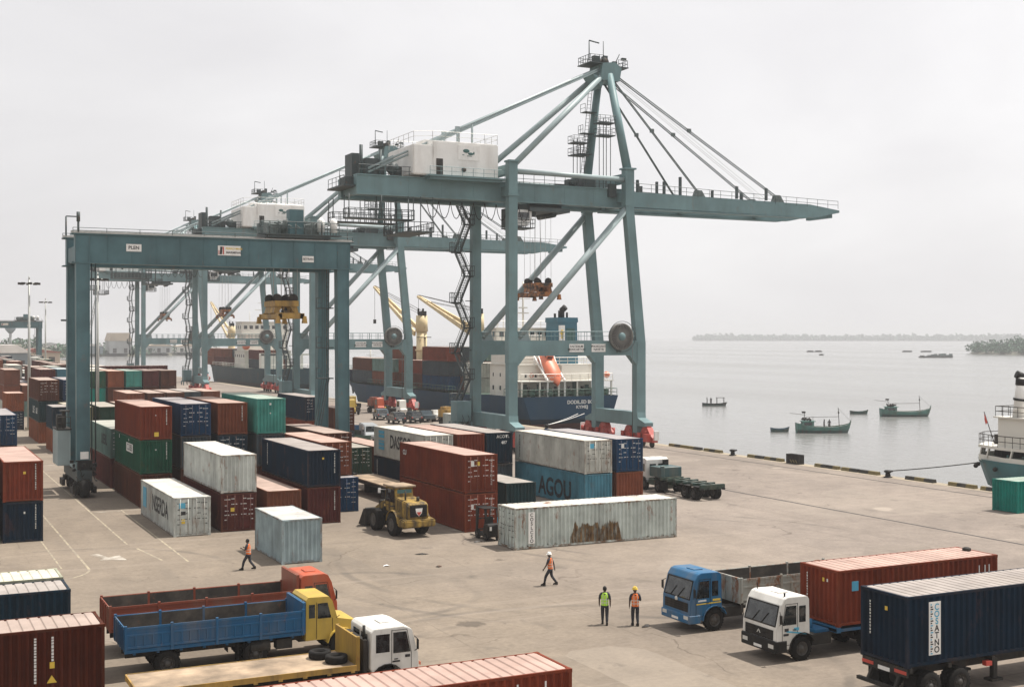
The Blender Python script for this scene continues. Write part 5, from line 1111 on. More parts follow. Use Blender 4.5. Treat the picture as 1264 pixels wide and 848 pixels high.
# --- small boats
def boat_hull(L, B, H, bow=1.0, stern=.3):
    m = MB(); st = [(-.5,.72,.55,stern),(-.44,.82,.66,stern*.75),(-.25,.98,.85,.1),(0,1,.9,0),(.22,.88,.66,.12),(.38,.55,.30,.45),(.47,.2,.08,.85),(.5,.03,.01,bow)]; rows = []
    for t, a, b, s in st: rows.append([(t*L, a*B/2, H+s*H*.75), (t*L-(.03*L if t > .4 else 0), (.55*a+.45*b)*B/2, .42+s*.25), (t*L-(.08*L if t > .4 else 0), b*B*.3, -.35)])
    for s in (-1, 1):
        for p, q in zip(rows, rows[1:]):
            for k in (0,1): m.add([(c[0],s*c[1],c[2]) for c in (p[k],q[k],q[k+1],p[k+1])], [(0,1,2,3)], k, sm=True)
            m.add([(p[0][0],s*p[0][1],p[0][2]+.02),(q[0][0],s*q[0][1],q[0][2]+.02),(q[0][0],s*q[0][1]*.88,q[0][2]+.02),(p[0][0],s*p[0][1]*.88,p[0][2]+.02)],[(0,1,2,3)], 2)
    r = rows[0]; m.add([(c[0],s*c[1],c[2]) for s in (1,) for c in r]+[(c[0],-c[1],c[2]) for c in reversed(r)], [tuple(range(6))], 0)
    dk = MB()
    for p, q in zip(rows, rows[1:]): dk.add([(p[0][0],-p[0][1]*.93,p[0][2]-H*.45),(p[0][0],p[0][1]*.93,p[0][2]-H*.45),(q[0][0],q[0][1]*.93,q[0][2]-H*.45),(q[0][0],-q[0][1]*.93,q[0][2]-H*.45)],[(0,1,2,3)])
    return m, dk
tg = mat('worn_green_boat_paint', (.085,.19,.165), .6, spec=.2, var=.25, scale=1, dirt=(.09,.07,.05), dirt_amt=.6, rust=.4); tr_ = mat('worn_boat_bottom', (.05,.10,.09), .6, var=.2, dirt=(.13,.05,.04), dirt_amt=.9); bl = mat('worn_blue_boat_paint', (.05,.11,.16), .6, var=.25, dirt_amt=.5)
BR = -R(26.3); G7 = 'small boats on the river'
def fishing_boat(x, y, L, lab, rz, mir=1):
    t = thing('fishing_boat', lab, 'fishing boat', (x, y, -3), rz, 'fishing boats on the river')
    h, dk = boat_hull(L, 2.9, 1.0, 1.9, .9); obj('hull', h, [tg, tr_, M['white']], t); obj('deck', dk, M['wood'], t)
    m = MB(); m.box((-.40*L,-.85,.7),(-.20*L,.85,1.9)); m.box((-.42*L,-.95,1.9),(-.17*L,.95,2.0)); m.box((-.43*L,-.7,.9),(-.40*L,.7,1.5)); wh = obj('wheelhouse', m, tg, t)
    m = MB(); m.box((-.38*L,-.87,1.3),(-.23*L,-.855,1.75)); m.box((-.199*L,-.6,1.3),(-.197*L,.6,1.75)); obj('window', m, M['glass'], wh)
    m = MB(); rnd = random.Random(int(x)); 
    for _ in range(16): m.sphere((-.30*L+rnd.uniform(-.9,.9),rnd.uniform(-.7,.7),2.1+rnd.uniform(0,.35)),rnd.uniform(.12,.26),6,4)
    for x_ in (-.40,-.34,-.28,-.22): m.tube((x_*L,-.8,1.9),(x_*L,-.8,2.7),.035,4)
    m.tube((-.41*L,-.8,2.6),(-.20*L,-.8,2.7),.03,4); obj('net_pile', m, M['dark'], wh)
    m = MB(); m.tube((.28*L,0,.8),(.26*L,0,4.2),.06,5); m.tube((.26*L,0,2.7),(-.30*L,0,2.6),.035,4); m.tube((-.34*L,0,1.9),(-.36*L,0,3.4),.05,5); m.tube((-.34*L,0,3.0),(-.62*L,0,3.3),.035,4); m.cbox((.265*L,0,3.4),(.2,.3,.3)); m.box((-.40*L,-.2,3.3),(-.34*L,.2,3.6)); m.tube((.27*L,0,4.0),(.49*L,0,1.9),.02,4); obj('mast', m, M['dark'], t)
    return t
fishing_boat(141.9, 168.3, 9.3, 'green wooden fishing boat nearer the quay with dark figures and a dark red bow', BR)
fishing_boat(185.5, 194.9, 10.3, 'green wooden fishing boat farther out, with a tall bow mast and stern derrick', BR)
def skiff(x, y, L, lab, m_, rz=BR):
    t = thing('skiff', lab, 'boat', (x, y, -3), rz, G7); h, dk = boat_hull(L, 1.5, .55, .7, .5); obj('hull', h, [m_, tr_, m_], t); obj('deck', dk, M['wood'], t)
    m = MB()
    for f in (-.3,-.05,.2): m.box((f*L-.12,-.6,.42),(f*L+.12,.6,.48))
    obj('thwart', m, M['wood'], t); return t
skiff(136.4, 173, 3.2, 'empty blue skiff just behind the nearer fishing boat', bl); skiff(182.5, 205.3, 3.8, 'empty dark green skiff between the two fishing boats', tr_)
t = skiff(173.4, 244.1, 5.8, 'dark open boat with standing figures under an awning frame', M['dark'])
m = MB()
for a in (.08,.36):
    for s in (-.5,.5): m.tube((a*5.8,s,.4),(a*5.8,s,1.9),.05,4)
m.box((.06*5.8,-.6,1.9),(.38*5.8,.6,1.98)); obj('awning_frame', m, M['dark'], t)
def barge(px_lab, x, y, L, h, cab):
    t = thing('barge', px_lab, 'barge', (x, y, -3), BR, 'low barges far out on the river'); m = MB(); m.prism([(-L/2,.8),(-L/2+1,-.2),(L/2-1,-.2),(L/2,.9),(L/2-.4,1.0),(-L/2,.9)], 'y', -2, 2); obj('hull', m, M['dark'], t)
    m = MB(); rnd = random.Random(int(L*7)); x0 = -L/2+1.2
    while x0 < L/2-2: w = rnd.uniform(1.5,3); m.box((x0,-1.5,.85),(x0+w,1.5,.9+h*rnd.uniform(.4,1))); x0 += w+.2
    obj('cargo', m, tr_ if cab else M['dark'], t); return t
for px, py, L, h, lab in ((1000,434.6,8,1.0,'tiny dark barge far out, first of the distant pair'),(1010,434.6,8,1.2,'tiny dark barge far out, second of the distant pair'),(1014,438.6,4,.8,'smallest dark speck of a boat below the distant pair'),(1120,434.6,10,1.2,'small low barge far out before the headland'),(1143,434.6,11,.7,'flat low raft far out beside the small barge'),(1143,441.5,12,.8,'pale flat barge lying beside the longest far barge'),(1160,441.3,20,2.2,'longest of the far barges with a green load, before the headland')):
    d = 1560*16.3/(py-415); l = (px-632)/1560*d; s_, c_ = math.sin(R(26.27)), math.cos(R(26.27)); barge(lab, round(d*s_+l*c_), round(d*c_-l*s_), L, h, h > 2)
# --- quay edge fittings
ky = mat('kerb_yellow_paint', (.17,.135,.055), .8, var=.2, dirt=(.10,.085,.05), dirt_amt=.6, streak=False); kk = mat('kerb_black_paint', (.03,.03,.028), .8, var=.3, dirt=(.13,.11,.08), dirt_amt=.5, streak=False)
def atx(px, X=85.0):
    r = (px-632)/1560; d = X/(math.sin(R(26.27))+r*math.cos(R(26.27))); return d*(math.cos(R(26.27))-r*math.sin(R(26.27)))
segs = [(827,848),(849,866),(870,891),(924,943),(945,967),(1007,1022),(1023,1036),(1040,1060),(1062,1085),(1119,1154),(1172,1205),(1212,1226),(1228,1243)]
names = ['nearest the crane wheels','second from the crane wheels','third from the crane wheels','just past the first bollard','second past the first bollard','just past the steel box','second past the steel box','third past the steel box','last before the roped bollard','first past the roped bollard, mostly black','facing the coaster stern','beside the jade container end','hidden partly by the jade container']
for k, ((a, b), n_) in enumerate(zip(segs, names)):
    y0, y1 = atx(b), atx(a); m = MB(); n = max(2, int((y1-y0)/1.0)); p = (y1-y0)/n
    for i in range(n): m.prism([(84.78,.012),(85.22,.012),(85.16,.33),(84.84,.33)], 'y', y0+i*p, y0+(i+1)*p, (i+k) % 2)
    o = obj('kerb_block', m, [ky, kk], None); tag(o, 'black and yellow kerb block on the quay edge, %s' % n_, 'kerb', 'kerb blocks along the quay edge')
def bollard(y, lab):
    m = MB(); m.lathe([(.42,0),(.42,.06),(.26,.10),(.22,.42),(.36,.50),(.38,.60),(.25,.68),(0,.70)], 14); m.cbox((.25,0,.56),(.5,.22,.16)); o = obj('bollard', m, M['black'], None, (84.5,y,.012)); tag(o, lab, 'bollard', 'mooring bollards on the quay')
bollard(atx(909), 'black mooring bollard between kerb blocks, no rope on it'); yb = atx(1101); bollard(yb, 'black mooring bollard holding the rope of the turquoise coaster')
bollard(160, 'black mooring bollard holding the two white stern ropes of the blue ship')
m = MB(); y0, y1 = atx(995), atx(975); y0 += .55; m.box((84.5,y0,.0),(84.6,y1,1.0)); m.box((84.6,y1-.1,0),(85.1,y1,1.0)); m.box((84.6,y0,0),(85.1,y0+.1,1.0)); m.box((85.1,y0,0),(85.2,y1,1.0)); m.box((84.6,y0+.1,.85),(85.1,y1-.1,.93)); t = obj('equipment_box', m, M['black'], None); tag(t, 'open-topped black steel box standing on the quay edge', 'steel box')
m = MB()
for i in range(3): yy = y0+.2+i*.42; m.prism([(yy,.15),(yy+.2,.15),(yy+.45,.45),(yy+.25,.45)], 'x', 84.485, 84.498)
obj('hazard_stripe', m, ky, t)
def rope(pts, lab, r=.05, m_=None, sag=.6):
    a, b = Vector(pts[0]), Vector(pts[1]); q = [a.lerp(b, i/12)-Vector((0,0,sag*4*(i/12)*(1-i/12))) for i in range(13)]; mb = MB(); mb.poly(q, r, 5); o = obj('mooring_rope', mb, m_ or M['rope'], None); tag(o, lab, 'rope', 'mooring ropes')
rope([(84.5,yb,.6),(92.4,87.0,1.5)], 'dark mooring rope from bollard to the turquoise coaster', .05, M['dark'], sag=.08)
rope([(84.5,160,.6),(99.4,177.3,.9)], 'pale stern rope of the blue ship, first of two', .05, M['white'], sag=.15); rope([(84.5,160.1,.6),(100.6,177.3,.9)], 'pale stern rope of the blue ship, second of two', .05, M['white'], sag=.15)
# ------------------------------------------------------------------ trucks, loader, cars
def paint(name, col, **k):
    a = dict(rough=.42, spec=.3, var=.08, scale=1.2, dirt=(.20,.165,.12), dirt_amt=.5, rust=.18, rustscale=1.6); a.update(k); return mat(name, col, **a)
P_BLUE = paint('blue_cab_paint', (.014,.105,.22)); P_WHITE = paint('white_cab_paint', (.62,.61,.57)); P_RED = paint('red_cab_paint', (.40,.075,.03)); P_BODYB = paint('blue_body_paint', (.014,.088,.19), rust=.45, dirt_amt=.6)
P_BODYR = paint('rust_red_body_paint', (.22,.055,.03), rust=.5, dirt_amt=.6); P_BODYW = paint('chalky_white_body_paint', (.33,.335,.30), rust=.95, dirt_amt=.8, rustscale=2.2, rlo=.50, rhi=.60); P_GREEN = paint('dark_green_chassis_paint', (.02,.045,.035), dirt_amt=.7, rust=.4); P_TEAL = paint('teal_tank_paint', (.03,.075,.08), dirt_amt=.5, rust=.4)
P_INNER = mat('worn_body_lining', (.04,.034,.028), .85, var=.3, scale=1.5, dirt=(.16,.13,.10), dirt_amt=.7, rust=.5, streak=False)
P_DKW = mat('dirty_timber_deck', (.33,.245,.165), .85, dlo=.40, dhi=.66, var=.32, scale=1.1, dirt=(.10,.075,.05), dirt_amt=.75, streak=False)
_wm = {}
def wheel(parent, x, y, r=.5, w=.28, dual=False, side=1):
    key = (r, w, dual, side)
    if key not in _wm:
        t = MB(); W_ = w*(2.15 if dual else 1)
        def prof(c): return [(r*.58,c-w/2),(r*.93,c-w/2),(r*.995,c-w*.36),(r,c),(r*.995,c+w*.36),(r*.93,c+w/2),(r*.58,c+w/2)]
        for c in ((-w*.56, w*.56) if dual else (0,)): t.lathe(prof(c), 26, ax='y')
        for i in range(26):
            a = 2*math.pi*i/26
            for c in ((-w*.56, w*.56) if dual else (0,)): t.bar((r*math.cos(a)*.985,c-w*.42,r*math.sin(a)*.985),(r*math.cos(a+.10)*.985,c+w*.42,r*math.sin(a+.10)*.985),.05,.035,up=(math.cos(a),0,math.sin(a)))
        o = side*W_/2; rm = MB(); k = -side
        rm.lathe([(r*.60,o*.98),(r*.56,o+k*.03),(r*.50,o+k*(.12 if dual else .05)),(r*.30,o+k*(.15 if dual else .03)),(r*.24,o+k*.02),(r*.14,o-k*.03),(0,o-k*.04)], 20, ax='y')
        rm.lathe([(r*.60,-o*.98),(r*.3,-o+side*.06),(0,-o+side*.06)], 14, ax='y')
        for i in range(8): a = 2*math.pi*i/8; rm.cbox((r*.38*math.cos(a), o+k*.03, r*.38*math.sin(a)), (.045,.06,.045))
        _wm[key] = (t.mesh('wheel', [M['rubber']]), rm.mesh('rim', [M['rim']]))
    t, rm = _wm[key]; o = link('wheel', t, parent, (x, y, r)); link('rim', rm, o); return o
def arch(xw, r, a0, a1, zc=.5, n=7): return [(xw+r*math.cos(R(a0+(a1-a0)*i/(n-1))), zc+r*math.sin(R(a0+(a1-a0)*i/(n-1)))) for i in range(n)]
def cab_coe(t, m, L=1.72, hat=2.66, xw=-1.32, bumper=None, bh=.80, trim=None, hw=1.13):
    """a cab-over cab; front at x = 0, facing +x"""
    ar = arch(xw, .64, 128 if L < 1.9 else 150, 4); xb = -L
    pts = [(-.03,.54),(.0,.8),(-.015,1.42),(-.27,2.36),(-.44,hat-.06),(-.62,hat),(xb+.15,hat-.02),(xb+.03,hat-.14),(xb,1.05)] + [p for p in ar if p[0] > xb+.02] + [(xw+.66,.54)]
    b = MB(); b.prism(pts, 'y', -hw, hw); cb = obj('cab', b, m, t, bevel=.055, seg=2)
    # glass: windscreen, side windows, back
    n = Vector((.94,0,.255)).normalized(); w = MB()
    a, c = Vector((-.035,0,1.50)), Vector((-.255,0,2.30))
    w.add([a+n*.012+Vector((0,-hw+.13,0)),a+n*.012+Vector((0,hw-.13,0)),c+n*.012+Vector((0,hw-.17,0)),c+n*.012+Vector((0,-hw+.17,0))],[(0,1,2,3)]); ws = obj('windscreen', w, M['glass'], cb)
    f = MB()
    for p, q in (((-hw+.11),(-hw+.15)),((hw-.11),(hw-.15))): f.bar(a+n*.015+Vector((0,p,-.02)), c+n*.015+Vector((0,q,.02)), .05, .02)
    for z_, s in ((a,.11),(c,.15)): f.bar(z_+n*.015+Vector((0,-hw+s,0)), z_+n*.015+Vector((0,hw-s,0)), .05, .02, up=(1,0,0))
    for y in (-.5,.1): f.bar(a+n*.03+Vector((0,y,0)), a.lerp(c,.55)+n*.03+Vector((0,y+.35,0)), .025, .02)
    obj('wiper', f, M['black'], ws)
    for s in (-1, 1):
        y = s*(hw+.006); w = MB()
        w.prism([(-.33,1.53),(-1.02,1.53),(-1.02,2.30),(-.50,2.30)], 'y', y-s*.01, y)
        if L > 1.55: w.prism([(-1.16,1.60),(xb+.22,1.60),(xb+.22,2.27),(-1.16,2.27)], 'y', y-s*.01, y)
        obj('window', w, M['glass'], cb)
        d = MB(); y2 = s*(hw+.004)
        for p, q in (((-.30,.70),(-.30,1.5)),((-1.08,1.15),(-1.08,2.4)),((-.30,.72),(-.66,.72)),((-.30,1.5),(-.47,2.36)),((-.47,2.38),(-1.08,2.38))): d.bar((p[0],y2,p[1]),(q[0],y2,q[1]),.018,.012,up=(0,1,0))
        d.bar((-.98,s*(hw+.02),1.32),(-.84,s*(hw+.02),1.32),.035,.03); obj('door', d, M['black'], cb)
        mr = MB(); mr.tube((-.18,s*hw,2.1),(-.10,s*(hw+.16),2.0),.015,5); mr.tube((-.16,s*hw,1.55),(-.10,s*(hw+.16),1.65),.015,5); mr.box((-.13,s*(hw+.17)-.07,1.64),(-.09,s*(hw+.17)+.07,2.0)); obj('mirror', mr, M['black'], cb)
        h = MB(); h.box((-.0,s*.86-.17,.60),(.075,s*.86+.17,.76)); obj('headlight', h, M['reflect'], t)
        mg = MB(); k = arch(xw, .66, 160, 2, n=9)
        for p, q in zip(k, k[1:]): mg.bar((p[0],s*(hw-.12),p[1]),(q[0],s*(hw-.12),q[1]),.34,.035)
        obj('mudguard', mg, trim or M['black'], t); wheel(t, xw, s*(hw-.14), .5, .28, side=s)
    g = MB(); g.box((-.03,-.92,.93),(.014,.92,1.33))
    for z in (1.0,1.1,1.2,1.29): g.box((.0,-.90,z),(.024,.90,z+.035))
    obj('grille', g, M['black'], cb)
    bp = MB(); bp.box((-.55,-hw-.02,.42),(.07,hw+.02,bh)); obj('bumper', bp, bumper or M['black'], t, bevel=.03)
    np = MB(); np.box((.075,-.26,.50),(.085,.26,.61)); obj('number_plate', np, M['plate'], t)
    hh = MB(); hh.box((-1.25,-.3,hat-.01),(-.75,.3,hat+.035)); obj('roof_hatch', hh, m, cb, bevel=.01)
    b_ = MB(); b_.box((xb-.006,-.75,1.72),(xb+.01,-.12,2.25)); b_.box((xb-.006,.12,1.72),(xb+.01,.75,2.25)); obj('window', b_, M['glass'], cb)
    return cb
def chassis(t, x0, x1, rear, m=None, dual=True):
    b = MB()
    for y in (-.43,.43): b.box((x1,y-.05,.72),(x0,y+.05,.98))
    x = x0-.6
    while x > x1: b.box((x-.06,-.43,.78),(x+.06,.43,.94)); x -= 1.3
    b.box((x0-2.3,.55,.55),(x0-1.3,1.05,1.0)); b.box((x0-2.1,-1.02,.55),(x0-1.45,-.55,.95)); b.tube((x0-3.2,-.95,.75),(x0-2.4,-.95,.75),.26,12); b.box((x0-1.0,-.4,.6),(x0+.2,.4,1.15))
    for xr in rear: b.tube((xr,-1.0,.5),(xr,1.0,.5),.10,8); b.bar((xr-.6,.55,.68),(xr+.6,.55,.68),.09,.12); b.bar((xr-.6,-.55,.68),(xr+.6,-.55,.68),.09,.12); b.cbox((xr,0,.5),(.4,.5,.4))
    obj('chassis', b, m or M['dark'], t)
    for xr in rear:
        for s in (-1,1): wheel(t, xr, s*.90, .5, .26, dual, s)
    fl = MB()
    for s in (-1,1): fl.box((rear[-1]-.72,s*.9-.3,.25),(rear[-1]-.70,s*.9+.3,.95))
    obj('mud_flap', fl, M['rubber'], t)
def dropside(t, x0, x1, zf, hw, m, mi, W=2.42, head=1.0, posts=3, ribs=4, open_deck=False, mhead=None):
    b = MB(); b.box((x1,-W/2+.03,zf-.14),(x0,W/2-.03,zf)); b.box((x1,-W/2,zf-.16),(x0,-W/2+.1,zf-.02)); b.box((x1,W/2-.1,zf-.16),(x0,W/2,zf-.02))
    x = x0-.4
    while x > x1: b.box((x-.05,-W/2+.1,zf-.26),(x+.05,W/2-.1,zf-.14)); x -= .9
    obj('load_bed', b, [m], t)
    d = MB(); d.box((x1+.05,-W/2+.06,zf),(x0-.05,W/2-.06,zf+.015)); obj('bed_lining', d, mi, t)
    if hw:
        seg = (x0-x1)/posts
        for s in (-1,1):
            for k in range(posts):
                a, e = x1+k*seg+.05, x1+(k+1)*seg-.05; p = MB(); yo = s*W/2; yi = s*(W/2-.04); lo, hi = min(yo,yi), max(yo,yi)
                p.box((a,lo,zf+.02),(e,hi,zf+hw))
                q0, q1 = (hi, hi+.035) if s > 0 else (lo-.035, lo)
                p.box((a,q0,zf+.02),(e,q1,zf+.10)); p.box((a,q0,zf+hw*.60),(e,q1,zf+hw*.68)); p.box((a,q0,zf+hw-.09),(e,q1,zf+hw+.01))
                for i in range(ribs+1): xx = a+(e-a)*i/ribs; p.box((max(a,xx-.03),q0,zf+.10),(min(e,xx+.03),q1,zf+hw*.60))
                sp_ = obj('side_panel', p, m, t); li = MB(); yy = s*(W/2-.046); li.box((a,min(yy,yy-s*.01),zf+.03),(e,max(yy,yy-s*.01),zf+hw-.02)); obj('panel_lining', li, mi, sp_)
            for k in range(posts+1): ps = MB(); xx = x1+k*seg; ps.box((xx-.05,s*W/2-.05 if s > 0 else s*W/2-.055,zf-.15),(xx+.05,s*W/2+.055 if s > 0 else s*W/2+.05,zf+hw+.07)); obj('stake', ps, m, t)
        tg_ = MB(); tg_.box((x1-.04,-W/2,zf-.1),(x1,W/2,zf+hw))
        for i in range(6): yy = -W/2+.05+i*(W-.1)/5; tg_.box((x1-.08,yy-.03,zf-.08),(x1-.04,yy+.03,zf+hw-.03))
        obj('tailgate', tg_, m, t)
    h = MB(); h.box((x0,-W/2,zf-.12),(x0+.06,W/2,zf+head))
    for i in range(5): yy = -W/2+.05+i*(W-.1)/4; h.box((x0+.06,yy-.04,zf-.1),(x0+.11,yy+.04,zf+head))
    h.box((x0+.06,-W/2,zf+head-.08),(x0+.115,W/2,zf+head+.01)); obj('headboard', h, mhead or m, t)
GT = 'parked trucks'
# blue cab truck with a rusty white dropside body
t = thing('dropside_truck', 'blue cab truck with a rusty white drop-side body', 'truck', (32.15, 48.25, 0), R(180))
cb = cab_coe(t, P_BLUE, bumper=P_BLUE, trim=P_BLUE); chassis(t, -.6, -9.4, (-6.9,)); dropside(t, -2.75, -9.5, 1.22, 1.0, P_BODYW, P_INNER, head=1.05)
for s in (-1, 1):
    m = MB(); m.bar((-.32,s*1.138,1.28),(-1.66,s*1.138,1.30),.05,.01,up=(0,1,0)); m.bar((-1.2,s*1.138,1.42),(-1.62,s*1.138,1.42),.09,.01,up=(0,1,0)); obj('stripe', m, M['inky'], cb)
    m = MB(); m.bar((-.42,s*1.138,1.42),(-.85,s*1.138,1.43),.07,.01,up=(0,1,0)); obj('stripe', m, M['inkw'], cb)
m = MB(); m.lathe([(0,.0),(.11,.0),(.11,.02),(0,.02)],14,(-.005,0,1.40),'x'); obj('badge', m, M['reflect'], cb)
# white cab truck carrying the red container
t = thing('container_truck', 'white cab truck carrying a red-brown container on its flat chassis', 'truck', (32.3, 42.35, 0), R(180))
cb = cab_coe(t, P_WHITE, bh=.92); chassis(t, -.6, -12.2, (-5.1,-9.6,-10.9)); m = MB(); m.box((-12.2,-1.15,.98),(-3.1,1.15,1.10)); m.box((-12.2,-1.2,.9),(-12.0,1.2,1.15)); m.box((-3.3,-1.2,.95),(-3.1,1.2,1.17)); m.tube((-2.3,.5,1.0),(-2.3,.5,1.5),.06,6); m.box((-2.9,-.7,1.0),(-2.2,.9,1.12)); obj('deck_frame', m, P_BLUE, t)
for s in (-1,1):
    m = MB(); m.bar((-.50,s*1.138,1.28),(-1.55,s*1.138,1.10),.06,.01,up=(0,1,0)); m.box((-1.15,s*1.138-.006,1.28),(-.90,s*1.138+.006,1.40)); obj('stripe', m, M['inkb'], cb)
    m = MB(); m.box((-.62,s*1.138-.006,1.28),(-.42,s*1.138+.006,1.40)); m.box((-.62,s*1.138-.006,1.10),(-.36,s*1.138+.006,1.19)); obj('badge', m, M['ink'], cb)
m = MB(); m.bar((.026,-.1,1.08),(.026,.0,1.22),.03); m.bar((.026,.1,1.08),(.026,.0,1.22),.03); obj('badge', m, M['reflect'], cb)
m = MB(); m.tube((-.6,-.9,2.66),(-.6,-.9,2.95),.02,5); m.tube((-.6,.9,2.66),(-.6,.9,2.8),.04,6); obj('aerial', m, M['black'], cb)
c1 = container(35.45, 43.6, 1.18, 9.14, 2.34, 'red', False, 'red-brown container with a pink roof carried on the white cab truck', 'containers carried on trucks', .2, rz=-R(90))
m = MB(); m.box((CW-.012,.75,1.45),(CW-.003,1.1,1.85)); obj('decal', m, M['inkb'], c1)
dashes(c1, '-y', .45, .02, .7, 2.0, seed=40, w=.06); decal(c1, '-y', 1.5, .02, 1.85, .12, .16, 'inky'); decal(c1, '-y', 1.75, .02, 1.85, .08, .12, 'inkw')
for u in (8.0,8.35,8.6): rnd = random.Random(int(u*9)); mk = MB(); mk.box((CW-.012,u,1.5),(CW-.004,u+.05,1.95)); obj('lettering', mk, M['inkw'], c1)
# trailer carrying the navy container
t = thing('semi_trailer', 'dark twin-axle trailer carrying the long navy container, rear end facing out', 'trailer', (33.0, 35.8, 0), 0)
m = MB()
for y in (-.5,.5): m.box((.1,y-.07,.85),(12.3,y+.07,1.22))
for x in (.1,2,4.2,6.4,8.6,12.1): m.box((x,-1.2,1.12),(x+.16,1.2,1.27))
m.box((4.6,-.9,.35),(4.8,-.7,1.1)); m.box((4.6,.7,.35),(4.8,.9,1.1)); m.box((4.4,-1.0,.25),(5.0,-.6,.34)); m.box((4.4,.6,.25),(5.0,1.0,.34)); m.box((.0,-1.15,.95),(.1,1.15,1.28)); obj('chassis', m, M['dark'], t)
m = MB(); m.box((-.25,-1.2,.42),(-.1,1.2,.54)); m.bar((-.15,-.7,.5),(.1,-.7,.95),.1); m.bar((-.15,.7,.5),(.1,.7,.95),.1); obj('under_run_bar', m, M['dark'], t)
m = MB(); 
for y0,y1 in ((-1.15,-.55),(.55,1.15)): m.box((-.02,y0,1.05),(-.002,y1,1.17))
obj('reflector', m, M['inkr'], t); m = MB(); m.box((-.02,-.3,.98),(-.002,.3,1.12)); obj('number_plate', m, M['plate'], t); m = MB(); m.box((3.9,-1.2,.95),(4.2,-1.0,1.12)); obj('marker_lamp', m, M['inkr'], t)
for x in (1.15, 2.6):
    for s in (-1,1): wheel(t, x, s*.92, .52, .26, True, s)
for s in (-1,1):
    m = MB(); m.box((.35,s*.92-.3,.25),(.37,s*.92+.3,.95)); obj('mud_flap', m, M['rubber'], t)
c2 = container(33.0, 37.05, 1.28, F40, H0, 'navy', False, 'long navy container with a white lettered strip, carried on the twin-axle trailer', 'containers carried on trucks', .1, rz=-R(90))
m = MB(); m.box((CW-.012,1.05,.38),(CW+.004,1.62,2.32)); ms = obj('marking_strip', m, M['plate'], c2)
for i in range(22): zz = 2.25-i*.085; q_ = MB(); q_.box((CW+.005,1.12,zz-.05),(CW+.009,1.12+.06+.09*((i*7)%5)/5,zz)); obj('lettering', q_, M['ink' if i%3 else 'inkb'], ms)
for i, ch in enumerate('COSATNO'): text(ch, .32, M['inkb'] if i < 3 else M['ink'], '+x', ms, (CW+.012, 1.42, 2.12-i*.26))
dashes(c2, '-y', .50, .02, .9, 2.15, seed=41, w=.06); decal(c2, '-y', 1.35, .02, 2.0, .13, .15, 'inky')
for i, u in enumerate((6.2,6.7,7.2,7.6,8.2,8.7)): mk = MB(); mk.box((CW-.012,u,1.5+.05*(i%2)),(CW-.004,u+.10,1.72)); obj('lettering', mk, M['inkw'], c2)
# rust-red tipper behind, facing away
t = thing('dropside_truck', 'orange-red cab truck with a rust-red drop-side body, hindmost of the parked three', 'truck', (18.0, 55.2, 0), 0)
cab_coe(t, P_RED, hat=2.75); chassis(t, -.6, -9.7, (-7.1,-8.4)); dropside(t, -1.9, -9.8, 1.25, .88, P_BODYR, P_INNER, head=1.55, posts=4)
# yellow bonneted truck with a blue body
t = thing('dropside_truck', 'yellow bonneted cab truck with a long blue drop-side body', 'truck', (17.7, 51.45, 0), 0)
xw = -.73; ar = arch(xw, .62, 172, 4)
KX = .86; pts = [(x_*KX,z_) for x_,z_ in [(-.02,.6),(0,1.25),(-.12,1.42),(-1.05,1.58),(-1.30,2.30),(-1.48,2.50),(-2.50,2.52),(-2.62,2.40),(-2.64,.75)]]
m = MB(); m.prism(pts+[(-1.42,.75)]+ar+[(-.12,.56)], 'y', -.98, .98); cb = obj('cab', m, M['yelltruck'], t, bevel=.06, seg=2)
n = Vector((.944,0,.328)).normalized(); m = MB(); a, c = Vector((-1.075*KX,0,1.66)), Vector((-1.275*KX,0,2.24)); m.add([a+n*.012+Vector((0,-.82,0)),a+n*.012+Vector((0,.82,0)),c+n*.012+Vector((0,.78,0)),c+n*.012+Vector((0,-.78,0))],[(0,1,2,3)]); obj('windscreen', m, M['glass'], cb)
for s in (-1,1):
    m = MB(); y = s*.987; m.prism([(-1.36*KX,1.62),(-2.05*KX,1.62),(-2.05*KX,2.25),(-1.55*KX,2.25)],'y',y-s*.01,y); m.prism([(-2.18*KX,1.66),(-2.48*KX,1.66),(-2.48*KX,2.22),(-2.18*KX,2.22)],'y',y-s*.01,y); obj('window', m, M['glass'], cb)
    m = MB(); m.bar((-1.3*KX,s*.985,.8),(-1.3*KX,s*.985,1.6),.018,.012,up=(0,1,0)); m.bar((-2.1*KX,s*.985,.8),(-2.1*KX,s*.985,2.3),.018,.012,up=(0,1,0)); obj('door', m, M['black'], cb)
    m = MB(); k = arch(xw,.66,170,5,n=9)
    for p, q in zip(k,k[1:]): m.bar((p[0],s*1.0,p[1]),(q[0],s*1.0,q[1]),.36,.04)
    obj('mudguard', m, M['yelltruck'], t); wheel(t, xw, s*.95, .5, .28, side=s)
    m = MB(); m.lathe([(0,-.02),(.13,-.02),(.13,.05),(0,.05)],12,(-.0,s*.75,1.02),'x'); obj('headlight', m, M['reflect'], t)
m = MB(); m.box((-.03,-.5,.75),(.015,.5,1.2)); obj('grille', m, M['black'], cb); m = MB(); m.box((-.2,-1.1,.5),(.12,1.1,.74)); obj('bumper', m, M['dark'], t)
m = MB(); m.box((-2.64*KX,-.6,1.72),(-2.64*KX-.008,.6,2.2)); obj('window', m, M['glass'], cb)
m = MB(); m.tube((-2.33,-.8,1.0),(-2.33,-.8,2.4),.05,8); m.tube((-.95,-1.0,1.6),(-.9,-1.25,1.75),.015,4); obj('exhaust_pipe', m, M['dark'], t)
chassis(t, -1.4, -9.4, (-7.9,-4.4)); dropside(t, -2.45, -9.5, 1.22, .84, P_BODYB, P_INNER, head=1.15, posts=4, ribs=5)
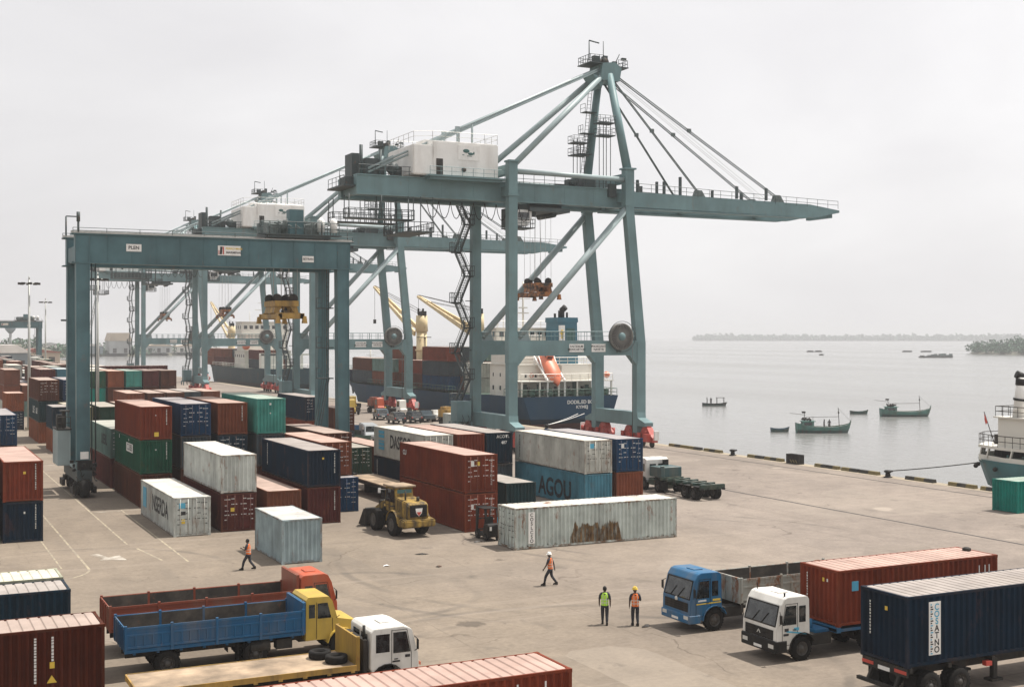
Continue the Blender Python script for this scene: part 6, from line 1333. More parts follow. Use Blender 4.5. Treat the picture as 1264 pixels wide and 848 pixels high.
# white crew cab flatbed
t = thing('flatbed_truck', 'white crew cab truck with a worn timber flatbed and a yellow headboard', 'truck', (17.85, 45.2, 0), 0)
cb = cab_coe(t, P_WHITE, L=1.92, hat=2.5, xw=-1.25); m = MB()
for s in (-1,1): m.box((-1.05,s*1.137-.005,1.20),(-.75,s*1.137+.005,1.26)); m.box((-.55,s*1.137-.005,1.34),(-.35,s*1.137+.005,1.44))
obj('badge', m, M['ink'], cb); m = MB(); m.box((-2.14,-1.0,.7),(-1.98,1.0,2.1)); m.tube((-2.05,-.8,2.1),(-2.05,-.8,2.6),.06,8); obj('air_stack', m, M['dark'], t)
m = MB(); m.box((.06,-1.12,.98),(.085,-.98,1.1)); m.box((.06,.98,.98),(.085,1.12,1.1)); obj('marker_lamp', m, lbm, t)
chassis(t, -.9, -10.1, (-7.2,-8.5)); 
m = MB(); W_ = 2.4
m.box((-10.25,-W_/2,1.12),(-2.5,W_/2,1.26))
obj('load_bed', m, P_DKW, t); m = MB(); 
for s in (-1,1):
    y0, y1 = sorted((s*W_/2, s*(W_/2+.04))); m.box((-10.27,y0,1.08),(-2.48,y1,1.28))
    for k in range(9): m.box((-9.9+k*.9,y0-.01 if s < 0 else y0,1.02),(-9.75+k*.9,y1 if s < 0 else y1+.01,1.10))
m.box((-10.3,-W_/2,1.08),(-10.25,W_/2,1.28)); obj('bed_edge', m, M['yellow'], t)
m = MB(); m.box((-2.5,-W_/2,1.05),(-2.42,W_/2,2.30))
for y in (-1.15,-.4,.4,1.15): m.box((-2.42,y-.05,1.05),(-2.35,y+.05,2.30))
obj('headboard', m, paint('dirty_yellow_board', (.40,.25,.04), dirt=(.10,.06,.03), dirt_amt=.8, dlo=.4, dhi=.7, rust=.6), t)
for x, y, z, l in ((14.85, 44.75, 1.28, 'worn black tyre lying flat by the yellow headboard'), (14.5, 45.65, 1.28, 'worn black tyre lying flat beside another on the timber deck')):
    m = MB(); r_ = .42; m.lathe([(r_*.55,0),(r_*.95,0),(r_,.06),(r_,.2),(r_*.95,.26),(r_*.55,.26),(r_*.5,.13),(r_*.55,0)], 24, (0,0,0)); o = obj('tyre', m, M['rubber'], None, (x,y,z)); tag(o, l, 'tyre', 'tyres on the flatbed')
# terminal tractor with an empty skeletal trailer
t = thing('skeletal_truck', 'white cab tractor with an empty dark green skeletal trailer by the crane rail', 'truck', (59.9, 94.6, 0), R(90))
cab_coe(t, P_WHITE, hat=2.75); m = MB()
for y in (-.45,.45): m.box((-10.0,y-.09,.95),(-2.2,y+.09,1.28))
for x in (-4,-5,-6.2,-7.4,-8.6,-9.9): m.box((x-.12,-1.15,1.08),(x+.12,1.15,1.30))
m.box((-10.0,-1.2,.9),(-9.85,1.2,1.25)); obj('trailer_frame', m, P_GREEN, t)
m = MB(); m.box((-3.9,-1.1,1.3),(-2.2,1.1,2.15)); m.box((-4.0,.7,1.3),(-3.9,1.1,2.3)); obj('tank', m, P_TEAL, t, bevel=.04); m = MB(); m.box((-2.15,-.9,1.5),(-1.95,-.4,2.6)); obj('air_stack', m, M['black'], t)
chassis(t, -.7, -4.8, (-3.6,), P_GREEN)
for x in (-7.7,-9.0):
    for s in (-1,1): wheel(t, x, s*.95, .52, .26, True, s)
for s in (-1,1):
    m = MB(); m.box((-9.7,s*.95-.32,1.08),(-7.0,s*.95+.32,1.12)); m.box((-7.0,s*.95-.3,.4),(-6.96,s*.95+.3,1.1)); m.box((-10.08,s*1.05-.12,.85),(-10.0,s*1.05+.12,1.0)); obj('mudguard', m, M['black'], t)
# parked low trailer behind the loader
t = thing('low_trailer', 'dark parked trailer with a pale dusty deck behind the wheel loader', 'trailer', (36.9, 97, 0), R(90))
m = MB(); m.box((-3.5,-1.2,1.15),(7,1.2,1.3)); obj('load_bed', m, P_DKW, t); m = MB()
for y in (-.5,.5): m.box((-3.4,y-.08,.8),(6.9,y+.08,1.15))
m.box((-3.5,-1.22,.95),(7,-1.15,1.2)); m.box((-3.5,1.15,.95),(7,1.22,1.2)); m.box((-3.6,-1.2,.6),(-3.5,1.2,1.2)); m.box((3.5,-1,.2),(3.8,1,.9)); obj('chassis', m, M['black'], t)
for x in (-2.4,-1.1):
    for s in (-1,1): wheel(t, x, s*.9, .5, .26, True, s)
m = MB(); m.box((0,-1.26,.5),(.5,-1.22,1.1)); obj('side_marker', m, M['inky'], t); m = MB(); m.box((-3.62,-1.0,.9),(-3.6,-.5,1.05)); obj('reflector', m, P_TEAL, t)
# wheel loader
t = thing('wheel_loader', 'muddy yellow wheel loader with big tyres, bucket pointing away', 'wheel loader', (31.2, 80.6, 0), R(94)); t.scale = (.94,.92,.95)
YL_ = mat('muddy_loader_paint', (.33,.215,.05), .65, var=.35, scale=2.6, spec=.2, dlo=.36, dhi=.60, dirt=(.045,.034,.024), dirt_amt=.95, rust=.9, rustcol=(.09,.05,.025), rustscale=2.5)
m = MB(); m.prism([(-3.1,1.15),(-3.2,1.5),(-3.15,2.25),(-2.9,2.42),(-.95,2.62),(-.9,1.1)], 'y', -.82, .82); eh = obj('engine_hood', m, YL_, t, bevel=.07, seg=2)
m = MB(); m.box((-3.25,-.66,1.45),(-3.16,.66,2.25)); 
for z in (1.55,1.7,1.85,2.0,2.12): m.box((-3.275,-.62,z),(-3.25,.62,z+.05))
gr = obj('grille', m, M['black'], eh); m = MB(); m.prism([(-.28,2.05),(.28,2.05),(.22,1.72),(0,1.5),(-.22,1.72)], 'x', -3.30, -3.285); obj('badge', m, M['plate'], gr); m = MB(); m.prism([(-.2,1.8),(.2,1.8),(0,1.52)], 'x', -3.31, -3.302); obj('badge', m, M['inkr'], gr)
m = MB(); m.prism([(-3.45,.75),(-3.45,1.25),(-2.6,1.35),(-2.3,.75)], 'y', -1.28, 1.28); obj('counterweight', m, YL_, t, bevel=.08, seg=2)
m = MB(); m.box((-2.6,-.55,.6),(0,.55,1.3)); m.box((0,-.5,.75),(2.3,.5,1.35)); m.tube((-1.5,-.9,.82),(-1.5,.9,.82),.28,10); m.tube((1.6,-.9,.82),(1.6,.9,.82),.28,10); m.box((1.2,-.62,1.3),(2.2,.62,2.1)); m.tube((-.1,0,.7),(-.1,0,1.9),.22,8); obj('frame', m, M['dark'], t)
m = MB(); m.prism([(-.9,1.5),(.75,1.5),(.95,2.2),(.8,3.25),(-.85,3.25),(-.98,2.3)], 'y', -.72, .72); cb = obj('cab', m, YL_, t, bevel=.05)
m = MB(); m.box((-1.1,-.85,3.26),(1.0,.85,3.40)); obj('roof', m, P_DKW, cb, bevel=.03); 
for nm, a in (('rear',[(-.935,-.58,2.35),(-.935,.58,2.35),(-.872,.58,3.12),(-.872,-.58,3.12)]),):
    m = MB(); m.add([(p[0]-.01,p[1],p[2]) for p in a],[(0,1,2,3)]); obj('window', m, plain('tinted_cab_glass', (.03,.13,.13), .1), cb)
for s in (-1,1): m = MB(); m.prism([(-.78,2.2),(.78,2.2),(.70,3.12),(-.74,3.12)],'y',s*.725,s*.735); obj('window', m, M['glass'], cb)
m = MB(); m.add([(.94,-.6,2.3),(.94,.6,2.3),(.84,.6,3.12),(.84,-.6,3.12)],[(0,1,2,3)]); obj('window', m, M['glass'], cb)
for s in (-1,1):
    m = MB(); k = arch(-1.5,.98,170,10,zc=.8,n=8)
    for p, q in zip(k,k[1:]): m.bar((p[0],s*1.05,p[1]),(q[0],s*1.05,q[1]),.55,.05)
    obj('mudguard', m, YL_, t)
    for x in (-1.5, 1.6): wheel(t, x, s*1.08, .80, .58, False, s)
    m = MB(); m.bar((1.2,s*.6,1.95),(2.6,s*.6,1.35),.16,.42); m.bar((2.6,s*.6,1.35),(3.6,s*.6,.55),.16,.36); m.tube((1.3,s*.6,1.1),(2.6,s*.6,1.1),.09,8); obj('lift_arm', m, YL_, t)
m = MB(); m.prism([(3.4,.25),(3.35,1.35),(3.5,1.4),(3.6,.5),(4.6,.12),(4.7,.05),(3.6,.08)], 'y', -1.15, 1.15)
for y in (-1.18,1.13): m.prism([(3.4,.15),(3.38,1.35),(3.75,1.3),(4.7,.08)], 'y', y, y+.05)
obj('bucket', m, M['dark'], t); m = MB(); m.tube((-2.0,.45,2.5),(-2.0,.45,3.15),.07,8); m.tube((-2.5,-.3,2.45),(-2.5,-.3,2.75),.12,8); obj('exhaust_pipe', m, M['dark'], t)
for s in (-1,1): m = MB(); m.tube((.7,s*.72,3.0),(.95,s*1.15,3.0),.02,5); m.box((.93,s*1.15-.1,2.75),(.98,s*1.15+.1,3.1)); obj('mirror', m, M['plate'], cb)
m = MB()
for i in range(5): m.box((-1.1,.86,.7+i*.32),(-.75,1.15,.75+i*.32))
m.tube((-.7,.75,1.6),(-.7,.75,3.2),.02,5); m.rail([(-.2,.85,1.55),(.9,.85,1.55)],.9,.8,.025); obj('access_step', m, M['dark'], t)
# forklift by the long grey container
t = thing('forklift', 'black forklift parked beside the end of the long grey container', 'forklift', (35.3, 75.2, 0), R(90))
m = MB(); m.prism([(-1.1,.25),(-1.15,1.05),(-.9,1.15),(-.4,1.0),(-.3,.5),(.8,.45),(.8,.2)], 'y', -.48, .48); obj('body', m, M['black'], t, bevel=.05)
m = MB()
for x, x2 in ((-.75,-.5),(.65,.4)):
    for s in (-.42,.42): m.tube((x,s,.9 if x < 0 else .4),(x2,s,2.05),.045,5)
m.box((-.6,-.5,2.03),(.55,.5,2.08)); obj('overhead_guard', m, M['black'], t); m = MB(); m.box((-.35,-.25,.95),(-.05,.25,1.08)); m.box((-.4,-.25,1.05),(-.3,.25,1.5)); obj('seat', m, M['dark'], t)
m = MB()
for s in (-.32,.32): m.box((.85,s-.06,.08),(.98,s+.06,2.1)); m.box((.98,s-.05,.06),(1.95,s+.05,.11))
for z in (.5,1.2,2.0): m.box((.86,-.32,z),(.96,.32,z+.08))
obj('mast', m, M['dark'], t); m = MB(); m.box((-1.17,-.38,1.2),(-1.12,-.2,1.55)); obj('tail_lamp', m, M['inkb'], t); m = MB(); m.box((-1.17,.22,.7),(-1.13,.36,.95)); obj('tail_lamp', m, M['plate'], t)
for x, r_ in ((-.75,.24),(.55,.3)):
    for s in (-1,1): wheel(t, x, s*.42, r_, .18, False, s)
# cars and yard vehicles on the far apron
def car(lab, x, y, rz, m_, kind='suv', group='cars parked on the quay by the cranes'):
    t = thing('parked_car', lab, 'car', (x,y,0), rz, group); hgt = 1.75 if kind == 'suv' else 1.55
    if kind == 'pickup': pts = [(2.4,.45),(2.42,.85),(2.3,1.0),(1.1,1.12),(.5,1.7),(-.7,1.74),(-.9,1.1),(-2.5,1.1),(-2.55,.5)]
    elif kind == 'van': pts = [(2.3,.45),(2.35,.9),(1.9,1.3),(1.3,2.1),(1.0,2.2),(-2.3,2.25),(-2.4,2.1),(-2.42,.5)]
    else: pts = [(2.3,.42),(2.33,.82),(2.2,.98),(1.15,1.1),(.45,hgt-.06),(.2,hgt),(-1.9,hgt-.02),(-2.2,1.1),(-2.33,.95),(-2.33,.45)]
    m = MB(); m.prism(pts, 'y', -.9, .9); b = obj('body', m, m_, t, bevel=.09, seg=2)
    zr = hgt if kind != 'van' else 2.2
    for s in (-1,1):
        m = MB(); y_ = s*.905
        if kind == 'pickup': m.prism([(.95,1.14),(.45,1.6),(-.6,1.62),(-.75,1.16)],'y',y_-s*.01,y_)
        elif kind == 'van': m.prism([(1.65,1.35),(1.2,1.95),(.3,1.98),(.3,1.35)],'y',y_-s*.01,y_)
        else: m.prism([(1.0,1.12),(.42,zr-.18),(-1.8,zr-.18),(-2.05,1.14)],'y',y_-s*.01,y_)
        obj('window', m, M['glass'], b)
        for xw in (-1.4,1.4): wheel(t, xw, s*.8, .36, .22, False, s)
        m = MB(); m.box((2.28,s*.65-.18,.75),(2.36,s*.65+.18,.9)); obj('headlight', m, M['reflect'], t); m = MB(); m.box((-2.36,s*.75-.1,.8),(-2.3,s*.75+.1,1.0)); obj('tail_lamp', m, M['inkr'], t)
    w = MB(); f = {'suv': ((1.12,1.14),(.48,zr-.12)), 'pickup': ((1.06,1.16),(.56,1.62)), 'van': ((1.87,1.36),(1.36,2.0))}[kind]; n = Vector((f[1][1]-f[0][1],0,f[0][0]-f[1][0])).normalized()*.015
    w.add([Vector((f[0][0],-.72,f[0][1]))+n,Vector((f[0][0],.72,f[0][1]))+n,Vector((f[1][0],.66,f[1][1]))+n,Vector((f[1][0],-.66,f[1][1]))+n],[(0,1,2,3)]); obj('windscreen', w, M['glass'], b)
    if kind == 'suv': w = MB(); w.add([(-2.215,-.65,1.14),(-2.215,.65,1.14),(-1.965,.62,zr-.12),(-1.965,-.62,zr-.12)],[(0,1,2,3)]); obj('rear_window', w, M['glass'], b)
    np = MB(); np.box((-2.42,-.25,.6),(-2.335,.25,.75)); obj('number_plate', np, M['plate'], t); return t
P_DARK = paint('charcoal_car_paint', (.02,.028,.034), rough=.25, dirt_amt=.25, rust=0); P_GREY = paint('slate_car_paint', (.07,.095,.11), rough=.3, dirt_amt=.25, rust=0)
car('dark slate car at the far end of the parked row by the blue ship', 70.6, 190.5, R(80), P_GREY); car('charcoal car closest to the lane in the parked row on the quay', 69.6, 181, R(84), P_DARK); car('second charcoal car in the parked row, before a white pickup', 72.6, 181.6, R(84), P_DARK)
car('dark slate pickup in the parked row beside the crane foot', 75.2, 183, R(84), P_GREY, 'pickup'); car('white pickup at the seaward end of the parked row', 77.6, 184, R(84), P_WHITE, 'pickup'); car('grey van seen from the front beside the lettered grey container', 54.6, 151.5, R(-100), paint('pale_grey_van_paint', (.26,.28,.29)), 'van')
def yard_tractor(lab, x, y, rz, m_, load=None):
    t = thing('yard_tractor', lab, 'yard tractor', (x,y,0), rz, 'yard tractors on the far apron')
    m = MB(); m.prism([(0,.5),(.05,1.1),(-.3,1.2),(-.45,2.6),(-1.5,2.65),(-1.55,.6)], 'y', -1.0, .3); cb = obj('cab', m, m_, t, bevel=.05); m = MB(); m.box((-1.3,-1.012,1.5),(-.55,-1.0,2.4)); m.box((-1.565,-.8,1.5),(-1.55,.1,2.4)); obj('window', m, M['glass'], cb)
    m = MB(); m.box((-4.6,-.6,.7),(-.2,.6,1.05)); m.box((-1.2,.35,.6),(0,1.1,1.35)); m.box((-4.5,-1.1,1.05),(-2.4,1.1,1.2)); obj('chassis', m, M['dark'], t)
    for xw in (-.7,-3.7):
        for s in (-1,1): wheel(t, xw, s*.9, .48, .26, xw < -2, s)
    if load:
        m = MB(); m.box((-4.4,-1.0,1.2),(-2.6,1.0,2.3)); m.box((-4.2,-.7,2.3),(-3.2,.7,2.7)); obj('load', m, load, t)
    return t
yard_tractor('yellow yard tractor with a rounded load far down the quay', 70.5, 203, R(-95), M['yelltruck'], M['yellow']); yard_tractor('white cab yard tractor standing beyond the parked cars', 77.5, 197, R(-80), P_WHITE); yard_tractor('second yellow yard tractor, between the crane legs far down the quay', 74.5, 214, R(-95), M['yelltruck']); yard_tractor('red yard tractor with crates on its bed under the second crane', 76.5, 205, R(-85), P_RED, P_BODYR); yard_tractor('dark green yard tractor with a tall load beside the yellow one', 66.3, 207, R(-95), P_TEAL, gdeck)
yard_tractor('white cab yard tractor before the crane foot with a yellow load', 77.2, 172, R(-60), P_WHITE, M['yellow'])
def skip(lab, x, y, m_, L=3.6, h=1.3):
    m = MB(); m.prism([(-L/2,0),(-L/2-.3,h),(-L/2-.2,h),(-L/2+.08,.08),(L/2-.08,.08),(L/2+.2,h),(L/2+.3,h),(L/2,0)], 'y', -.85, .85)
    for y_ in (-.9,.85): m.prism([(-L/2,0),(L/2,0),(L/2+.3,h),(-L/2-.3,h)], 'y', y_, y_+.05)
    for x_ in (-.8,.0,.8): m.box((x_-.05,-.95,.1),(x_+.05,-.90,h))
    m.box((-L/2-.34,-.96,h-.08),(L/2+.34,-.90,h+.02)); o = obj('skip', m, m_, None, (x,y,0), R(-26)); tag(o, lab, 'skip', 'waste skips beside the gantry legs')
skip('blue open skip beyond the narrow brown doors', 56.4, 162, P_BODYB); skip('dark skip with a green edge just past the gantry leg', 52.6, 154, P_GREEN, 3.8); skip('small green skip in front of the darker one', 52.9, 150.5, M['jade_'] if 'jade_' in M else gdeck, 2.6, .9)
# ------------------------------------------------------------------ light masts and far buildings
galv = mat('galvanised_mast', (.36,.37,.35), .5, .2, var=.08, dirt_amt=.2)
def light_mast(lab, x, y, h=21.3, r=.26):
    t = thing('floodlight_mast', lab, 'light mast', (x,y,0), 0, 'tall floodlight masts'); m = MB(); m.tube((0,0,.3),(0,0,h),r,10,r2=r*.5); obj('pole', m, galv, t); m = MB(); m.cbox((0,0,.2),(1,1,.4)); obj('base', m, pale, t)
    m = MB(); m.lathe([(.9,-.05),(1.0,-.05),(1.0,.05),(.9,.05)],16,(0,0,h-.5)); m.bar((-1,0,h-.5),(1,0,h-.5),.08); m.bar((0,-1,h-.5),(0,1,h-.5),.08); m.tube((0,0,h),(0,0,h+.5),.1,6); hd = obj('lamp_ring', m, galv, t)
    for i in range(8):
        a = 2*math.pi*i/8; m = MB(); m.cbox((1.25*math.cos(a),1.25*math.sin(a),h-.55),(.5,.5,.3)); obj('floodlight', m, M['dark'], hd)
light_mast('tall floodlight mast standing inside the frame of the near yard gantry', 27.1, 190, 22); light_mast('tallest floodlight mast at the edge of the picture beside the orange container', 17.95, 191.4, 21.3); light_mast('floodlight mast farther back, between the edge mast and the gantry leg', 34, 323, 22)
def shed(lab, x, y, w, d, h, roof, m_, mr, rz=0):
    t = thing('warehouse', lab, 'warehouse', (x,y,-.5), rz, 'port sheds far behind the yard'); m = MB(); m.box((-w/2,-d/2,0),(w/2,d/2,h)); wl_ = obj('wall', m, m_, t); m = MB(); m.prism([(-w/2-.6,h+.01),(w/2+.6,h+.01),(w/2+.6,h+.3),(0,h+roof),(-w/2-.6,h+.3)] if roof < 3 else [(-w/2-.6,h+.01),(w/2+.6,h+.01),(w*.42,h+roof),(-w*.42,h+roof)], 'y', -d/2-.6, d/2+.6); obj('roof', m, mr, t)
    n = max(2, int(w/7))
    for i in range(n): m = MB(); xx = -w/2+(i+.5)*w/n; m.box((xx-1.4,-d/2-.06,.3),(xx+1.4,-d/2-.01,min(4,h*.7))); obj('door', m, M['dark'], wl_)
sw = mat('shed_wall', (.33,.34,.33), .8, scale=.1, dirt_amt=.4); sb = mat('shed_roof_beige', (.42,.34,.25), .8, scale=.1); sg = mat('shed_wall_blue_grey', (.16,.20,.22), .8, scale=.1); swr = mat('shed_roof_white', (.60,.57,.53), .7, scale=.1)
shed('long grey warehouse with a white roof at the edge of the picture', 18, 560, 68, 26, 7.0, 3.3, sg, swr)
for a in (('beige-roofed shed with a pale gable far across the basin', 168, 1066, 17, 22, 10, 6.5, sw, sb), ('low blue-grey shed beside the beige-roofed one', 138, 1052, 30, 16, 6, 2, sg, swr), ('low white shed at the end of the distant spit', 232, 1092, 26, 14, 5, 2, swr, sb), ('small pale shed on the distant spit beneath the lattice crane', 112, 1044, 18, 14, 7, 2, swr, sw), ('brown-roofed shed on the distant spit near the water', 202, 1080, 22, 14, 5.5, 2.2, sw, M['brown_'] if 'brown_' in M else sb), ('flat pale block behind the brown shed stacks', 48, 700, 26, 14, 8, 1.5, swr, sw), ('low rust-roofed shed behind the light masts', 62, 640, 22, 16, 6, 2, sb, P_BODYR)): shed(*a)
t = thing('lattice_crane', 'distant mobile crane with a tall pale lattice boom beyond the sheds', 'crane', (143, 1048, 0)); m = MB(); b0 = Vector((0,0,14)); b1 = Vector((5,-2,44))
for s in ((-1,-1),(1,-1),(1,1),(-1,1)): m.tube(b0+Vector((s[0]*1.0,s[1]*1.0,0)), b1+Vector((s[0]*.5,s[1]*.5,0)), .22, 4)
for i in range(12): f = i/12; c = b0.lerp(b1, f); d = b0.lerp(b1, f+1/12); m.tube(c+Vector((-1,-1,0)), d+Vector((1,-1,0)), .13, 4); m.tube(c+Vector((1,1,0)), d+Vector((-1,1,0)), .13, 4)
m.tube(b1, b1+Vector((1,0,-30)), .08, 4); obj('boom', m, galv, t); m = MB(); m.box((-4,-3,0),(4,3,4)); m.tube((0,0,4),(0,0,15),1.6,10); m.box((-5,-2.2,11),(2,2.2,15)); obj('tower', m, sg, t)
t = thing('water_tower', 'water tower on a stalk rising over the hazy hill', 'water tower', (70.5, 872, 5)); m = MB(); m.tube((0,0,0),(0,0,10.5),1.0,10,r2=.8); obj('shaft', m, sw, t); m = MB(); m.lathe([(0,10),(1.2,10.2),(3.2,12.6),(3.2,14.2),(1.0,15.2),(0,15.3)],14); obj('tank', m, sg, t)
# ------------------------------------------------------------------ people
def skin_mesh(name, verts, edges, m_, sub=1):
    """one smooth surface grown along a jointed skeleton; verts: (x,y,z,rx,ry)"""
    me = bpy.data.meshes.new(name); me.from_pydata([v[:3] for v in verts], edges, []); o = bpy.data.objects.new(name, me); COL.objects.link(o)
    sk = o.modifiers.new('skin', 'SKIN'); sk.use_smooth_shade = True
    for i, v in enumerate(verts): d = me.skin_vertices[0].data[i]; d.radius = (v[3], v[4] if len(v) > 4 else v[3]); d.use_root = (i == 0)
    ss = o.modifiers.new('sub', 'SUBSURF'); ss.levels = sub; ss.render_levels = sub
    dg = bpy.context.evaluated_depsgraph_get(); out = bpy.data.meshes.new_from_object(o.evaluated_get(dg)); bpy.data.objects.remove(o); bpy.data.meshes.remove(me)
    out.materials.clear(); out.materials.append(m_); out.name = name
    for p in out.polygons: p.use_smooth = True
    return out
def to_mb(me):
    b = MB(); b.add([v.co[:] for v in me.vertices], [tuple(p.vertices) for p in me.polygons], 0, True); return b
def person(lab, x, y, rz, stride=.0, arms=(0,0), vest='hi_or', hat=None, shirt=None, trousers=None, group='port workers', scale=1.0, elbow=(0,0)):
    """faces +x; stride: fore-aft foot spread; arms: swing; elbow: 1 = forearm raised in front"""
    t = thing('person', lab, 'person', (x,y,0), rz, group); t.scale = (scale,)*3
    hz = .93; LF = Vector((stride*.5,.10,.07)); RF = Vector((-stride*.5,-.10,.07+(.05 if stride > .3 else 0)))
    kL = Vector((stride*.30+.04,.10,.50)); kR = Vector((-stride*.14+.05,-.10,.49)); hipL = Vector((0,.09,.90)); hipR = Vector((0,-.09,.90)); lean = .03 if stride else 0
    V = [(0,0,hz,.125,.10),(lean*.5,0,1.10,.12,.095),(lean,0,1.30,.135,.10),(lean,0,1.43,.085,.08),(lean+.01,0,1.52,.055,.055),(lean+.03,0,1.60,.075,.075)]; E = [(0,1),(1,2),(2,3),(3,4),(4,5)]
    def limb(root, pts):
        k = root
        for p in pts: V.append(p); E.append((k, len(V)-1)); k = len(V)-1
        return k
    limb(0, [(*hipL,.095),(*kL,.065),(*LF,.042),(LF.x+.13,LF.y,.035,.035)]); limb(0, [(*hipR,.095),(*kR,.065),(*RF,.042),(RF.x+.13,RF.y,RF.z-.035,.035)])
    hands = []
    for s, sw_, eb in ((1,arms[0],elbow[0]),(-1,arms[1],elbow[1])):
        sh = Vector((lean,s*.19,1.41)); el = sh+Vector((sw_*.16-.02,s*.06,-.27+.02*abs(sw_)))
        wr = el+(Vector((.20,-s*.06,.08)) if eb else Vector((sw_*.14+.05,s*.0,-.24))); hd = wr+(wr-el).normalized()*.075
        limb(3, [(*sh,.062),(*el,.046),(*wr,.033),(*hd,.036,.022)]); hands.append((wr, hd, s))
    me = skin_mesh('body', V, E, M['skin'], 1); b = to_mb(me)
    h = Vector((lean+.035,0,1.635)); b.sphere(h, .105, 14, 10, sc=(.95,.80,1.14)); b.sphere(h+Vector((.098,0,-.01)), .018, 6, 4, sc=(1.1,.8,1.5)); b.sphere(h+Vector((.085,0,-.06)), .026, 6, 4, sc=(.5,1,.4))
    for s in (-1,1): b.sphere(h+Vector((-.005,s*.086,-.005)), .024, 6, 4, sc=(.8,.4,1.3))
    for wr, hd, s in hands:
        d = (hd-wr).normalized(); sd = Vector((1,0,0)); sd = (sd-d*sd.dot(d)).normalized()
        for i, L_ in enumerate((.062,.075,.07,.055)):
            p = hd+sd*(.024-.016*i); q = p+d*L_*.6; r_ = q+(d*.7+Vector((0,-s*.5,0)))*L_*.5; b.tube(p-d*.03, q, .0085, 5); b.tube(q, r_, .008, 5, r2=.006)
        p = wr+d*.025+sd*.028; b.tube(p, p+d*.03+sd*.03, .0095, 5); b.tube(p+d*.03+sd*.03, p+d*.065+sd*.036, .009, 5, r2=.007)
    bd = obj('body', b, M['skin'], t)
    e = MB(); 
    for s in (-1,1): e.sphere(h+Vector((.088,s*.035,.02)), .011, 6, 4)
    obj('eye', e, M['ink'], bd)
    # clothing follows the same joints
    VT = [(0,0,hz+.02,.142,.118),(0,.10,.86,.108),(*kL,.085),(LF.x-.01,LF.y,.13,.062),(0,-.10,.86,.108),(*kR,.085),(RF.x-.01,RF.y,RF.z+.06,.062)]; ET = [(0,1),(1,2),(2,3),(0,4),(4,5),(5,6)]
    link('trousers', skin_mesh('trousers', VT, ET, trousers or M['cloth_d'], 1), t)
    VS = [(lean,0,1.32,.145,.115),(lean*.5,0,1.10,.135,.11),(0,0,.99,.138,.112),(lean,0,1.44,.10,.095)]; ES = [(0,1),(1,2),(0,3)]
    for s, sw_, eb in ((1,arms[0],elbow[0]),(-1,arms[1],elbow[1])):
        sh = Vector((lean,s*.19,1.41)); el = sh+Vector((sw_*.16-.02,s*.06,-.27+.02*abs(sw_))); k = len(VS); VS += [(*sh,.078),(*el,.058)]; ES += [(3,k),(k,k+1)]
        if not eb: pass
    link('shirt', skin_mesh('shirt', VS, ES, shirt or M['cloth_d'], 1), t)
    if vest:
        v = MB(); n = 18
        prof = [(.90,.170,.128),(1.05,.165,.128),(1.22,.178,.135),(1.36,.185,.132),(1.45,.150,.115),(1.49,.090,.085)]
        vs = []
        for z, a, c in prof:
            for i in range(n): th = 2*math.pi*i/n; vs.append((lean*(z-.9)/.5+c*math.cos(th), a*math.sin(th), z))
        v.add(vs, [(j*n+i, j*n+(i+1) % n, (j+1)*n+(i+1) % n, (j+1)*n+i) for j in range(len(prof)-1) for i in range(n)], 0, True); vo_ = obj('vest', v, M[vest], t)
        v = MB()
        for z0, a, c in ((1.02,.170,.133),(1.16,.177,.137)):
            vs = []
            for z in (z0, z0+.03):
                for i in range(n): th = 2*math.pi*i/n; vs.append((lean*(z-.9)/.5+c*math.cos(th), a*math.sin(th), z))
            v.add(vs, [(i, (i+1) % n, n+(i+1) % n, n+i) for i in range(n)])
        for s in (-1,1): v.bar((lean*.3-.128,s*.085,.95),(lean-.128,s*.085,1.42),.022,.01,up=(1,0,0)); v.bar((lean*.3+.132,s*.085,.95),(lean+.132,s*.085,1.42),.022,.01,up=(1,0,0))
        obj('reflective_band', v, M['reflect'], vo_)
    bt = MB()
    for F in (LF, RF): bt.prism([(F.x-.075,F.z-.07),(F.x+.20,F.z-.07),(F.x+.19,F.z-.01),(F.x+.06,F.z+.05),(F.x+.04,F.z+.10),(F.x-.07,F.z+.10)], 'y', F.y-.05, F.y+.05)
    obj('boot', bt, M['black'], t, bevel=.015)
    if hat:
        m = MB(); m.lathe([(0,.135),(.06,.128),(.105,.085),(.122,.02),(.125,0)], 18, h+Vector((-.005,0,.03))); m.lathe([(.12,.0),(.150,-.005),(.150,.008),(.12,.012)], 18, h+Vector((.012,0,.03))); m.box((h.x-.1,-.014,h.z+.14),(h.x+.08,.014,h.z+.172)); obj('safety_helmet', m, M[hat], t)
    else:
        m = MB(); m.sphere(h+Vector((-.012,0,.025)), .112, 14, 10, sc=(.95,.84,1.08)); m.v = [v_ for v_ in m.v]; obj('hair', m, M['black'], t)
    return t
CAMR = -R(26.27)
person('worker in an orange vest and white helmet walking across the open concrete', 31.7, 59.6, R(160)+CAMR, .62, (.7,-.7), 'hi_or', 'plate')
person('bareheaded worker in a lime vest seen from behind, walking beside another', 29.65, 50.4, R(90)+CAMR-R(4), .28, (.3,-.3), 'hi_gr', None)
person('worker in an orange vest and yellow helmet seen from behind, one arm bent', 30.8, 49.6, R(90)+CAMR+R(6), .18, (.1,.0), 'hi_or', 'inky', elbow=(0,1))
person('bareheaded worker in an orange vest striding past the blue-grey container, hands raised', 18.4, 71.2, R(170)+CAMR, .66, (.6,.4), 'hi_or', None, elbow=(1,1))
G8 = 'dock hands far down the quay'
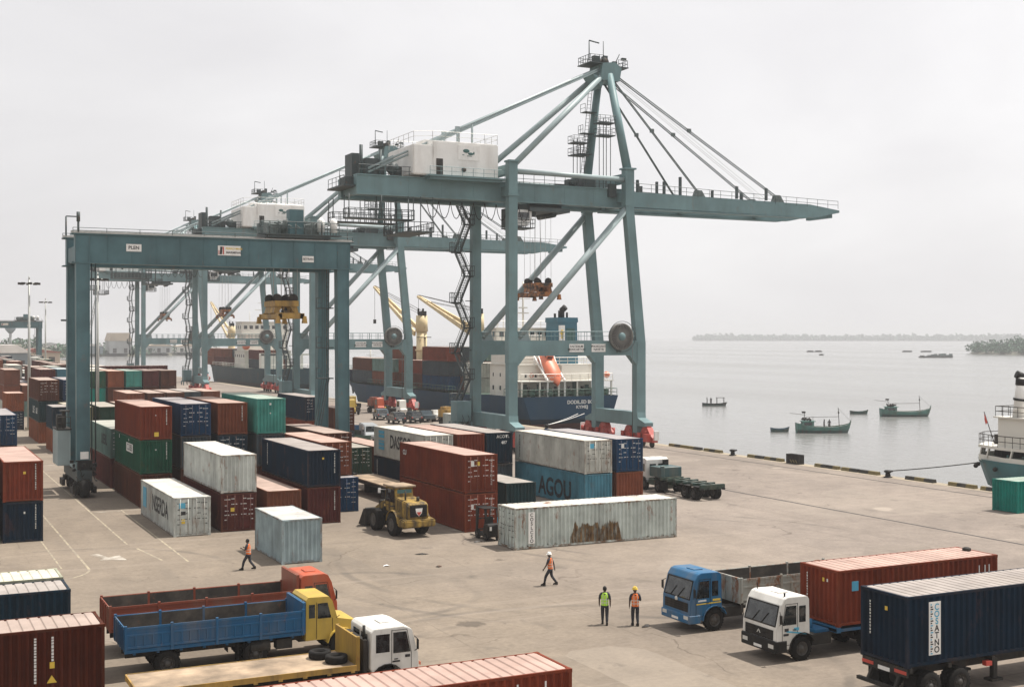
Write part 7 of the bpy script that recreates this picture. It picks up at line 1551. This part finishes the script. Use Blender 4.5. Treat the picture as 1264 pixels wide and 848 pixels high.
person('dock hand in a pale shirt standing by the parked pickups', 79.4, 180.5, 2.0, .1, (0,0), None, None, M['plate'], None, G8); person('dock hand in a pale shirt near the crane foot and electrical house', 78.5, 168.5, 4.0, .2, (.2,-.2), None, None, M['plate'], None, G8); person('dock hand in an orange vest among the far yard tractors', 72.6, 193.5, 3.0, .3, (.3,-.3), 'hi_or', 'inky', None, None, G8)
G9 = 'boat hands on the small boats'
for k, (bx, by, lab) in enumerate(((141.9,168.3,'boat hand standing amidships on the nearer fishing boat'),(142.7,167.9,'boat hand standing just behind the mast of the nearer fishing boat'),(172.6,244.5,'boat hand at the stern of the dark open boat'),(171.8,244.9,'boat hand sitting aft of another in the dark open boat'))):
    p = person(lab, bx, by, CAMR+k, .1, (0,.1), None, None, M['cloth_d'], None, G9); p.location.z = -2.5 if k < 2 else -2.75
# ------------------------------------------------------------------ scraps on the concrete
def scrap(lab, x, y, w, l, m_, rz):
    rnd = random.Random(int(x*10)); m = MB(); n = 9; pts = [(w*(.6+.4*rnd.random())*math.cos(2*math.pi*i/n), l*(.6+.4*rnd.random())*math.sin(2*math.pi*i/n)) for i in range(n)]; m.add([(p[0],p[1],.006+.05*rnd.random()) for p in pts]+[(0,0,.09)], [(i,(i+1) % n,n) for i in range(n)]); o = obj('scrap', m, m_, None, (x,y,0), rz); tag(o, lab, 'scrap', 'scraps lying on the concrete')
scrap('crumpled white sheet lying on the concrete below the wheel loader', 25.9, 68.9, .30, .16, M['plate'], .3); scrap('dark rag on the concrete in front of the blue truck', 31.2, 49.3, .4, .2, M['dark'], .6); scrap('pale rubbish heap beside the forklift wheels', 34.2, 74.3, .45, .2, M['rim'], .2); scrap('dark plate of scrap lying behind the wheel loader', 29.2, 71.6, .5, .2, M['dark'], -.4); scrap('small dark scrap on the concrete near the wheel loader', 28.5, 67.3, .25, .2, M['dark'], .9)
m = MB(); m.lathe([(.0,0),(.2,0),(.2,.09),(.1,.14),(0,.14)],12); o = obj('pipe_cap', m, M['dark'], None, (44.2,42.6,3.53)); tag(o, 'dark round cap lying on the pink roof of the truck container', 'cap')
